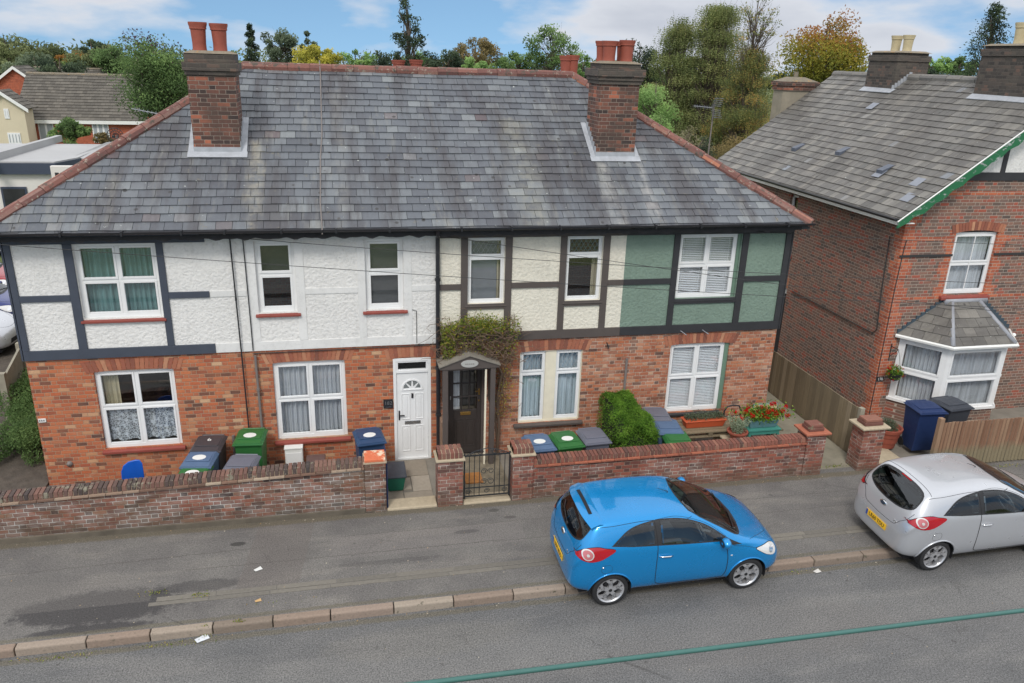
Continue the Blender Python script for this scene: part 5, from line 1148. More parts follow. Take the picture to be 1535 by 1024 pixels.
    for (sx0, w_) in ((.95, .24), (.18, .5)):
        for sy in ((-.36, .36) if w_ < .3 else (0,)):
            g = MB(); g.box(sx0, sx0+.46, sy-w_, sy+w_, .46, .62); g.hexa([(sx0-.12, sy-w_, .58), (sx0+.04, sy-w_, .58), (sx0+.04, sy+w_, .58), (sx0-.12, sy+w_, .58), (sx0-.26, sy-w_*.85, 1.08), (sx0-.14, sy-w_*.85, 1.08), (sx0-.14, sy+w_*.85, 1.08), (sx0-.26, sy+w_*.85, 1.08)])
            for hy in ((sy,) if w_ < .3 else (-.3, .3)): g.box(sx0-.27, sx0-.16, hy-.11, hy+.11, 1.11, 1.26); g.tube([(sx0-.21, hy, 1.05), (sx0-.21, hy, 1.14)], .015, 6)
            g.build('seat', M['seat_grey'], root, local=True, bevel=.035)
    g = MB(); ct = Vector((1.62, -.36, .92)); e1, e2 = Vector((0, 1, 0)), Vector((-.42, 0, .9)).normalized(); g.tube([ct+(e1*math.cos(2*math.pi*k/20)+e2*math.sin(2*math.pi*k/20))*.185 for k in range(21)], .016, 6)
    for a_ in (.2, math.pi-.2, -math.pi/2): g.tube([ct+Vector((.03, 0, 0)), ct+(e1*math.cos(a_)+e2*math.sin(a_))*.18], .018, 5)
    g.tube([ct+Vector((.03, 0, 0)), ct+Vector((.2, 0, -.06))], .03, 6); g.build('steering_wheel', M['alloy'], root, local=True)
    # seams
    g = MB()
    for s in (-1, 1):
        c = lambda x, z, s=s: side(x, z, s)
        line(g, [(.665, 1.385), (.70, 1.05), (.695, .7), (.71, .42), (.76, .345), (.9, .325), (1.4, .32), (1.86, .325)], c)
        line(g, [(1.86, .325), (1.9, .45), (1.9, .7), (1.86, .9), (1.83, 1.0)], c); line(g, [(.68, 1.405), (.98, 1.418), (1.22, 1.378), (1.48, 1.288), (1.68, 1.18), (1.86, 1.05)], c, .003)
        line(g, [(1.98, .905), (2.2, .862), (2.4, .8), (2.5, .79)], c, .003)
        for dy in (0,): line(g, [(-.27, s*.575), (0, s*.60), (.5, s*.595), (.9, s*.60), (1.2, s*.6), (1.3, s*.56)], top, .004)
        line(g, [(s*.60, 1.08), (s*.55, .95), (s*.46, .86), (s*.40, .78), (s*.32, .745), (0, .73)], rear, .004)
        line(g, [(-.16, .80), (-.05, .80), (-.02, .74), (-.05, .68), (-.16, .67), (-.19, .74), (-.16, .80)], c, .002) if s < 0 else None
    line(g, [(-.2, -.56), (-.17, -.3), (-.165, 0), (-.17, .3), (-.2, .56)], top, .004); line(g, [(2.3, -.7), (2.42, -.62), (2.6, -.5), (2.8, -.3), (2.86, 0), (2.8, .3), (2.6, .5), (2.42, .62), (2.3, .7)], top, .003)
    g.build('panel_gap', M['gap'], root, local=True)
    # lights
    TL = smooth_poly([(-.572, .935), (-.535, .965), (-.47, 1.035), (-.37, 1.085), (-.25, 1.10), (-.15, 1.08), (.02, 1.045), (-.08, .97), (-.22, .90), (-.38, .875), (-.50, .905)], 4)
    for s in (-1, 1):
        c = lambda x, z, s=s: side(x, z, s)
        g = MB(); patch(g, offset_out(TL, .006), c, .004, .025, s > 0); tg = g.build('tail_light_seal', M['gap'], root, smooth=True, local=True)
        g = MB(); patch(g, TL, c, .012, .025, s > 0); tl = g.build('tail_light', M['lamp_red'], root, smooth=True, local=True)
        ring = [(-.40+.085*math.cos(q), .985+.085*math.sin(q)) for q in [2*math.pi*k/24 for k in range(24)]]; rin = [(-.40+.068*math.cos(q), .985+.068*math.sin(q)) for q in [2*math.pi*k/24 for k in range(24)]]; rc = [(-.40+.022*math.cos(q), .985+.022*math.sin(q)) for q in [2*math.pi*k/16 for k in range(16)]]
        g = MB(); patch(g, ring, c, .016, .03, s > 0); g.build('lamp_ring', M['lamp_clear'], tl, smooth=True, local=True)
        g = MB(); patch(g, rin, c, .02, .03, s > 0); g.build('lamp_lens', M['lamp_pink'], tl, smooth=True, local=True)
        g = MB(); patch(g, rc, c, .023, .03, s > 0); g.build('lamp_core', M['lamp_clear'], tl, smooth=True, local=True)
        HL = smooth_poly([(2.40, .79), (2.52, .80), (2.66, .79), (2.76, .745), (2.80, .68), (2.74, .625), (2.62, .655), (2.50, .72)], 4)
        g = MB(); patch(g, offset_out(HL, .006), c, .004, .025, s > 0); g.build('headlight_seal', M['gap'], root, smooth=True, local=True)
        g = MB(); patch(g, HL, c, .012, .025, s > 0); hl = g.build('headlight', M['lamp_clear'], root, smooth=True, local=True)
        rc = [(2.69+.045*math.cos(q), .705+.04*math.sin(q)) for q in [2*math.pi*k/16 for k in range(16)]]
        g = MB(); patch(g, rc, c, .017, .03, s > 0); g.build('headlight_bulb', M['chrome'], hl, smooth=True, local=True)
        h, n = side(.85, .86, s); g = MB(); g.tube([(.73, h.y+s*.004, .873), (.78, h.y+s*.028, .876), (.9, h.y+s*.03, .872), (.955, h.y+s*.004, .865)], [.009, .013, .013, .009], 8); g.build('door_handle', M['chrome'], root, smooth=True, local=True)
        h, n = side(1.80, .985, s)
        g = MB(); ny = h.y+s*.10; prof = [(1e-3, -.085), (.05, -.075), (.075, -.03), (.08, .02), (.065, .055), (1e-3, .065)]
        g.lathe(prof, (0, 0, 0), 'x', 16)
        for v in g.v: v.x, v.y, v.z = 1.80-v.x*-.9, ny+v.y*1.25, 1.03+v.z*.95
        mr = g.build('wing_mirror', pm, root, smooth=True, local=True)
        g = MB(); g.lathe([(1e-3, -.072), (.066, -.07)], (0, 0, 0), 'x', 16)
        for v in g.v: v.x, v.y, v.z = 1.795+v.x*.95, ny+v.y*1.2, 1.03+v.z*.9
        g.tube([(1.8, h.y-s*.01, .985), (1.8, ny, .99)], .022, 6); g.build('mirror_mount', M['trim'], mr, local=True)
    h, n = side(1.96, .74); g = MB(); g.box(1.945, 1.975, h.y-.008, h.y+.01, .735, .752); g.build('side_repeater', M['lamp_clear'], root, local=True)
    h, n = side(-.165, .765); g = MB(); g.lathe([(1e-3, -.012), (.014, -.01), (.016, .01)], h, 'y', 10); g.build('fuel_lock', M['chrome'], root, smooth=True, local=True)
    # tailgate badge, plate, grille
    h, n = rear(0, .92); g = MB(); g.lathe([(1e-3, -.022), (.05, -.022), (.062, -.014), (.064, 0)], (0, 0, 0), 'x', 20)
    for v in g.v: v.y *= 1.25; v.z *= .75; v.x, v.y, v.z = h.x+v.x-.0, v.y, v.z+.92
    bd = g.build('badge', M['chrome'], root, smooth='auto', local=True)
    g = MB(); g.lathe([(1e-3, -.026), (.044, -.025)], (0, 0, 0), 'x', 20)
    for v in g.v: v.y *= 1.25; v.z *= .7; v.x += h.x; v.z += .92
    g.build('badge_field', plain('badge_blue', lin(70, 84, 104), .2, .5), bd, local=True)
    if plate is not None:
        h, n = rear(0, .56); px_ = h.x-.012
        g = MB(); g.box(px_-.004, px_+.006, -.26, .26, .525, .636); pt = g.build('number_plate', M['plate_yellow'], root, local=True)
        Mx = Matrix(((0, 0, -1, px_-.006), (-1, 0, 0, 0), (0, 1, 0, .58), (0, 0, 0, 1)))
        t = text_mesh(plate, .098, M['gap'], 'plate_letters', pt, Mx @ Matrix.Translation((.02, 0, 0)) @ Matrix.Diagonal((.92, 1, 1, 1)), .001)
        g = MB(); g.box(px_-.0065, px_-.0045, .215, .258, .527, .634); g.build('plate_band', plain('plate_blue', lin(40, 80, 160), .5), pt, local=True)
        h, n = rear(-.38, .83); text_mesh('Ka', .07, M['chrome'], 'model_script', root, Matrix(((0, 0, -1, h.x-.012), (-1, 0, 0, -.38), (0, 1, 0, .80), (0, 0, 0, 1))), .002)
    g = MB(); patch(g, [(-.4, .36), (.4, .36), (.36, .48), (-.36, .48)], front, .004, .04); g.build('grille', M['gap'], root, local=True)
    g = MB(); h, n = top(1.12, 0); g.tube([h, h+Vector((.0, 0, .02)), h+Vector((-.2, 0, .10))], [.012, .006, .003], 6); g.build('aerial', M['trim'], root, local=True)
    if spoiler:
        g = MB(); cr = [(-.60, -.30), (-.56, -.36), (-.4, -.395), (0, -.405), (.4, -.395), (.56, -.36), (.60, -.30)]
        ys = [t/12*1.14-.57 for t in range(13)]; ring = []
        for y in ys:
            k = abs(y)/.57; hz = top(-.17, y*.97)[0].z; xe = -.43+.10*k**3; z = hz
            ring.append([(-.14, y, z+.004), (-.20, y, z+.022-.008*k), (xe+.03, y, z+.004-.03*k*k), (xe, y, z+.0-.045*k*k), (xe+.012, y, z-.03-.05*k*k), (-.24, y, z-.05-.05*k*k), (-.14, y, z-.03)])
        vs = [p for r_ in ring for p in r_]; m_ = 7; fs = [(i*m_+k, i*m_+(k+1) % m_, (i+1)*m_+(k+1) % m_, (i+1)*m_+k) for i in range(12) for k in range(m_)]+[list(range(m_)), [12*m_+k for k in range(m_)][::-1]]
        g.add(vs, fs); sp = g.build('spoiler', pm, root, smooth='auto', local=True)
        g = MB(); hz = top(-.2, 0)[0].z
        for q in range(-6, 6):
            E = []
            for y in (q*.055, (q+1)*.055):
                k = abs(y)/.57; hz = top(-.17, y*.97)[0].z; E += [(-.305, y, hz+.016-.018*k*k), (-.25, y, hz+.023-.012*k)]
            g.add([E[0], E[1], E[3], E[2]]+[(a_[0], a_[1], a_[2]-.02) for a_ in (E[0], E[1], E[3], E[2])], ((0, 1, 2, 3), (4, 7, 6, 5), (0, 4, 5, 1), (2, 6, 7, 3)))
        g.build('spoiler_slot', M['gap'], sp, local=True)
    else:
        g = MB(); h, n = top(-.24, 0); g.box(h.x-.02, h.x+.02, -.12, .12, h.z-.004, h.z+.004); g.build('brake_light', M['lamp_red'], root, local=True)
    if plate is None: pass
    return root
blue = paint('paint_blue', lin(0, 134, 200), .4, .27); silver = paint('paint_silver', lin(192, 194, 198), .5, .3)
ROAD = -.13; rl = R(3.6)
def car_at(x, y, rx): return (x, y+.80*math.cos(rx), ROAD+.80*math.sin(rx)*(1 if rx else 0))
build_car('parked_car', 'bright blue three-door hatchback with rear spoiler, two wheels up on the pavement', car_at(9.495, -5.14, rl), R(.6), rl, blue, True, 'LS59 NLO', group='small hatchbacks parked along the kerb')
build_car('parked_car', 'silver three-door hatchback parked in front of the reddish paling fence', car_at(15.22, -5.21, rl), R(1.2), rl, silver, False, 'LR60 TDU', group='small hatchbacks parked along the kerb')
build_car('parked_car', 'silver car nearest the concrete fence at the far left', (-6.0, 8.0, -.05), R(-6), 0, silver, False, None, group='cars parked behind the concrete fence')
build_car('parked_car', 'dark blue car between the silver and the red one, beyond the concrete fence', (-6.4, 10.2, -.05), R(-4), 0, paint('paint_navy', lin(30, 44, 110), .3), False, None, group='cars parked behind the concrete fence')
build_car('parked_car', 'red car farthest back beyond the concrete fence', (-7.6, 13.2, -.08), R(-4), 0, paint('paint_red', lin(150, 22, 34), .3), False, None, group='cars parked behind the concrete fence')
# ---------------------------------------------------------------- wheelie bins
BC = {k: plain('bin_'+k, c, .5, var=.1, sc_=5) for k, c in {'blue': lin(44, 70, 104), 'green': lin(46, 104, 52), 'black': lin(66, 62, 66), 'grey': lin(104, 106, 118), 'blue_faded': lin(84, 106, 136), 'navy': lin(30, 50, 92), 'charcoal': lin(60, 64, 72)}.items()}
def bin_(label, x, y, rz, c, zb=-.1, mark=None, h=.92, lidc=None, group='wheelie bins in the front yards', w=.25, tilt=0):
    r = thing('wheelie_bin', label, 'wheelie bin', (x, y, zb), rz, group); bc = BC[c]; lc = BC[lidc or c]
    g = MB(); a, b = w*.82, w*1.; dd0, dd1 = .21, .27
    g.hexa([(-a, -dd0+.03, .05), (a, -dd0+.03, .05), (a, dd0, .05), (-a, dd0, .05), (-b, -dd1, h), (b, -dd1, h), (b, dd1, h), (-b, dd1, h)]); g.hexa([(-b-.015, -dd1-.015, h-.03), (b+.015, -dd1-.015, h-.03), (b+.015, dd1+.015, h-.03), (-b-.015, dd1+.015, h-.03), (-b-.015, -dd1-.015, h-.002), (b+.015, -dd1-.015, h-.002), (b+.015, dd1+.015, h-.002), (-b-.015, dd1+.015, h-.002)])
    g.build('bin_body', bc, r, bevel=.015, local=True)
    g = MB(); L = [(-dd1-.04, 0), (-dd1-.035, .03), (-dd1*.5, .052), (dd1*.4, .06), (dd1+.02, .04), (dd1+.05, .0)]
    for i in range(len(L)-1):
        (y0, z0), (y1, z1) = L[i], L[i+1]; e = b+.03
        for xa, xb, za, zc in ((-e, -e+.05, -.0, 1), (-e+.05, e-.05, 1, 1), (e-.05, e, 1, 0)):
            g.quad((xa, y0, h+z0*max(za, 0)+.002), (xb, y0, h+z0*max(zc, 0)+.002), (xb, y1, h+z1*max(zc, 0)+.002), (xa, y1, h+z1*max(za, 0)+.002))
    g.box(-b+.04, b-.04, -.17, .15, h+.055, h+.068)
    g.box(-b-.03, b+.03, -dd1-.045, -dd1-.02, h-.025, h+.006)
    lid = g.build('lid', lc, r, bevel=.008, local=True)
    g = MB(); g.tube([(-b*.8, dd1, h+.0), (-b*.8, dd1+.08, h+.02), (b*.8, dd1+.08, h+.02), (b*.8, dd1, h)], .014, 6); g.build('handle', bc, r, local=True)
    for s in (-1, 1): MB().cyl((s*(w*.8), .23, .1), .1, -.025, .025, 'x', 16).build('wheel', M['rubber'], r, smooth='auto', local=True)
    if mark:
        g = MB(); g.cyl((0, -.04, h), .095, .069, .073, 'z', 20)
        for v in g.v: v.x *= 1.25
        if mark != 'digit': g.build('lid_sticker', M['white_paint'], lid, local=True)
        if mark == 'digit': text_mesh('6', .16, M['white_paint'], 'painted_number', lid, Matrix.Translation((0, .06, h+.07)) @ Matrix.Rotation(R(20), 4, 'Z'), .001)
    return r
bin_('black-lidded wheelie bin with a painted number, under the lace curtained window', 3.06, -.62, R(-6), 'black', mark='digit', h=.97)
bin_('faded blue wheelie bin with white sticker between the black and green ones', 2.98, -1.13, R(-8), 'blue_faded', mark='disc', h=.93)
bin_('green wheelie bin just behind the dark garden wall, left of the white front door', 2.92, -1.56, R(-8), 'green', mark='disc', h=.86)
bin_('green wheelie bin with white sticker beside the grey pipes on the brick wall', 3.80, -.5, R(-5), 'green', mark='disc', h=1.0)
bin_('grey wheelie bin behind the garden wall, right of the blue and green ones', 3.72, -1.42, R(-10), 'grey', h=.92)
bin_('dark blue wheelie bin with white sticker beside the white front door', 6.02, -.86, R(8), 'blue', mark='disc', h=1.02)
bin_('faded blue wheelie bin under the leaded window, next to the gate pier', 9.25, -1.42, R(3), 'blue_faded', mark='disc', h=.92)
bin_('bright green wheelie bin with sticker in the middle of the three under the leaded window', 9.82, -1.38, R(5), 'green', mark='disc', h=.92)
bin_('grey wheelie bin touching the left side of the box hedge', 10.4, -1.3, R(3), 'grey', h=.92)
bin_('grey wheelie bin right of the hedge, nearest the white blinds', 12.0, -.62, R(-8), 'grey', h=.96)
bin_('blue wheelie bin right of the hedge, in the middle', 12.05, -1.12, R(-8), 'blue_faded', h=.92)
bin_('green wheelie bin right of the hedge, nearest the garden wall', 12.08, -1.55, R(-6), 'green', h=.86)
bin_('navy blue wheelie bin under the bay window of the brown brick house', 17.95, -1.33, R(-4), 'navy', -.03, h=1.0, w=.3)
bin_('charcoal wheelie bin under the bay window beside the navy one', 18.72, -1.2, R(6), 'charcoal', -.03, h=.98, w=.3)
# ---- yard things
r = thing('meter_box', 'white meter box on the ground under the net-curtained window', 'meter box', (4.55, -.11, -.1))
MB().box(4.38, 4.72, -.22, -.005, -.09, .44).build('cabinet', M['white_paint'], r, bevel=.008); MB().box(4.37, 4.73, -.235, -.004, .441, .475).build('lid', M['white_paint'], r, bevel=.008); MB().box(4.40, 4.70, -.228, -.221, -.05, .36).build('cabinet_door', M['upvc'], r)
r = thing('food_caddy', 'small brown lidded food waste caddy beside the white meter box', 'caddy', (4.97, -.3, -.1)); cb = plain('caddy_brown', lin(104, 82, 78), .6)
MB().hexa([(4.84, -.42, -.09), (5.1, -.42, -.09), (5.1, -.2, -.09), (4.84, -.2, -.09), (4.8, -.46, .22), (5.14, -.46, .22), (5.14, -.18, .22), (4.8, -.18, .22)]).build('caddy_body', cb, r, bevel=.02); MB().box(4.79, 5.16, -.47, -.17, .221, .27).build('lid', cb, r, bevel=.02)
r = thing('recycling_box', 'green recycling box with black lid beside the paved path to the white door', 'recycling box', (6.5, -1.05, -.06)); gb = plain('box_green', lin(28, 100, 78), .5)
MB().hexa([(6.34, -1.3, -.05), (6.62, -1.3, -.05), (6.62, -.82, -.05), (6.34, -.82, -.05), (6.31, -1.35, .26), (6.67, -1.35, .26), (6.67, -.78, .26), (6.31, -.78, .26)]).build('box_body', gb, r, bevel=.015); MB().box(6.29, 6.69, -1.38, -.76, .261, .30).build('lid', BC['charcoal'], r, bevel=.015)
p = at(197, 702, 'y', -1.35); r = thing('plastic_chair', 'blue plastic chair back showing above the dark garden wall', 'chair', (p.x, -1.35, -.1)); bl = plain('plastic_blue', lin(24, 86, 180), .35)
zt_ = at(200, 690, 'y', -1.35).z+.1
g = MB(); g.prism([(-.2, .42), (.19, .42), (.185, zt_-.08), (.15, zt_-.01), (.08, zt_), (-.04, zt_-.03), (-.13, zt_-.1), (-.18, zt_-.22)], 'y', .0, .03)
g.build('backrest', bl, r, smooth='auto', local=True, bevel=.012)
MB().box(-.21, .21, -.42, 0, .4, .43).build('seat', bl, r, bevel=.02, local=True)
for sx_ in (-1, 1):
    for y in (-.38, -.03): MB().tube([(sx_*.17, y, .4), (sx_*.2, y*1.05, 0)], .02, 8).build('leg', bl, r, local=True)
# ---- leaves
def leaf_quad(mb, p, s, r=None, flat=.0):
    n = Vector((random.gauss(0, 1), random.gauss(0, 1), random.gauss(0, 1)+flat)).normalized(); a = n.orthogonal().normalized(); b = n.cross(a); q = random.uniform(0, 6.28); a, b = a*math.cos(q)+b*math.sin(q), b*math.cos(q)-a*math.sin(q)
    p = Vector(p); w = s*random.uniform(.38, .6); L = s*random.uniform(.8, 1.25); rr = random.random() if r is None else min(1, max(0, r+random.uniform(-.18, .18)))
    mb.add([p-a*L*.5, p+b*w*.5+n*s*.06, p+a*L*.5, p-b*w*.5+n*s*.06], ((0, 1, 2, 3),), rr)
M['leaf_box'] = leaf_mat('leaf_box', [(0, lin(58, 88, 34)), (.4, lin(94, 132, 50)), (.8, lin(128, 164, 66)), (1, lin(168, 188, 100))])
M['leaf_dark'] = leaf_mat('leaf_dark', [(0, lin(40, 54, 36)), (.5, lin(62, 80, 50)), (1, lin(92, 110, 66))])
M['leaf_ivy'] = leaf_mat('leaf_ivy', [(0, lin(74, 92, 60)), (.5, lin(96, 122, 74)), (1, lin(132, 154, 98))])
M['leaf_yellow'] = leaf_mat('leaf_yellow', [(0, lin(92, 110, 48)), (.5, lin(130, 146, 62)), (.8, lin(168, 170, 76)), (1, lin(190, 150, 84))])
M['leaf_silver'] = leaf_mat('leaf_silver', [(0, lin(120, 136, 112)), (1, lin(172, 182, 160))]); M['leaf_lav'] = leaf_mat('leaf_lav', [(0, lin(78, 92, 72)), (1, lin(124, 132, 112))])
M['petal_red'] = leaf_mat('petal_red', [(0, lin(168, 12, 20)), (1, lin(226, 34, 40))]); M['petal_pink'] = leaf_mat('petal_pink', [(0, lin(150, 60, 130)), (1, lin(210, 110, 160))])
M['twig'] = plain('twig', lin(112, 92, 76), .9, var=.3); M['bark'] = plain('bark', lin(92, 82, 72), .9, var=.35, sc_=8, bump=.01)
# box hedge
r = thing('box_hedge', 'clipped bright green box hedge between two groups of bins', 'hedge', (11.25, -.85, -.1))
def hz(x, y): return 1.32-.10*max(0, (x-11.3))-.10*max(0, -y-.5)+.03*math.sin(x*5)*math.cos(y*4)
g = MB(); nx_, ny_ = 12, 14
X0, X1, Y0, Y1 = 10.88, 11.62, -1.62, -.12
core = MB(); core.hexa([(X0+.07, Y0+.07, -.1), (X1-.07, Y0+.07, -.1), (X1-.07, Y1-.05, -.1), (X0+.07, Y1-.05, -.1), (X0+.1, Y0+.1, hz(X0, Y0)-.1), (X1-.1, Y0+.1, hz(X1, Y0)-.1), (X1-.1, Y1-.08, hz(X1, Y1)-.1), (X0+.1, Y1-.08, hz(X0, Y1)-.1)])
core.build('hedge_core', plain('hedge_core', lin(44, 56, 30), .9, var=.4, sc_=20, bump=.03), r)
for k in range(22000):
    f = random.random(); x, y, z = random.uniform(X0, X1), random.uniform(Y0, Y1), random.uniform(-.05, 1.25); t_ = hz(x, y)
    if f < .42: z = t_
    elif f < .65: y = Y0
    elif f < .83: x = X1
    elif f < .95: x = X0
    else: y = Y1
    z = min(z, t_)
    cx = (X0+X1)/2; cy = (Y0+Y1)/2          # rounded shoulders
    e = max(0, abs(x-cx)/.37-.45)**2*.34+max(0, abs(y-cy)/.75-.7)**2*.9
    if z > t_-.2: z -= e
    if z > .3 and abs(x-cx) > .30: x += (cx-x)*.12*max(0, (z-t_+.2))/.2
    b_ = .09*mnoise.noise(Vector((x*3, y*3, z*3)))
    leaf_quad(g, (x+b_+random.gauss(0, .02), y+b_+random.gauss(0, .02), z+b_+random.gauss(0, .022)), .038, .45+.5*mnoise.noise(Vector((x*5, y*5, z*5))))
g.build('foliage', M['leaf_box'], r)
def mound(name, label, cat, cx, cy, z0, rx, ry, h, n, s, mat, group=None, lumps=16, core=True, stemcol=None):
    r = thing(name, label, cat, (cx, cy, z0), 0, group); g = MB(); L = [(random.uniform(-.7, .7)*rx, random.uniform(-.7, .7)*ry, random.uniform(.15, .75)*h, random.uniform(.3, .55)) for _ in range(lumps)]
    for k in range(n):
        lx, ly, lz, lr = random.choice(L); d = Vector((random.gauss(0, 1), random.gauss(0, 1), random.gauss(0, 1))).normalized()*random.uniform(.65, 1.05)*lr
        p = Vector((cx+lx+d.x*rx, cy+ly+d.y*ry, max(z0+.02, z0+lz+d.z*h*.8))); leaf_quad(g, p, s, .5+.35*mnoise.noise(p*2.2), .4)
    g.build('foliage', mat, r); st = MB()
    for lx, ly, lz, lr in L: st.tube([(cx+lx*.2, cy+ly*.2, z0-.05), (cx+lx*.7, cy+ly*.7, z0+lz*.6), (cx+lx, cy+ly, z0+lz)], [.03*h, .02*h, .01*h], 5)
    st.build('stems', M['twig'], r); return r
mound('shrub', 'sprawling low evergreen shrub beside the left end wall, nearest the street', 'shrub', -.98, 1.9, -.05, .8, 1.3, .7, 15000, .055, M['leaf_ivy'], 'shrubs along the left end wall')
mound('shrub', 'sprawling evergreen shrub against the concrete fence, middle one', 'shrub', -1.05, 3.9, -.05, .8, 1.4, .8, 15000, .06, M['leaf_ivy'], 'shrubs along the left end wall')
mound('shrub', 'sprawling evergreen shrub farthest back behind the left end wall', 'shrub', -1.25, 6.2, -.05, .9, 1.6, .85, 14000, .06, M['leaf_ivy'], 'shrubs along the left end wall')
tag(MB().box(-.75, -.62, -.55, -.42, -.03, .0).build('litter', plain('litter_blue', lin(92, 140, 170), .5), bevel=.01), 'crumpled pale blue wrapper on the dark soil left of the terrace', 'litter', 'litter')
# climber over the porch
r = thing('climbing_plant', 'climbing plant with yellow-green leaves over the dark porch, bare stems below', 'climbing plant', (8.6, -.12, -.1))
st = MB(); st.tube([(8.68, -.1, -.1), (8.72, -.12, .6), (8.66, -.1, 1.2), (8.74, -.14, 1.8), (8.5, -.25, 2.35), (8.1, -.3, 2.6)], [.035, .03, .03, .026, .02, .012], 6); st.tube([(8.72, -.1, -.1), (8.64, -.1, .8), (8.78, -.1, 1.5), (8.84, -.12, 2.2), (8.7, -.2, 2.8)], [.025, .022, .02, .015, .008], 6)
for k in range(260):
    x, z = random.uniform(7.5, 9.0), random.uniform(2.25, 2.9); p = [Vector((x, random.uniform(-.4, -.1), z))]
    for q in range(5): p.append(p[-1]+Vector((random.gauss(0, .1), random.gauss(0, .05), random.gauss(-.01, .08))))
    st.tube([(v.x, min(-.04, v.y), max(v.z, 2.2 if v.y < -.1 and v.x < 8.6 else 0)) for v in p], [.007, .007, .006, .005, .004, .003], 4)
for k in range(130):
    x, z = random.gauss(8.78, .12), random.uniform(.7, 2.3); p = [Vector((x, -.1, z))]
    for q in range(4): p.append(p[-1]+Vector((random.gauss(0, .06), random.gauss(-.01, .03), random.gauss(.02, .06))))
    st.tube([(v.x, min(-.04, v.y), v.z) for v in p], [.005, .005, .004, .003, .002], 4)
st.build('stems', M['twig'], r)
g = MB()
for k in range(3600):
    x = random.gauss(8.25, .38); x = min(max(x, 7.5), 9.05); z = random.gauss(2.92-.12*abs(x-8.25), .09)
    if random.random() < .42: z = random.uniform(2.25, 2.85); x = random.choice((random.uniform(7.5, 7.75), random.uniform(7.6, 9.0)))
    leaf_quad(g, (x, random.uniform(-.42, -.06), z), .05, None)
for k in range(420): leaf_quad(g, (random.gauss(8.8, .12), random.uniform(-.2, -.06), random.uniform(.8, 2.3)), .045, .9)
g.build('foliage', M['leaf_yellow'], r)
# pallet bench, trough, bowl, chair, geranium table
r = thing('pallet_bench', 'grey timber pallet laid on two stone pots as a bench under the blinds window', 'bench', (13.15, -.62, -.1)); g = MB()
for k in range(5): g.box(12.5, 13.82, -.92+k*.135, -.81+k*.135, .52, .542)
for x in (12.5, 13.1, 13.72): g.box(x, x+.1, -.92, -.26, .44, .518)
for k in range(3): g.box(12.5, 13.82, -.92+k*.27, -.81+k*.27, .416, .438)
g.build('pallet', M['wood_grey'], r)
for x in (12.75, 13.45):
    g = MB(); g.lathe([(.13, -.09), (.12, .3), (.15, .34), (.15, .37), (.19, .372), (.19, .412), (.001, .412)], (x, -.72, 0), 'z', 4, ph=R(45)); g.build('pedestal', M['sandstone'], r)
r = thing('plant_trough', 'long orange plastic trough of lavender standing on the pallet bench', 'plant trough', (13.1, -.62, .542))
g = MB(); g.hexa([(12.68, -.71, .545), (13.52, -.71, .545), (13.52, -.53, .545), (12.68, -.53, .545), (12.64, -.75, .70), (13.56, -.75, .70), (13.56, -.49, .70), (12.64, -.49, .70)]); g.box(12.62, 13.58, -.765, -.475, .70, .725); g.build('trough', plain('trough_orange', lin(186, 84, 50), .6), r, bevel=.02)
g = MB()
for k in range(1800): leaf_quad(g, (random.uniform(12.66, 13.54), random.gauss(-.62, .06), .74+abs(random.gauss(0, .05))), .035)
g.build('lavender', M['leaf_lav'], r)
p = at(1105, 650, 'y', -1.2); bx_, bz_ = p.x, p.z
tag(MB().box(bx_-.27, bx_+.27, -1.4, -.98, bz_-.17, bz_-.13).box(bx_-.2, bx_+.2, -1.35, -1.05, -.09, bz_-.171).build('slab_stand', M['sandstone'], bevel=.01), 'low stone slab stand carrying the terracotta bowl', 'stand')
r = thing('bowl_planter', 'terracotta bowl of silvery spiky plants on a stone slab behind the red wall', 'plant pot', (bx_, -1.2, bz_-.13)); g = MB(); g.lathe([(.001, 0), (.1, 0), (.12, .03), (.19, .14), (.22, .17), (.22, .2), (.19, .2), (.17, .16), (.001, .16)], (0, 0, 0), 'z', 24); g.build('bowl', M['pot_clay'], r, smooth='auto', local=True)
g = MB()
for k in range(70):
    a = random.uniform(0, 6.28); q = random.uniform(0, .13); x, y = q*math.cos(a), q*math.sin(a)
    for j in range(22): leaf_quad(g, (x*(1+j*.05)+random.gauss(0, .01), y*(1+j*.05)+random.gauss(0, .01), .17+j*.014), .04)
g.build('silver_leaves', M['leaf_silver'], r, local=True)
p = at(1100, 630, 'y', -.5); r = thing('metal_chair', 'dark metal chair with arched back between the trough and the geraniums', 'chair', (p.x, -.6, -.1))
g = MB(); g.tube([(-.2, .2, 0), (-.2, .2, .85), (-.14, .2, .95), (0, .2, .98), (.14, .2, .95), (.2, .2, .85), (.2, .2, 0)], .018, 6); g.tube([(-.2, .2, .72), (.2, .2, .72)], .01, 6); g.build('back_frame', M['iron'], r, smooth=True, local=True)
MB().box(-.2, .2, -.2, .2, .42, .44).build('seat', M['iron'], r, local=True)
for s in (-1, 1): MB().tube([(s*.18, -.18, .42), (s*.2, -.2, 0)], .014, 6).build('leg', M['iron'], r, local=True)
teal = plain('teal_paint', lin(70, 140, 128), .5); a_, b_ = at(1122, 637, 'y', -.95), at(1158, 641, 'y', -.95); tx = (a_.x+b_.x)/2; tz = .62
r = thing('garden_table', 'turquoise painted side table holding the red geraniums', 'table', (tx, -.95, -.1)); g = MB(); g.box(-.38, .38, -.2, .2, tz+.06, tz+.1); g.box(-.35, .35, -.18, .18, tz-.02, tz+.059); g.build('tabletop', teal, r, local=True, bevel=.005)
for sx_ in (-1, 1):
    for sy_ in (-1, 1): MB().box(sx_*.33-.025, sx_*.33+.025, sy_*.16-.025, sy_*.16+.025, .0, tz-.021).build('leg', teal, r, local=True)
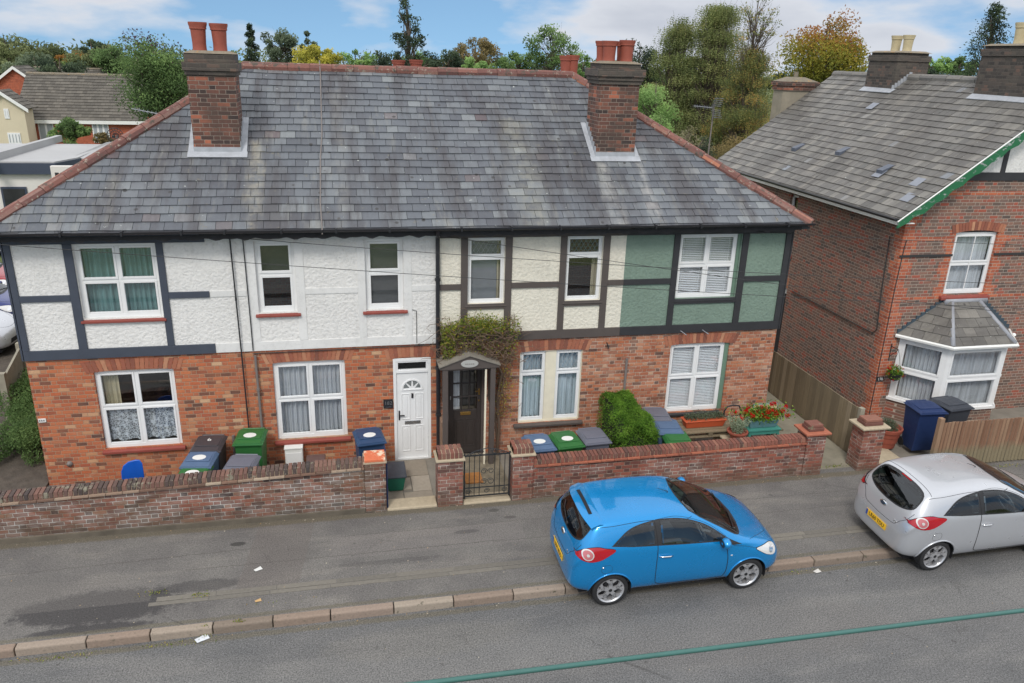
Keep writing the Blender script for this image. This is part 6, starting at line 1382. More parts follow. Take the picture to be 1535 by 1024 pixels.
r = thing('geranium_trough', 'blue-grey trough overflowing with red geraniums on the turquoise table', 'plant trough', (tx, -.95, tz)); g = MB(); g.hexa([(-.3, -.1, .005), (.3, -.1, .005), (.3, .1, .005), (-.3, .1, .005), (-.34, -.13, .17), (.34, -.13, .17), (.34, .13, .17), (-.34, .13, .17)]); g.build('trough', plain('trough_blue', lin(96, 132, 140), .5), r, local=True, bevel=.01)
g = MB(); fl = MB()
for k in range(1500):
    x = random.gauss(0, .26); leaf_quad(g, (x, random.gauss(0, .12), .2+abs(random.gauss(0, .11))), .06, None, .5)
for k in range(40):
    c = Vector((random.gauss(0, .27), random.gauss(-.04, .12), .24+abs(random.gauss(.08, .12))))
    for j in range(42): leaf_quad(fl, c+Vector((random.gauss(0, .024), random.gauss(0, .024), random.gauss(0, .02))), .036)
g.build('foliage', M['leaf_box'], r, local=True); fl.build('flowers', M['petal_red'], r, local=True)
p = at(1168, 655, 'z', .35); mound('leafy_plant', 'loose leafy plant spilling beside the turquoise table', 'plant', p.x, p.y, -.1, .3, .3, .5, 1300, .06, M['leaf_yellow'], None, 6)
p = at(1145, 612, 'y', -.25); r = thing('garden_chair', 'garden chair with pale timber panels framed in green, half hidden by the geraniums', 'chair', (p.x, -.35, -.1)); h = p.z+.1
g = MB(); g.box(-.3, .3, .05, .07, h-.16, h+.14); g.build('back_frame', plain('frame_green', lin(120, 150, 140), .6), r, local=True); g = MB(); g.box(-.27, -.02, .035, .049, h-.13, h+.11); g.box(.02, .27, .035, .049, h-.13, h+.11); g.build('back_panels', plain('pale_ply', lin(214, 184, 146), .7), r, local=True)
MB().box(-.28, .28, -.35, .05, .42, .45).build('seat', M['wood_grey'], r, local=True)
for s in (-1, 1): MB().box(s*.27-.02, s*.27+.02, .01, .05, 0, h-.161).build('leg', M['wood_grey'], r, local=True)
# neighbour pots and basket
r = thing('terracotta_pot', 'large ribbed terracotta pot with a lavender bush by the neighbour pier', 'plant pot', (17.35, -1.05, -.03)); g = MB(); g.lathe([(.001, 0), (.2, 0), (.22, .12), (.235, .13), (.25, .26), (.262, .27), (.275, .38), (.3, .385), (.31, .46), (.27, .46), (.25, .4), (.001, .4)], (0, 0, 0), 'z', 28); g.build('pot', M['pot_clay'], r, smooth='auto', local=True); g = MB()
for k in range(1500):
    d = Vector((random.gauss(0, 1), random.gauss(0, 1), abs(random.gauss(0, 1)))).normalized()*random.uniform(.1, .24); leaf_quad(g, d+Vector((-.03, 0, .42)), .035)
g.build('bush', M['leaf_lav'], r, local=True)
r = thing('hanging_basket', 'hanging basket of red and pink flowers on a bracket beside the bay window', 'hanging basket', (18.22, .12, 1.2)); g = MB(); fl = MB()
for k in range(700): d = Vector((random.gauss(0, 1), random.gauss(0, .8), random.gauss(0, .8))).normalized()*random.uniform(.08, .2); leaf_quad(g, d, .045)
for k in range(16):
    d = Vector((random.gauss(0, 1), random.gauss(-.5, .8), random.gauss(.2, .8))).normalized()*.19
    for j in range(14): leaf_quad(fl, d+Vector((random.gauss(0, .015), random.gauss(0, .015), random.gauss(0, .015))), .03)
g.build('foliage', M['leaf_box'], r, local=True); fl.build('flowers', M['petal_red'], r, local=True); g = MB(); g.lathe([(.001, -.2), (.1, -.17), (.16, -.05), (.17, 0)], (0, 0, 0), 'z', 16); g.build('basket', M['trim'], r, local=True)
g = MB(); g.tube([(-.02, .27, .62), (-.02, .27, .2)], .01, 5); g.tube([(-.02, .27, .56), (-.02, 0, .56)], .01, 5); g.tube([(-.02, .27, .3), (-.02, .03, .54)], .008, 5)
for s in (-1, 1): g.tube([(-.02, 0, .55), (s*.15, 0, 0)], .004, 4)
g.build('bracket', M['iron'], r, local=True)
for (px, py, s, c, lab, nm) in ((303, 958, .09, lin(210, 214, 220), 'small printed packet lying against the kerb', 'litter'), (387, 854, .06, lin(216, 216, 212), 'scrap of white paper on the pavement', 'litter'), (387, 901, .045, lin(196, 160, 110), 'fallen tan leaf on the pavement above the kerb', 'litter'), (1225, 857, .06, lin(206, 202, 196), 'pale scrap in the gutter between the two cars', 'litter')):
    z = 0 if py < 930 and px < 1000 else ROAD; p = at(px, py, 'z', z); q = random.uniform(.2, .6); c_, s_ = math.cos(q), math.sin(q)
    g = MB(); g.add([(p.x+s*(u*c_-v*.6*s_), p.y+s*(u*s_+v*.6*c_), z+.006+.012*(u*v > 0)) for u, v in ((-1, -1), (1, -1), (1, 1), (-1, 1))], ((0, 1, 2, 3),)); o = g.build(nm, plain('scrap', c, .7)); o.modifiers.new('s', 'SOLIDIFY').thickness = .003; tag(o, lab, 'litter', 'litter')
# weeds and fallen leaves
g = MB()
for (px, py, n, sp) in ((230, 890, 40, .12), (298, 893, 50, .1), (560, 765, 30, .05), (265, 955, 50, .25), (85, 975, 60, .3), (360, 932, 30, .05), (308, 942, 40, .06), (1200, 848, 15, .2), (1250, 700, 60, .15), (870, 855, 10, .3), (420, 905, 10, .3), (1500, 700, 90, .5), (1330, 700, 50, .2)):
    p = at(px, py, 'z', 0)
    for k in range(n):
        x, y = p.x+random.gauss(0, sp), p.y+random.gauss(0, .035); z = 0 if y > -4.74 else ROAD; leaf_quad(g, (x, y, z+.02), .03)
tag(g.build('weeds', M['leaf_yellow']), 'small weeds in the cracks and along the kerb', 'weeds', kind='stuff')
g = MB(); rr_ = random.Random(4)
for k in range(300):
    x = rr_.uniform(-1, 22); y = rr_.choice((-2.14+rr_.gauss(0, .05), -4.82+rr_.gauss(0, .06), rr_.uniform(-7, -2.2), rr_.uniform(-4.6, -2.2))); z = (0 if y > -4.7 else ROAD); s = rr_.uniform(.006, .016); g.add([(x-s, y, z+.004), (x, y-s, z+.004), (x+s, y+s*.3, z+.006), (x, y+s, z+.008)], ((0, 1, 2, 3),))
tag(g.build('leaf_litter', rnd_mat('debris', [(0, lin(176, 168, 150)), (.4, lin(120, 100, 76)), (.7, lin(160, 150, 136)), (1, lin(150, 120, 70))], .9)), 'scattered leaf fragments and grit on pavement and road', 'debris', kind='stuff')
# ---- aerials, dish, wires
def wire(label, A, B, sag, rad=.006, mat='cable', name='overhead_wire', grp='overhead wires crossing the facades'):
    A, B = Vector(A), Vector(B); n = 40; pts = [A+(B-A)*(k/n)-Vector((0, 0, sag*4*(k/n)*(1-k/n))) for k in range(n+1)]
    return tag(MB().tube(pts, rad, 6).build(name, M[mat], smooth=True), label, 'wire', grp)
def through(p1, p2, d1, d2):        # straight run through two sighted points at given distances, extended
    pass
M['cable_green'] = plain('cable_green', lin(62, 104, 98), .4, var=.1)
a, b = at(640, 1024, 'y', -10.0), at(1535, 915, 'y', -9.7); d = b-a
wire('thick green overhead cable close above the road, crossing the lower right', a-d*2.2, b+d*2.5, .0, .021, 'cable_green', 'overhead_cable', 'overhead cables')
far = lambda px, py, y: tuple(at(px, py, 'y', y))
wire('overhead wire from the white house eaves, upper of the pair', (3.95, -.06, 4.66), far(1720, 432, -2.5), .12); wire('overhead wire across the white house, lower of the pair', far(-60, 362, -.5), far(1700, 470, -2.5), .1)
wire('overhead wire from the cream house corner post', (7.5, -.06, 4.66), far(1800, 500, -3.), .1); wire('short overhead wire leaving the green house eaves to the right', (13.95, -.06, 4.66), far(1800, 372, -2.), .08)
g = MB()
def aerial(root, c, L, n, sgn=-1, w=.22):
    g = MB(); g.tube([c, c+Vector((sgn*L, .1, .04))], .012, 6)
    for k in range(n):
        q = c+Vector((sgn*L*(k+1)/n, .1*(k+1)/n, .04*(k+1)/n)); g.tube([q+Vector((0, -w*.5, 0)), q+Vector((0, w*.5, 0))], .006, 4); g.tube([q+Vector((0, 0, -.05)), q+Vector((0, 0, .05))], .005, 4)
    for s in (-1, 1):
        for k in range(5): z = s*(.06+k*.055); g.tube([c+Vector((.06+abs(z)*.3, -.26, z)), c+Vector((.06+abs(z)*.3, .26, z))], .009, 4); g.tube([c+Vector((-.16+abs(z)*.3, -.1, z)), c+Vector((.22+abs(z)*.2, .1, z))], .011, 4)
    return g.build('aerial_array', M['steel'], root)
t_ = at(1070, 162, 'y', 8.2); r = thing('television_aerial', 'television aerial with grid reflector on a thin mast in front of the birches', 'aerial', (t_.x, 8.2, 0)); MB().tube([(t_.x-.05, 8.2, -.1), (t_.x, 8.2, t_.z+.1)], .02, 6).build('mast', M['grey_pipe'], r); aerial(r, Vector((t_.x+.02, 8.2, t_.z)), .62, 12)
t_ = at(247, 175, 'y', 15.); r = thing('television_aerial', 'long television aerial behind the left hip of the roof, near the ash tree', 'aerial', (t_.x+.3, 15, 0)); MB().tube([(t_.x+.3, 15, -.3), (t_.x+.3, 15, t_.z+.05)], .03, 6).build('mast', M['grey_pipe'], r)
g = MB(); c = Vector((t_.x+.25, 15, t_.z)); e = Vector(at(197, 163, 'y', 15.)); g.tube([c, e], .016, 6)
for k in range(10): q = c+(e-c)*k/10; g.tube([q+Vector((0, -.2, 0)), q+Vector((0, .2, 0))], .01, 4); g.tube([q+Vector((0, 0, -.07)), q+Vector((0, 0, .07))], .01, 4)
g.build('aerial_array', M['steel'], r)
# ---------------------------------------------------------------- background buildings
M['wall_white'] = plain('wall_white', lin(214, 210, 204), .8, var=.1, sc_=.8); M['wall_cream'] = plain('wall_cream', lin(206, 194, 168), .85, var=.1, sc_=.8); M['fascia_navy'] = plain('fascia_navy', lin(60, 68, 84), .5)
M['far_pane'] = plain('far_pane', (.34, .37, .39), .3)
M['flat_roof'] = plain('flat_roof', lin(168, 168, 168), .7, var=.14, sc_=.5)
wb = thing('flat_roofed_building', 'white single storey building with flat grey roof and navy fascia', 'building', (-9, 25, 0))
zr = 3.2; FP = [(-17, 21.9), (-5.95, 21.9), (-5.45, 23.4), (-5.45, 28.8), (-17, 28.8)]; IN = [(-16.8, 22.1), (-6.1, 22.1), (-5.7, 23.5), (-5.7, 28.6), (-16.8, 28.6)]
MB().prism(IN, 'z', -.6, zr-.5).build('wall', M['wall_white'], wb); MB().prism(FP, 'z', zr-.52, zr-.06).build('fascia', M['fascia_navy'], wb); MB().prism([(-16.95, 21.95), (-6, 21.95), (-5.5, 23.42), (-5.5, 28.75), (-16.95, 28.75)], 'z', zr-.059, zr).build('roof', M['flat_roof'], wb)
a, b = at(0, 240, 'z', zr), at(94, 212, 'z', zr); g = MB(); d = (b-a).normalized(); n_ = Vector((-d.y, d.x, 0)); a = a-d*5
g.hexa([(*(a+n_*s).xy, zr) for s in (0,)]+[(*b.xy, zr), (*(b+n_*.25).xy, zr), (*(a+n_*.25).xy, zr)]+[(*a.xy, zr+.3), (*b.xy, zr+.3), (*(b+n_*.25).xy, zr+.3), (*(a+n_*.25).xy, zr+.3)]); g.build('parapet', M['flat_roof'], wb)
for (p0, p1, q0, q1) in ((3, 45, 282, 322),):
    A, B = at(p0, q0, 'y', 22.08), at(p1, q1, 'y', 22.08); w = MB().box(A.x-.05, B.x+.05, 22.04, 22.09, B.z-.05, A.z+.05).build('window', M['fascia_navy'], wb); MB().box(A.x+.03, B.x-.03, 22.02, 22.038, B.z+.03, A.z-.03).build('pane', M['glass_car'], w)
p = at(95, 262, 'y', 20.5); r = thing('equipment_cabinet', 'white panel with dark portholes leaning beside the flat roofed building', 'cabinet', (p.x, 20.5, -.3)); g = MB(); g.box(p.x-.42, p.x+.42, 20.4, 20.6, -.3, p.z+.36); g.build('panel', M['wall_white'], r, bevel=.02)
g = MB()
for s in (-.2, .15): g.box(p.x+s-.07, p.x+s+.07, 20.38, 20.399, p.z-.08, p.z+.1)
g.build('porthole', M['trim'], r)
p = at(135, 232, 'z', 3.1); r = thing('glazed_lean_to', 'pale polycarbonate lean-to roof beside the flat roofed building', 'lean-to', (p.x, p.y, -.5)); P4 = [at(112, 236, 'z', 3.15), at(136, 243, 'z', 3.0), at(180, 213, 'z', 3.2), at(160, 215, 'z', 3.3)]
g = MB(); g.hexa([(v.x, v.y, v.z) for v in P4]+[(v.x, v.y, v.z+.06) for v in P4]); g.build('roof_sheet', M['flat_roof'], r); g = MB()
for v in P4: g.box(v.x-.05, v.x+.05, v.y-.05, v.y+.05, -.8, v.z-.001)
g.build('frame', M['white_paint'], r)
p = at(175, 203, 'y', 24.5); r = thing('satellite_dish', 'mesh satellite dish on a pole behind the left hip of the roof', 'satellite dish', (p.x, 24.5, -.5)); MB().tube([(p.x, 24.5, -.5), (p.x, 24.5, p.z)], .04, 6).build('pole', M['grey_pipe'], r)
g = MB(); R0 = .34
for k in range(16): a_ = 2*math.pi*k/16; g.tube([(p.x+.05*math.cos(a_), 24.4, p.z+.05*math.sin(a_)), (p.x+R0*math.cos(a_), 24.25, p.z+R0*math.sin(a_))], .012, 4)
for q in (.12, .23, R0): g.tube([(p.x+q*math.cos(2*math.pi*k/24), 24.4-.15*q/R0, p.z+q*math.sin(2*math.pi*k/24)) for k in range(25)], .016, 5)
g.build('dish', M['iron'], r); MB().box(p.x-.05, p.x+.05, 23.85, 24.0, p.z-.05, p.z+.05).tube([(p.x, 24.4, p.z-.3), (p.x, 23.95, p.z)], .012, 4).build('receiver', M['trim'], r)
def bg_house(name, label, x0, x1, y0, dep, zg, ze, zr_, wall, roof='tile_far', wins=(), gable=False, verge=None, group='houses beyond the white building'):
    h = thing(name, label, 'house', ((x0+x1)/2, y0+dep/2, zg), 0, group); g = MB(); sl = MB(); vb = MB(); c = (x0+x1)/2
    g.box(x0, x1, y0, y0+dep, zg-.5, ze)
    if gable:
        g.prism([(x0, ze), (x1, ze), (c, zr_-.05)], 'y', y0, y0+dep); s = (zr_-ze)/((x1-x0)/2)
        for sg in (1, -1):
            O = Vector((x0-.3, y0+dep+.2, ze-.3*s)) if sg > 0 else Vector((x1+.3, y0-.2, ze-.3*s)); U = Vector((0, -sg, 0)); V = Vector((sg, 0, s)); VL_ = ((x1-x0)/2+.3)*math.sqrt(1+s*s)
            slates(sl, O, U, V, [(0, 0), (dep+.4, 0), (dep+.4, VL_), (0, VL_)], .33, .33, 3, .03); vb.prism([(c, zr_+.0), (c-sg*((x1-x0)/2+.32), ze-.32*s), (c-sg*((x1-x0)/2+.32), ze-.32*s-.22), (c, zr_-.22)], 'y', y0-.28, y0-.22)
    else:
        c = y0+dep/2; s = (zr_-ze)/(dep/2); g.prism([(y0, ze), (y0+dep, ze), (c, zr_-.05)], 'x', x0, x1)
        for sg in (1, -1):
            O = Vector((x0-.3, y0-.3, ze-.3*s)) if sg > 0 else Vector((x1+.3, y0+dep+.3, ze-.3*s)); U = Vector((sg, 0, 0)); V = Vector((0, sg, s)); VL_ = (dep/2+.3)*math.sqrt(1+s*s); W_ = x1-x0+.6
            slates(sl, O, U, V, [(0, 0), (W_, 0), (W_, VL_), (0, VL_)], .30, .33, 3, .04)
        vb.box(x0-.3, x1+.3, y0-.3, y0-.24, ze-.45, ze-.2); ridge = MB(); ridge_run(ridge, (x0-.3, c, zr_+.02), (x1+.3, c, zr_+.02), .45, .14)
    g.build('wall', M[wall], h); rf = sl.build('roof', M[roof], h); vb.build('verge_board', M['white_paint'], h)
    if not gable: ridge.build('ridge_tiles', M['flaunch'], rf)
    for (a, b, c_, d, n) in wins:
        g = MB(); p = MB(); g.box(a, b, y0-.05, y0-.001, c_, d); w_ = (b-a)/n
        for k in range(n): p.box(a+k*w_+.08, a+(k+1)*w_-.06, y0-.07, y0-.051, c_+.1, d-.1)
        w = g.build('window', M['upvc'], h); p.build('pane', M['far_pane'], w)
    return h
M['far_pane'] = plain('far_pane', (.34, .37, .39), .3)
def WX(px0, px1, py0, py1, y, n): a, b = at(px0, py0, 'y', y), at(px1, py1, 'y', y); return (a.x, b.x, b.z, a.z, n)
bg_house('brick_house', 'red brick house with broad grey-brown tiled roof behind the white flat roofed building', -15.0, -7.4, 45, 7, -2.8, 3.25, 5.85, 'brick_far', wins=[WX(56, 84, 182, 213, 44.98, 2), WX(137, 166, 183, 214, 44.98, 3)])
q = at(6, 135, 'y', 43)
bg_house('cream_house', 'cream gabled house with white verge boards at the far left', q.x-1.5, q.x+.95, 43, 1.5, -2.8, q.z-.9, q.z, 'wall_cream', wins=[WX(5, 15, 163, 178, 42.98, 2), WX(11, 33, 199, 216, 42.98, 4)], gable=True)
q = at(20, 99, 'y', 54)
bg_house('gabled_house', 'brick gable end with white verge boards behind the cream house', q.x-1.3, q.x+1.3, 54, 3, -2.4, q.z-1.0, q.z, 'brick_far', gable=True)
q = at(130, 103, 'y', 70); bg_house('grey_roofed_house', 'grey tiled roof farther back above the broad roof', q.x-4.2, q.x+7, 66, 8, -2, q.z-2.3, q.z, 'brick_far')
q = at(195, 176, 'y', 47); bg_house('brick_annexe', 'brick annexe with small white windows partly behind the ash tree', q.x+.6, q.x+4.5, 47, 5, -2.8, q.z-.2, q.z+1.2, 'brick_far', wins=[WX(208, 216, 183, 196, 46.98, 2)])
# ---------------------------------------------------------------- trees
PAL = {'gold': [(0, lin(84, 92, 34)), (.5, lin(130, 128, 36)), (1, lin(172, 144, 44))], 'olive': [(0, lin(62, 72, 42)), (.5, lin(92, 104, 58)), (1, lin(128, 136, 80))], 'green': [(0, lin(52, 72, 36)), (.5, lin(82, 112, 52)), (1, lin(122, 152, 74))], 'bright': [(0, lin(78, 108, 52)), (.5, lin(110, 148, 66)), (1, lin(146, 178, 92))],
 'dark': [(0, lin(34, 48, 38)), (.5, lin(52, 70, 50)), (1, lin(80, 98, 66))], 'yellow': [(0, lin(118, 118, 34)), (.5, lin(156, 152, 46)), (1, lin(196, 182, 66))], 'birchg': [(0, lin(84, 96, 56)), (.5, lin(114, 124, 72)), (1, lin(150, 148, 92))], 'orange': [(0, lin(92, 88, 34)), (.4, lin(128, 106, 36)), (.75, lin(142, 100, 38)), (1, lin(146, 88, 42))],
 'brown': [(0, lin(82, 80, 40)), (.5, lin(112, 98, 52)), (1, lin(142, 120, 66))], 'grey': [(0, lin(62, 76, 60)), (.5, lin(88, 104, 78)), (1, lin(120, 134, 100))], 'birch': [(0, lin(72, 82, 48)), (.4, lin(104, 114, 64)), (.75, lin(142, 132, 68)), (1, lin(168, 128, 66))], 'dun': [(0, lin(92, 88, 62)), (.5, lin(118, 112, 80)), (1, lin(140, 134, 104))]}
KS = {k: .92 if k in ('gold', 'orange', 'yellow', 'birchg', 'birch') else .8 for k in PAL}
LM = {k: leaf_mat('leaf_'+k, [(a, tuple(min(.9, (q*KS[k]+(1-KS[k])*(c[0]*.3+c[1]*.6+c[2]*.1))*1.28+.014) for q in c)) for a, c in v]) for k, v in PAL.items()}
def tree(label, px, pytop, Y, wpx, pybot, pal, kind='round', n=5000, s=None, group='trees beyond the roofs', clumps=26, dens=1., name=None, seed=1, palt=None):
    if kind in ('round', 'sparse') and pybot < 150: pytop -= 6; wpx *= 1.12
    rg = random.Random(seed*77+px); top_ = at(px, pytop, 'y', Y); wd = (at(px+wpx/2, pytop, 'y', Y)-at(px-wpx/2, pytop, 'y', Y)).length; bot = at(px, pybot, 'y', Y).z
    x0, zg = top_.x, ground_h(top_.x, Y); zt = top_.z; ch = zt-bot; cz = (zt+bot)/2; rx, rz_ = wd/2, ch/2; dist = (top_-CP).length; s = s or dist*.0032
    name = name or {'conifer': 'conifer', 'weep': 'birch_tree', 'sparse': 'open_tree'}.get(kind, 'broadleaf_tree')
    r = thing(name, label, 'tree', (x0, Y, zg), 0, group); g = MB(); st = MB(); C = []
    tk = .4 if kind == 'sparse' else 1.; st.tube([(x0, Y, zg-.3), (x0+rg.gauss(0, .1), Y, (zg+bot)/2), (x0+rg.gauss(0, .15), Y, cz), (x0, Y, zt-.12*ch)], [tk*(.035*wd+.06), tk*(.028*wd+.05), tk*(.016*wd+.03), .012], 8)
    def gv(): return Vector((rg.gauss(0, 1), rg.gauss(0, 1), rg.gauss(0, 1)))
    def lf(p, sz, r_): 
        st_ = random.getstate(); random.seed(rg.random()); leaf_quad(g, p, sz, r_, .3); random.setstate(st_)
    for k in range(clumps):
        if kind == 'conifer' or kind == 'spire':
            t = (k+.5)/clumps; z = bot+ch*t; rr = rx*(1-t)**.75*(.75 if kind == 'conifer' else .5)+.05*rx; a = k*2.4; c = Vector((x0+rr*math.cos(a)*rg.uniform(.5, 1.1), Y+rr*math.sin(a), z)); cr = .22*rx+.35*rx*(1-t)
        elif kind == 'droop':
            t = rg.random()**.8; t = t**1.6; z = bot+ch*t; rr = rx*(1-t)**.8*rg.uniform(.2, 1.05)+.04*rx; a = rg.uniform(0, 6.28); c = Vector((x0+rr*math.cos(a), Y+rr*math.sin(a), z)); cr = rx*rg.uniform(.13, .2)
        elif kind == 'weep':
            t = rg.random()**.9; z = bot+ch*t; rr = rx*max(0, 1-t**2.6)*math.sqrt(rg.uniform(.02, 1.))*.95; a = rg.uniform(0, 6.28); c = Vector((x0+rr*math.cos(a), Y+rr*math.sin(a), z)); cr = .22*rx+.1
        else:
            d = gv().normalized()*rg.uniform(.35, .82); d.z = d.z*.95; c = Vector((x0+d.x*rx, Y+d.y*rx, cz+d.z*rz_)); cr = min(rx, rz_)*rg.uniform(.25, .42)*(.7 if kind == 'sparse' else 1)
            c.z = max(c.z, bot+.2)
        C.append((c, cr, rg.uniform(.2, .8)))
        m0 = Vector((x0, Y, min(c.z-.1*ch, max(bot, c.z-.35*ch)))); mid = (m0+c)/2+gv()*.04*wd; st.tube([m0, mid, c], [tk*(.01*wd+.02), tk*(.007*wd+.012), .008], 5)
        if kind in ('sparse', 'weep'):
            for _ in range(4): e = c+gv()*cr*.7; st.tube([mid, (mid+e)/2+gv()*.02*wd, e], [.004*wd+.008, .006, .004], 4)
    for k in range(int(n)):
        c, cr, tone = C[k % clumps]
        if kind == 'weep':
            q = c+Vector((rg.gauss(0, cr*.6), rg.gauss(0, cr*.6), rg.gauss(0, .1)))
            for j in range(4): lf(q+Vector((rg.gauss(0, .03), 0, -j*s*.9+cr*.3)), s*.8, tone+rg.uniform(-.2, .2))
        elif kind == 'droop':
            d = gv(); lf(c+Vector((d.x*cr*.45, d.y*cr*.45, -abs(d.z)*cr*.9+.2*cr)), s, tone)
        elif kind == 'conifer': 
            d = gv(); p = c+Vector((d.x*cr*.5, d.y*cr*.5, d.z*cr*.2-abs(d.x)*.15*cr)); lf(p, s, tone)
        else:
            d = gv().normalized()*cr*(rg.random()**.45)*1.08; 
            if rg.random() < .07: d *= 1.18
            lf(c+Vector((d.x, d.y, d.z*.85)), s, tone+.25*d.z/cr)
    if palt:       # second colour at the top of the crown
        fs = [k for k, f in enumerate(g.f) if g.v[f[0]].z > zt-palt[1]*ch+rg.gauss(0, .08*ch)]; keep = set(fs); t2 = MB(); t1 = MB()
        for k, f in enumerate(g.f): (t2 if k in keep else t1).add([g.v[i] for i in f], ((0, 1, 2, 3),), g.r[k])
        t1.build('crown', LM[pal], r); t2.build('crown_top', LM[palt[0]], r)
    else: g.build('crown', LM[pal], r)
    st.build('trunk', M['bark'], r); return r
M['leaf_plum'] = leaf_mat('leaf_plum', [(0, lin(62, 50, 62)), (1, lin(104, 76, 84))]); LM['plum'] = M['leaf_plum']
tree('broad olive-green tree filling the far left edge of the skyline', 2, 45, 82, 110, 125, 'olive', n=7000, clumps=34)
tree('rounded olive tree second from the left edge of the skyline', 55, 62, 92, 95, 122, 'olive', n=5000, seed=2)
tree('low russet-green tree left of the dark cedar', 95, 76, 105, 60, 110, 'brown', n=2500, seed=3)
tree('dark spreading cedar on the skyline behind the grey roof', 135, 62, 120, 72, 95, 'dark', n=3000, clumps=16, seed=4, name='cedar_tree')
tree('pale green tree with an orange top above the grey roof', 112, 84, 88, 70, 112, 'bright', n=2500, seed=5, palt=('orange', .4))
tree('yellowish tree between the grey roof and the ash', 162, 70, 70, 60, 125, 'green', n=3500, seed=6)
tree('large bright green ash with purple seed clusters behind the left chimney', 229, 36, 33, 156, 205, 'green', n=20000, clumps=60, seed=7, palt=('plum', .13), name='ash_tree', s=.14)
tree('low green tree in front of the broad tiled roof, below its eaves', 100, 176, 38, 76, 222, 'green', n=3500, seed=8, s=.16)
tree('small orange-green bush beside the satellite dish', 152, 198, 36, 40, 222, 'brown', n=1200, seed=9, s=.15)
tree('narrow dark drooping tree just right of the left chimney', 374, 36, 34, 34, 110, 'dark', 'spire', n=1800, clumps=16, seed=10)
tree('grey-green tree left of the yellow tree', 418, 40, 62, 62, 112, 'grey', 'sparse', n=3800, clumps=34, seed=11)
tree('small grey-green crown at the right shoulder of the taller one', 462, 50, 62, 34, 100, 'grey', 'sparse', n=1400, clumps=14, seed=12)
tree('bright yellow-leaved tree just above the ridge', 470, 68, 42, 88, 120, 'yellow', n=5000, seed=13)
tree('thin pale green tree right of the yellow tree', 533, 72, 46, 60, 118, 'bright', 'sparse', n=1300, clumps=22, seed=14)
tree('tall open conifer with drooping dark sprays, tallest on the skyline', 610, -12, 44, 92, 112, 'dark', 'droop', n=3000, clumps=40, seed=15, name='conifer')
for i, (a, b, w, pl, c) in enumerate(((580, 82, 66, 'dark', 'behind the foot of the tall open conifer, on its left'), (628, 80, 60, 'green', 'behind the two squat rear pots'), (672, 76, 64, 'dark', 'right of the tall open conifer'))):
    tree('low dark green tree '+c, a, b, 50, w, 125, pl, n=2600, seed=16+i)
tree('rounded brown-green oak right of the tall conifer', 712, 57, 76, 92, 118, 'brown', n=5000, clumps=34, seed=20, name='oak_tree')
tree('light green bushy tree in front of the oak', 712, 88, 40, 46, 122, 'bright', n=2000, seed=21)
tree('mid green tree between the oak and the open-crowned tree', 776, 79, 62, 62, 122, 'green', n=2600, seed=22)
tree('open-crowned green tree with visible limbs left of the right chimney', 830, 32, 50, 96, 122, 'green', 'sparse', n=3200, clumps=34, seed=23)
tree('pale low tree between the open-crowned tree and right chimney', 872, 80, 46, 40, 120, 'bright', 'sparse', n=900, clumps=12, seed=24)
tree('dark green tree directly behind the right chimney', 962, 50, 34, 78, 170, 'dark', n=5500, clumps=30, seed=25)
tree('fresh green tree right of the right chimney below the dark one', 985, 112, 24, 84, 200, 'bright', n=6000, clumps=30, seed=26, s=.1)
tree('yellow-green bush against the hip tiles right of the chimney', 990, 166, 17, 50, 222, 'bright', n=2600, seed=27, s=.075)
tree('tall weeping birch, leftmost of the birch group', 1022, 32, 31, 112, 262, 'birchg', 'weep', n=11000, clumps=110, seed=28, s=.13, group='birches behind the television aerial')
tree('tallest full weeping birch in the middle of the birch group', 1080, 14, 30, 150, 262, 'birchg', 'weep', n=15000, clumps=170, seed=29, s=.13, group='birches behind the television aerial')
tree('yellowing weeping birch at the right of the birch group', 1128, 76, 27, 110, 262, 'birch', 'weep', n=11000, clumps=110, seed=30, s=.12, group='birches behind the television aerial')
tree('thin nearly bare birch leader rising highest above the yellowing birch', 1142, -25, 27, 66, 130, 'birch', 'sparse', n=1100, clumps=46, seed=31, s=.13, group='birches behind the television aerial', name='birch_tree')
tree('russet shrub at the foot of the yellowing birch beside the slate verge', 1105, 190, 20, 90, 275, 'brown', n=5000, seed=32, s=.09)
tree('tangled dun shrub behind the right hip tiles', 1034, 188, 15, 74, 262, 'dun', n=3200, seed=33, s=.065)
tree('dark green bush at the foot of the television aerial', 1056, 200, 13.5, 40, 262, 'dark', n=1800, seed=34, s=.06)
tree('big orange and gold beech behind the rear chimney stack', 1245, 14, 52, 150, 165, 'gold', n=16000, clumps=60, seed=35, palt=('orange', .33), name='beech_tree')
for i, (a, b, w, pl, c) in enumerate(((1395, 88, 62, 'bright', 'left'), (1442, 90, 60, 'green', 'right'))): tree('low green tree above the neighbour ridge, %s one between its chimneys' % c, a, b, 72, w, 120, pl, n=2400, seed=36+i)
tree('dark conifer behind the nearest buff chimney pots', 1496, 6, 48, 62, 118, 'dark', 'conifer', n=4500, clumps=44, seed=38, s=.2)
fr_ = random.Random(12)
for i in range(28):
    px = -20+i*57+fr_.uniform(-12, 12); Y = fr_.uniform(58, 84)
    if 1190 < px < 1300: continue
    hy = 62+px*.024+fr_.uniform(0, 20)
    tree(('%s low tree in the tree line %s' % (('rounded', 'broad', 'bushy')[i % 3], 'left of the left chimney' if px < 280 else 'between the two chimneys' if px < 880 else 'right of the right chimney')), px, hy, Y, fr_.uniform(90, 125), 150, ('olive', 'green', 'dark', 'brown', 'grey')[fr_.randrange(5)], n=4200, seed=60+i, group='low trees of the tree line', clumps=22)
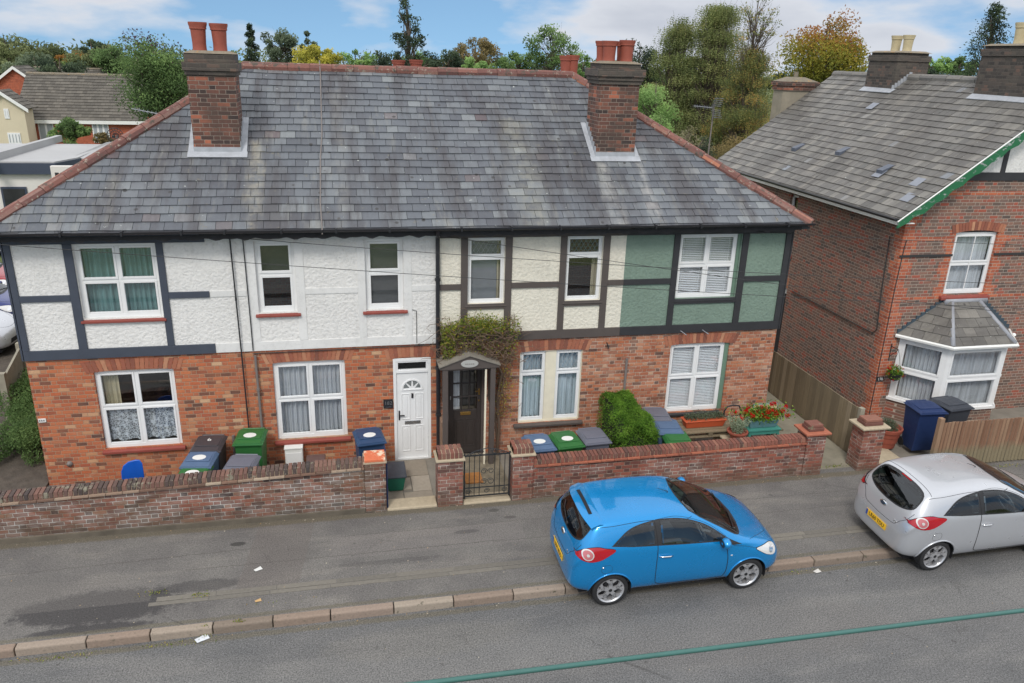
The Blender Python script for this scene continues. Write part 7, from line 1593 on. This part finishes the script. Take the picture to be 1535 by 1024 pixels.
# distant wood closing the horizon
g = MB(); rg = random.Random(5)
for k in range(26000):
    x = rg.uniform(-150, 210); y = 150+rg.uniform(0, 30)+.0*x; h = 7.6+2.2*mnoise.noise(Vector((x*.06, y*.05, 1)))+1.2*mnoise.noise(Vector((x*.2, y*.1, 5))); leaf_quad(g, (x, y, rg.uniform(-2, h)), .9, .5+.5*mnoise.noise(Vector((x*.1, y*.1, 9))), .3)
tag(g.build('distant_wood', LM['olive']), 'dark band of distant woodland along the horizon', 'woodland', kind='stuff')
# ---------------------------------------------------------------- sky and light
w = bpy.data.worlds.new('World'); sc.world = w; w.use_nodes = True; nt = w.node_tree; bgn = nt.nodes['Background']
SE, SR = R(48), R(205)
class WT(NT):
    def __init__(s, t): s.t = t; s.n = t.nodes; s.l = t.links
t = WT(nt); tc = t.new('ShaderNodeTexCoord').outputs['Generated']; x, y, z = t.sep(tc)
sky = t.new('ShaderNodeTexSky', sky_type='NISHITA'); sky.sun_disc = False; sky.sun_elevation = SE; sky.sun_rotation = SR; sky.air_density = 1.; sky.dust_density = .6; sky.ozone_density = 2.6
zz = t.m('ADD', t.m('MULTIPLY', t.m('MAXIMUM', z, 0.), .8), .2); t.l.new(t.comb(x, y, zz), sky.inputs['Vector'])
den = t.m('ADD', t.m('MAXIMUM', z, 0.), .10); cv = t.comb(t.m('DIVIDE', x, den), t.m('DIVIDE', y, den), 3.1)
f1 = t.noise(cv, .42, 7, .52); f2 = t.noise(t.comb(x, y, t.m('MULTIPLY', z, 3.2)), 3.4, 7, .5)
hi = t.range(z, .12, .3); cov = t.m('ADD', t.m('MULTIPLY', t.m('SUBTRACT', f2, .005), t.m('SUBTRACT', 1., hi)), t.m('MULTIPLY', t.m('ADD', f1, .3), hi))
f = t.range(cov, .485, .585); cc = t.mix(hi, t.mix(t.range(cov, .56, .74), (4.7, 4.9, 5.3), (3.3, 3.55, 4.1)), (7.6, 7.8, 8.2))
c = t.mix(f, t.mix(1., sky.outputs[0], (.82, .92, .9), 'MULTIPLY'), cc); t.l.new(c, bgn.inputs[0]); bgn.inputs[1].default_value = .115
sl = bpy.data.lights.new('sun', 'SUN'); sl.energy = 1.45; sl.angle = R(15); sl.color = (1, .96, .9); so = bpy.data.objects.new('sun', sl); col.objects.link(so)
dv = Vector((math.sin(SR)*math.cos(SE), math.cos(SR)*math.cos(SE), math.sin(SE)))
so.rotation_euler = dv.to_track_quat('Z', 'Y').to_euler(); so.location = (0, -20, 30)
vs = sc.view_settings; sc.display_settings.display_device = 'sRGB'; vs.view_transform = 'Standard'; vs.look = 'None'; vs.gamma = 1; vs.use_curve_mapping = False; vs.exposure = EXPO
sc.render.engine = 'CYCLES'; sc.cycles.max_bounces = 8; sc.cycles.transparent_max_bounces = 12
for o in list(bpy.data.meshes):
    if o.users == 0: bpy.data.meshes.remove(o)
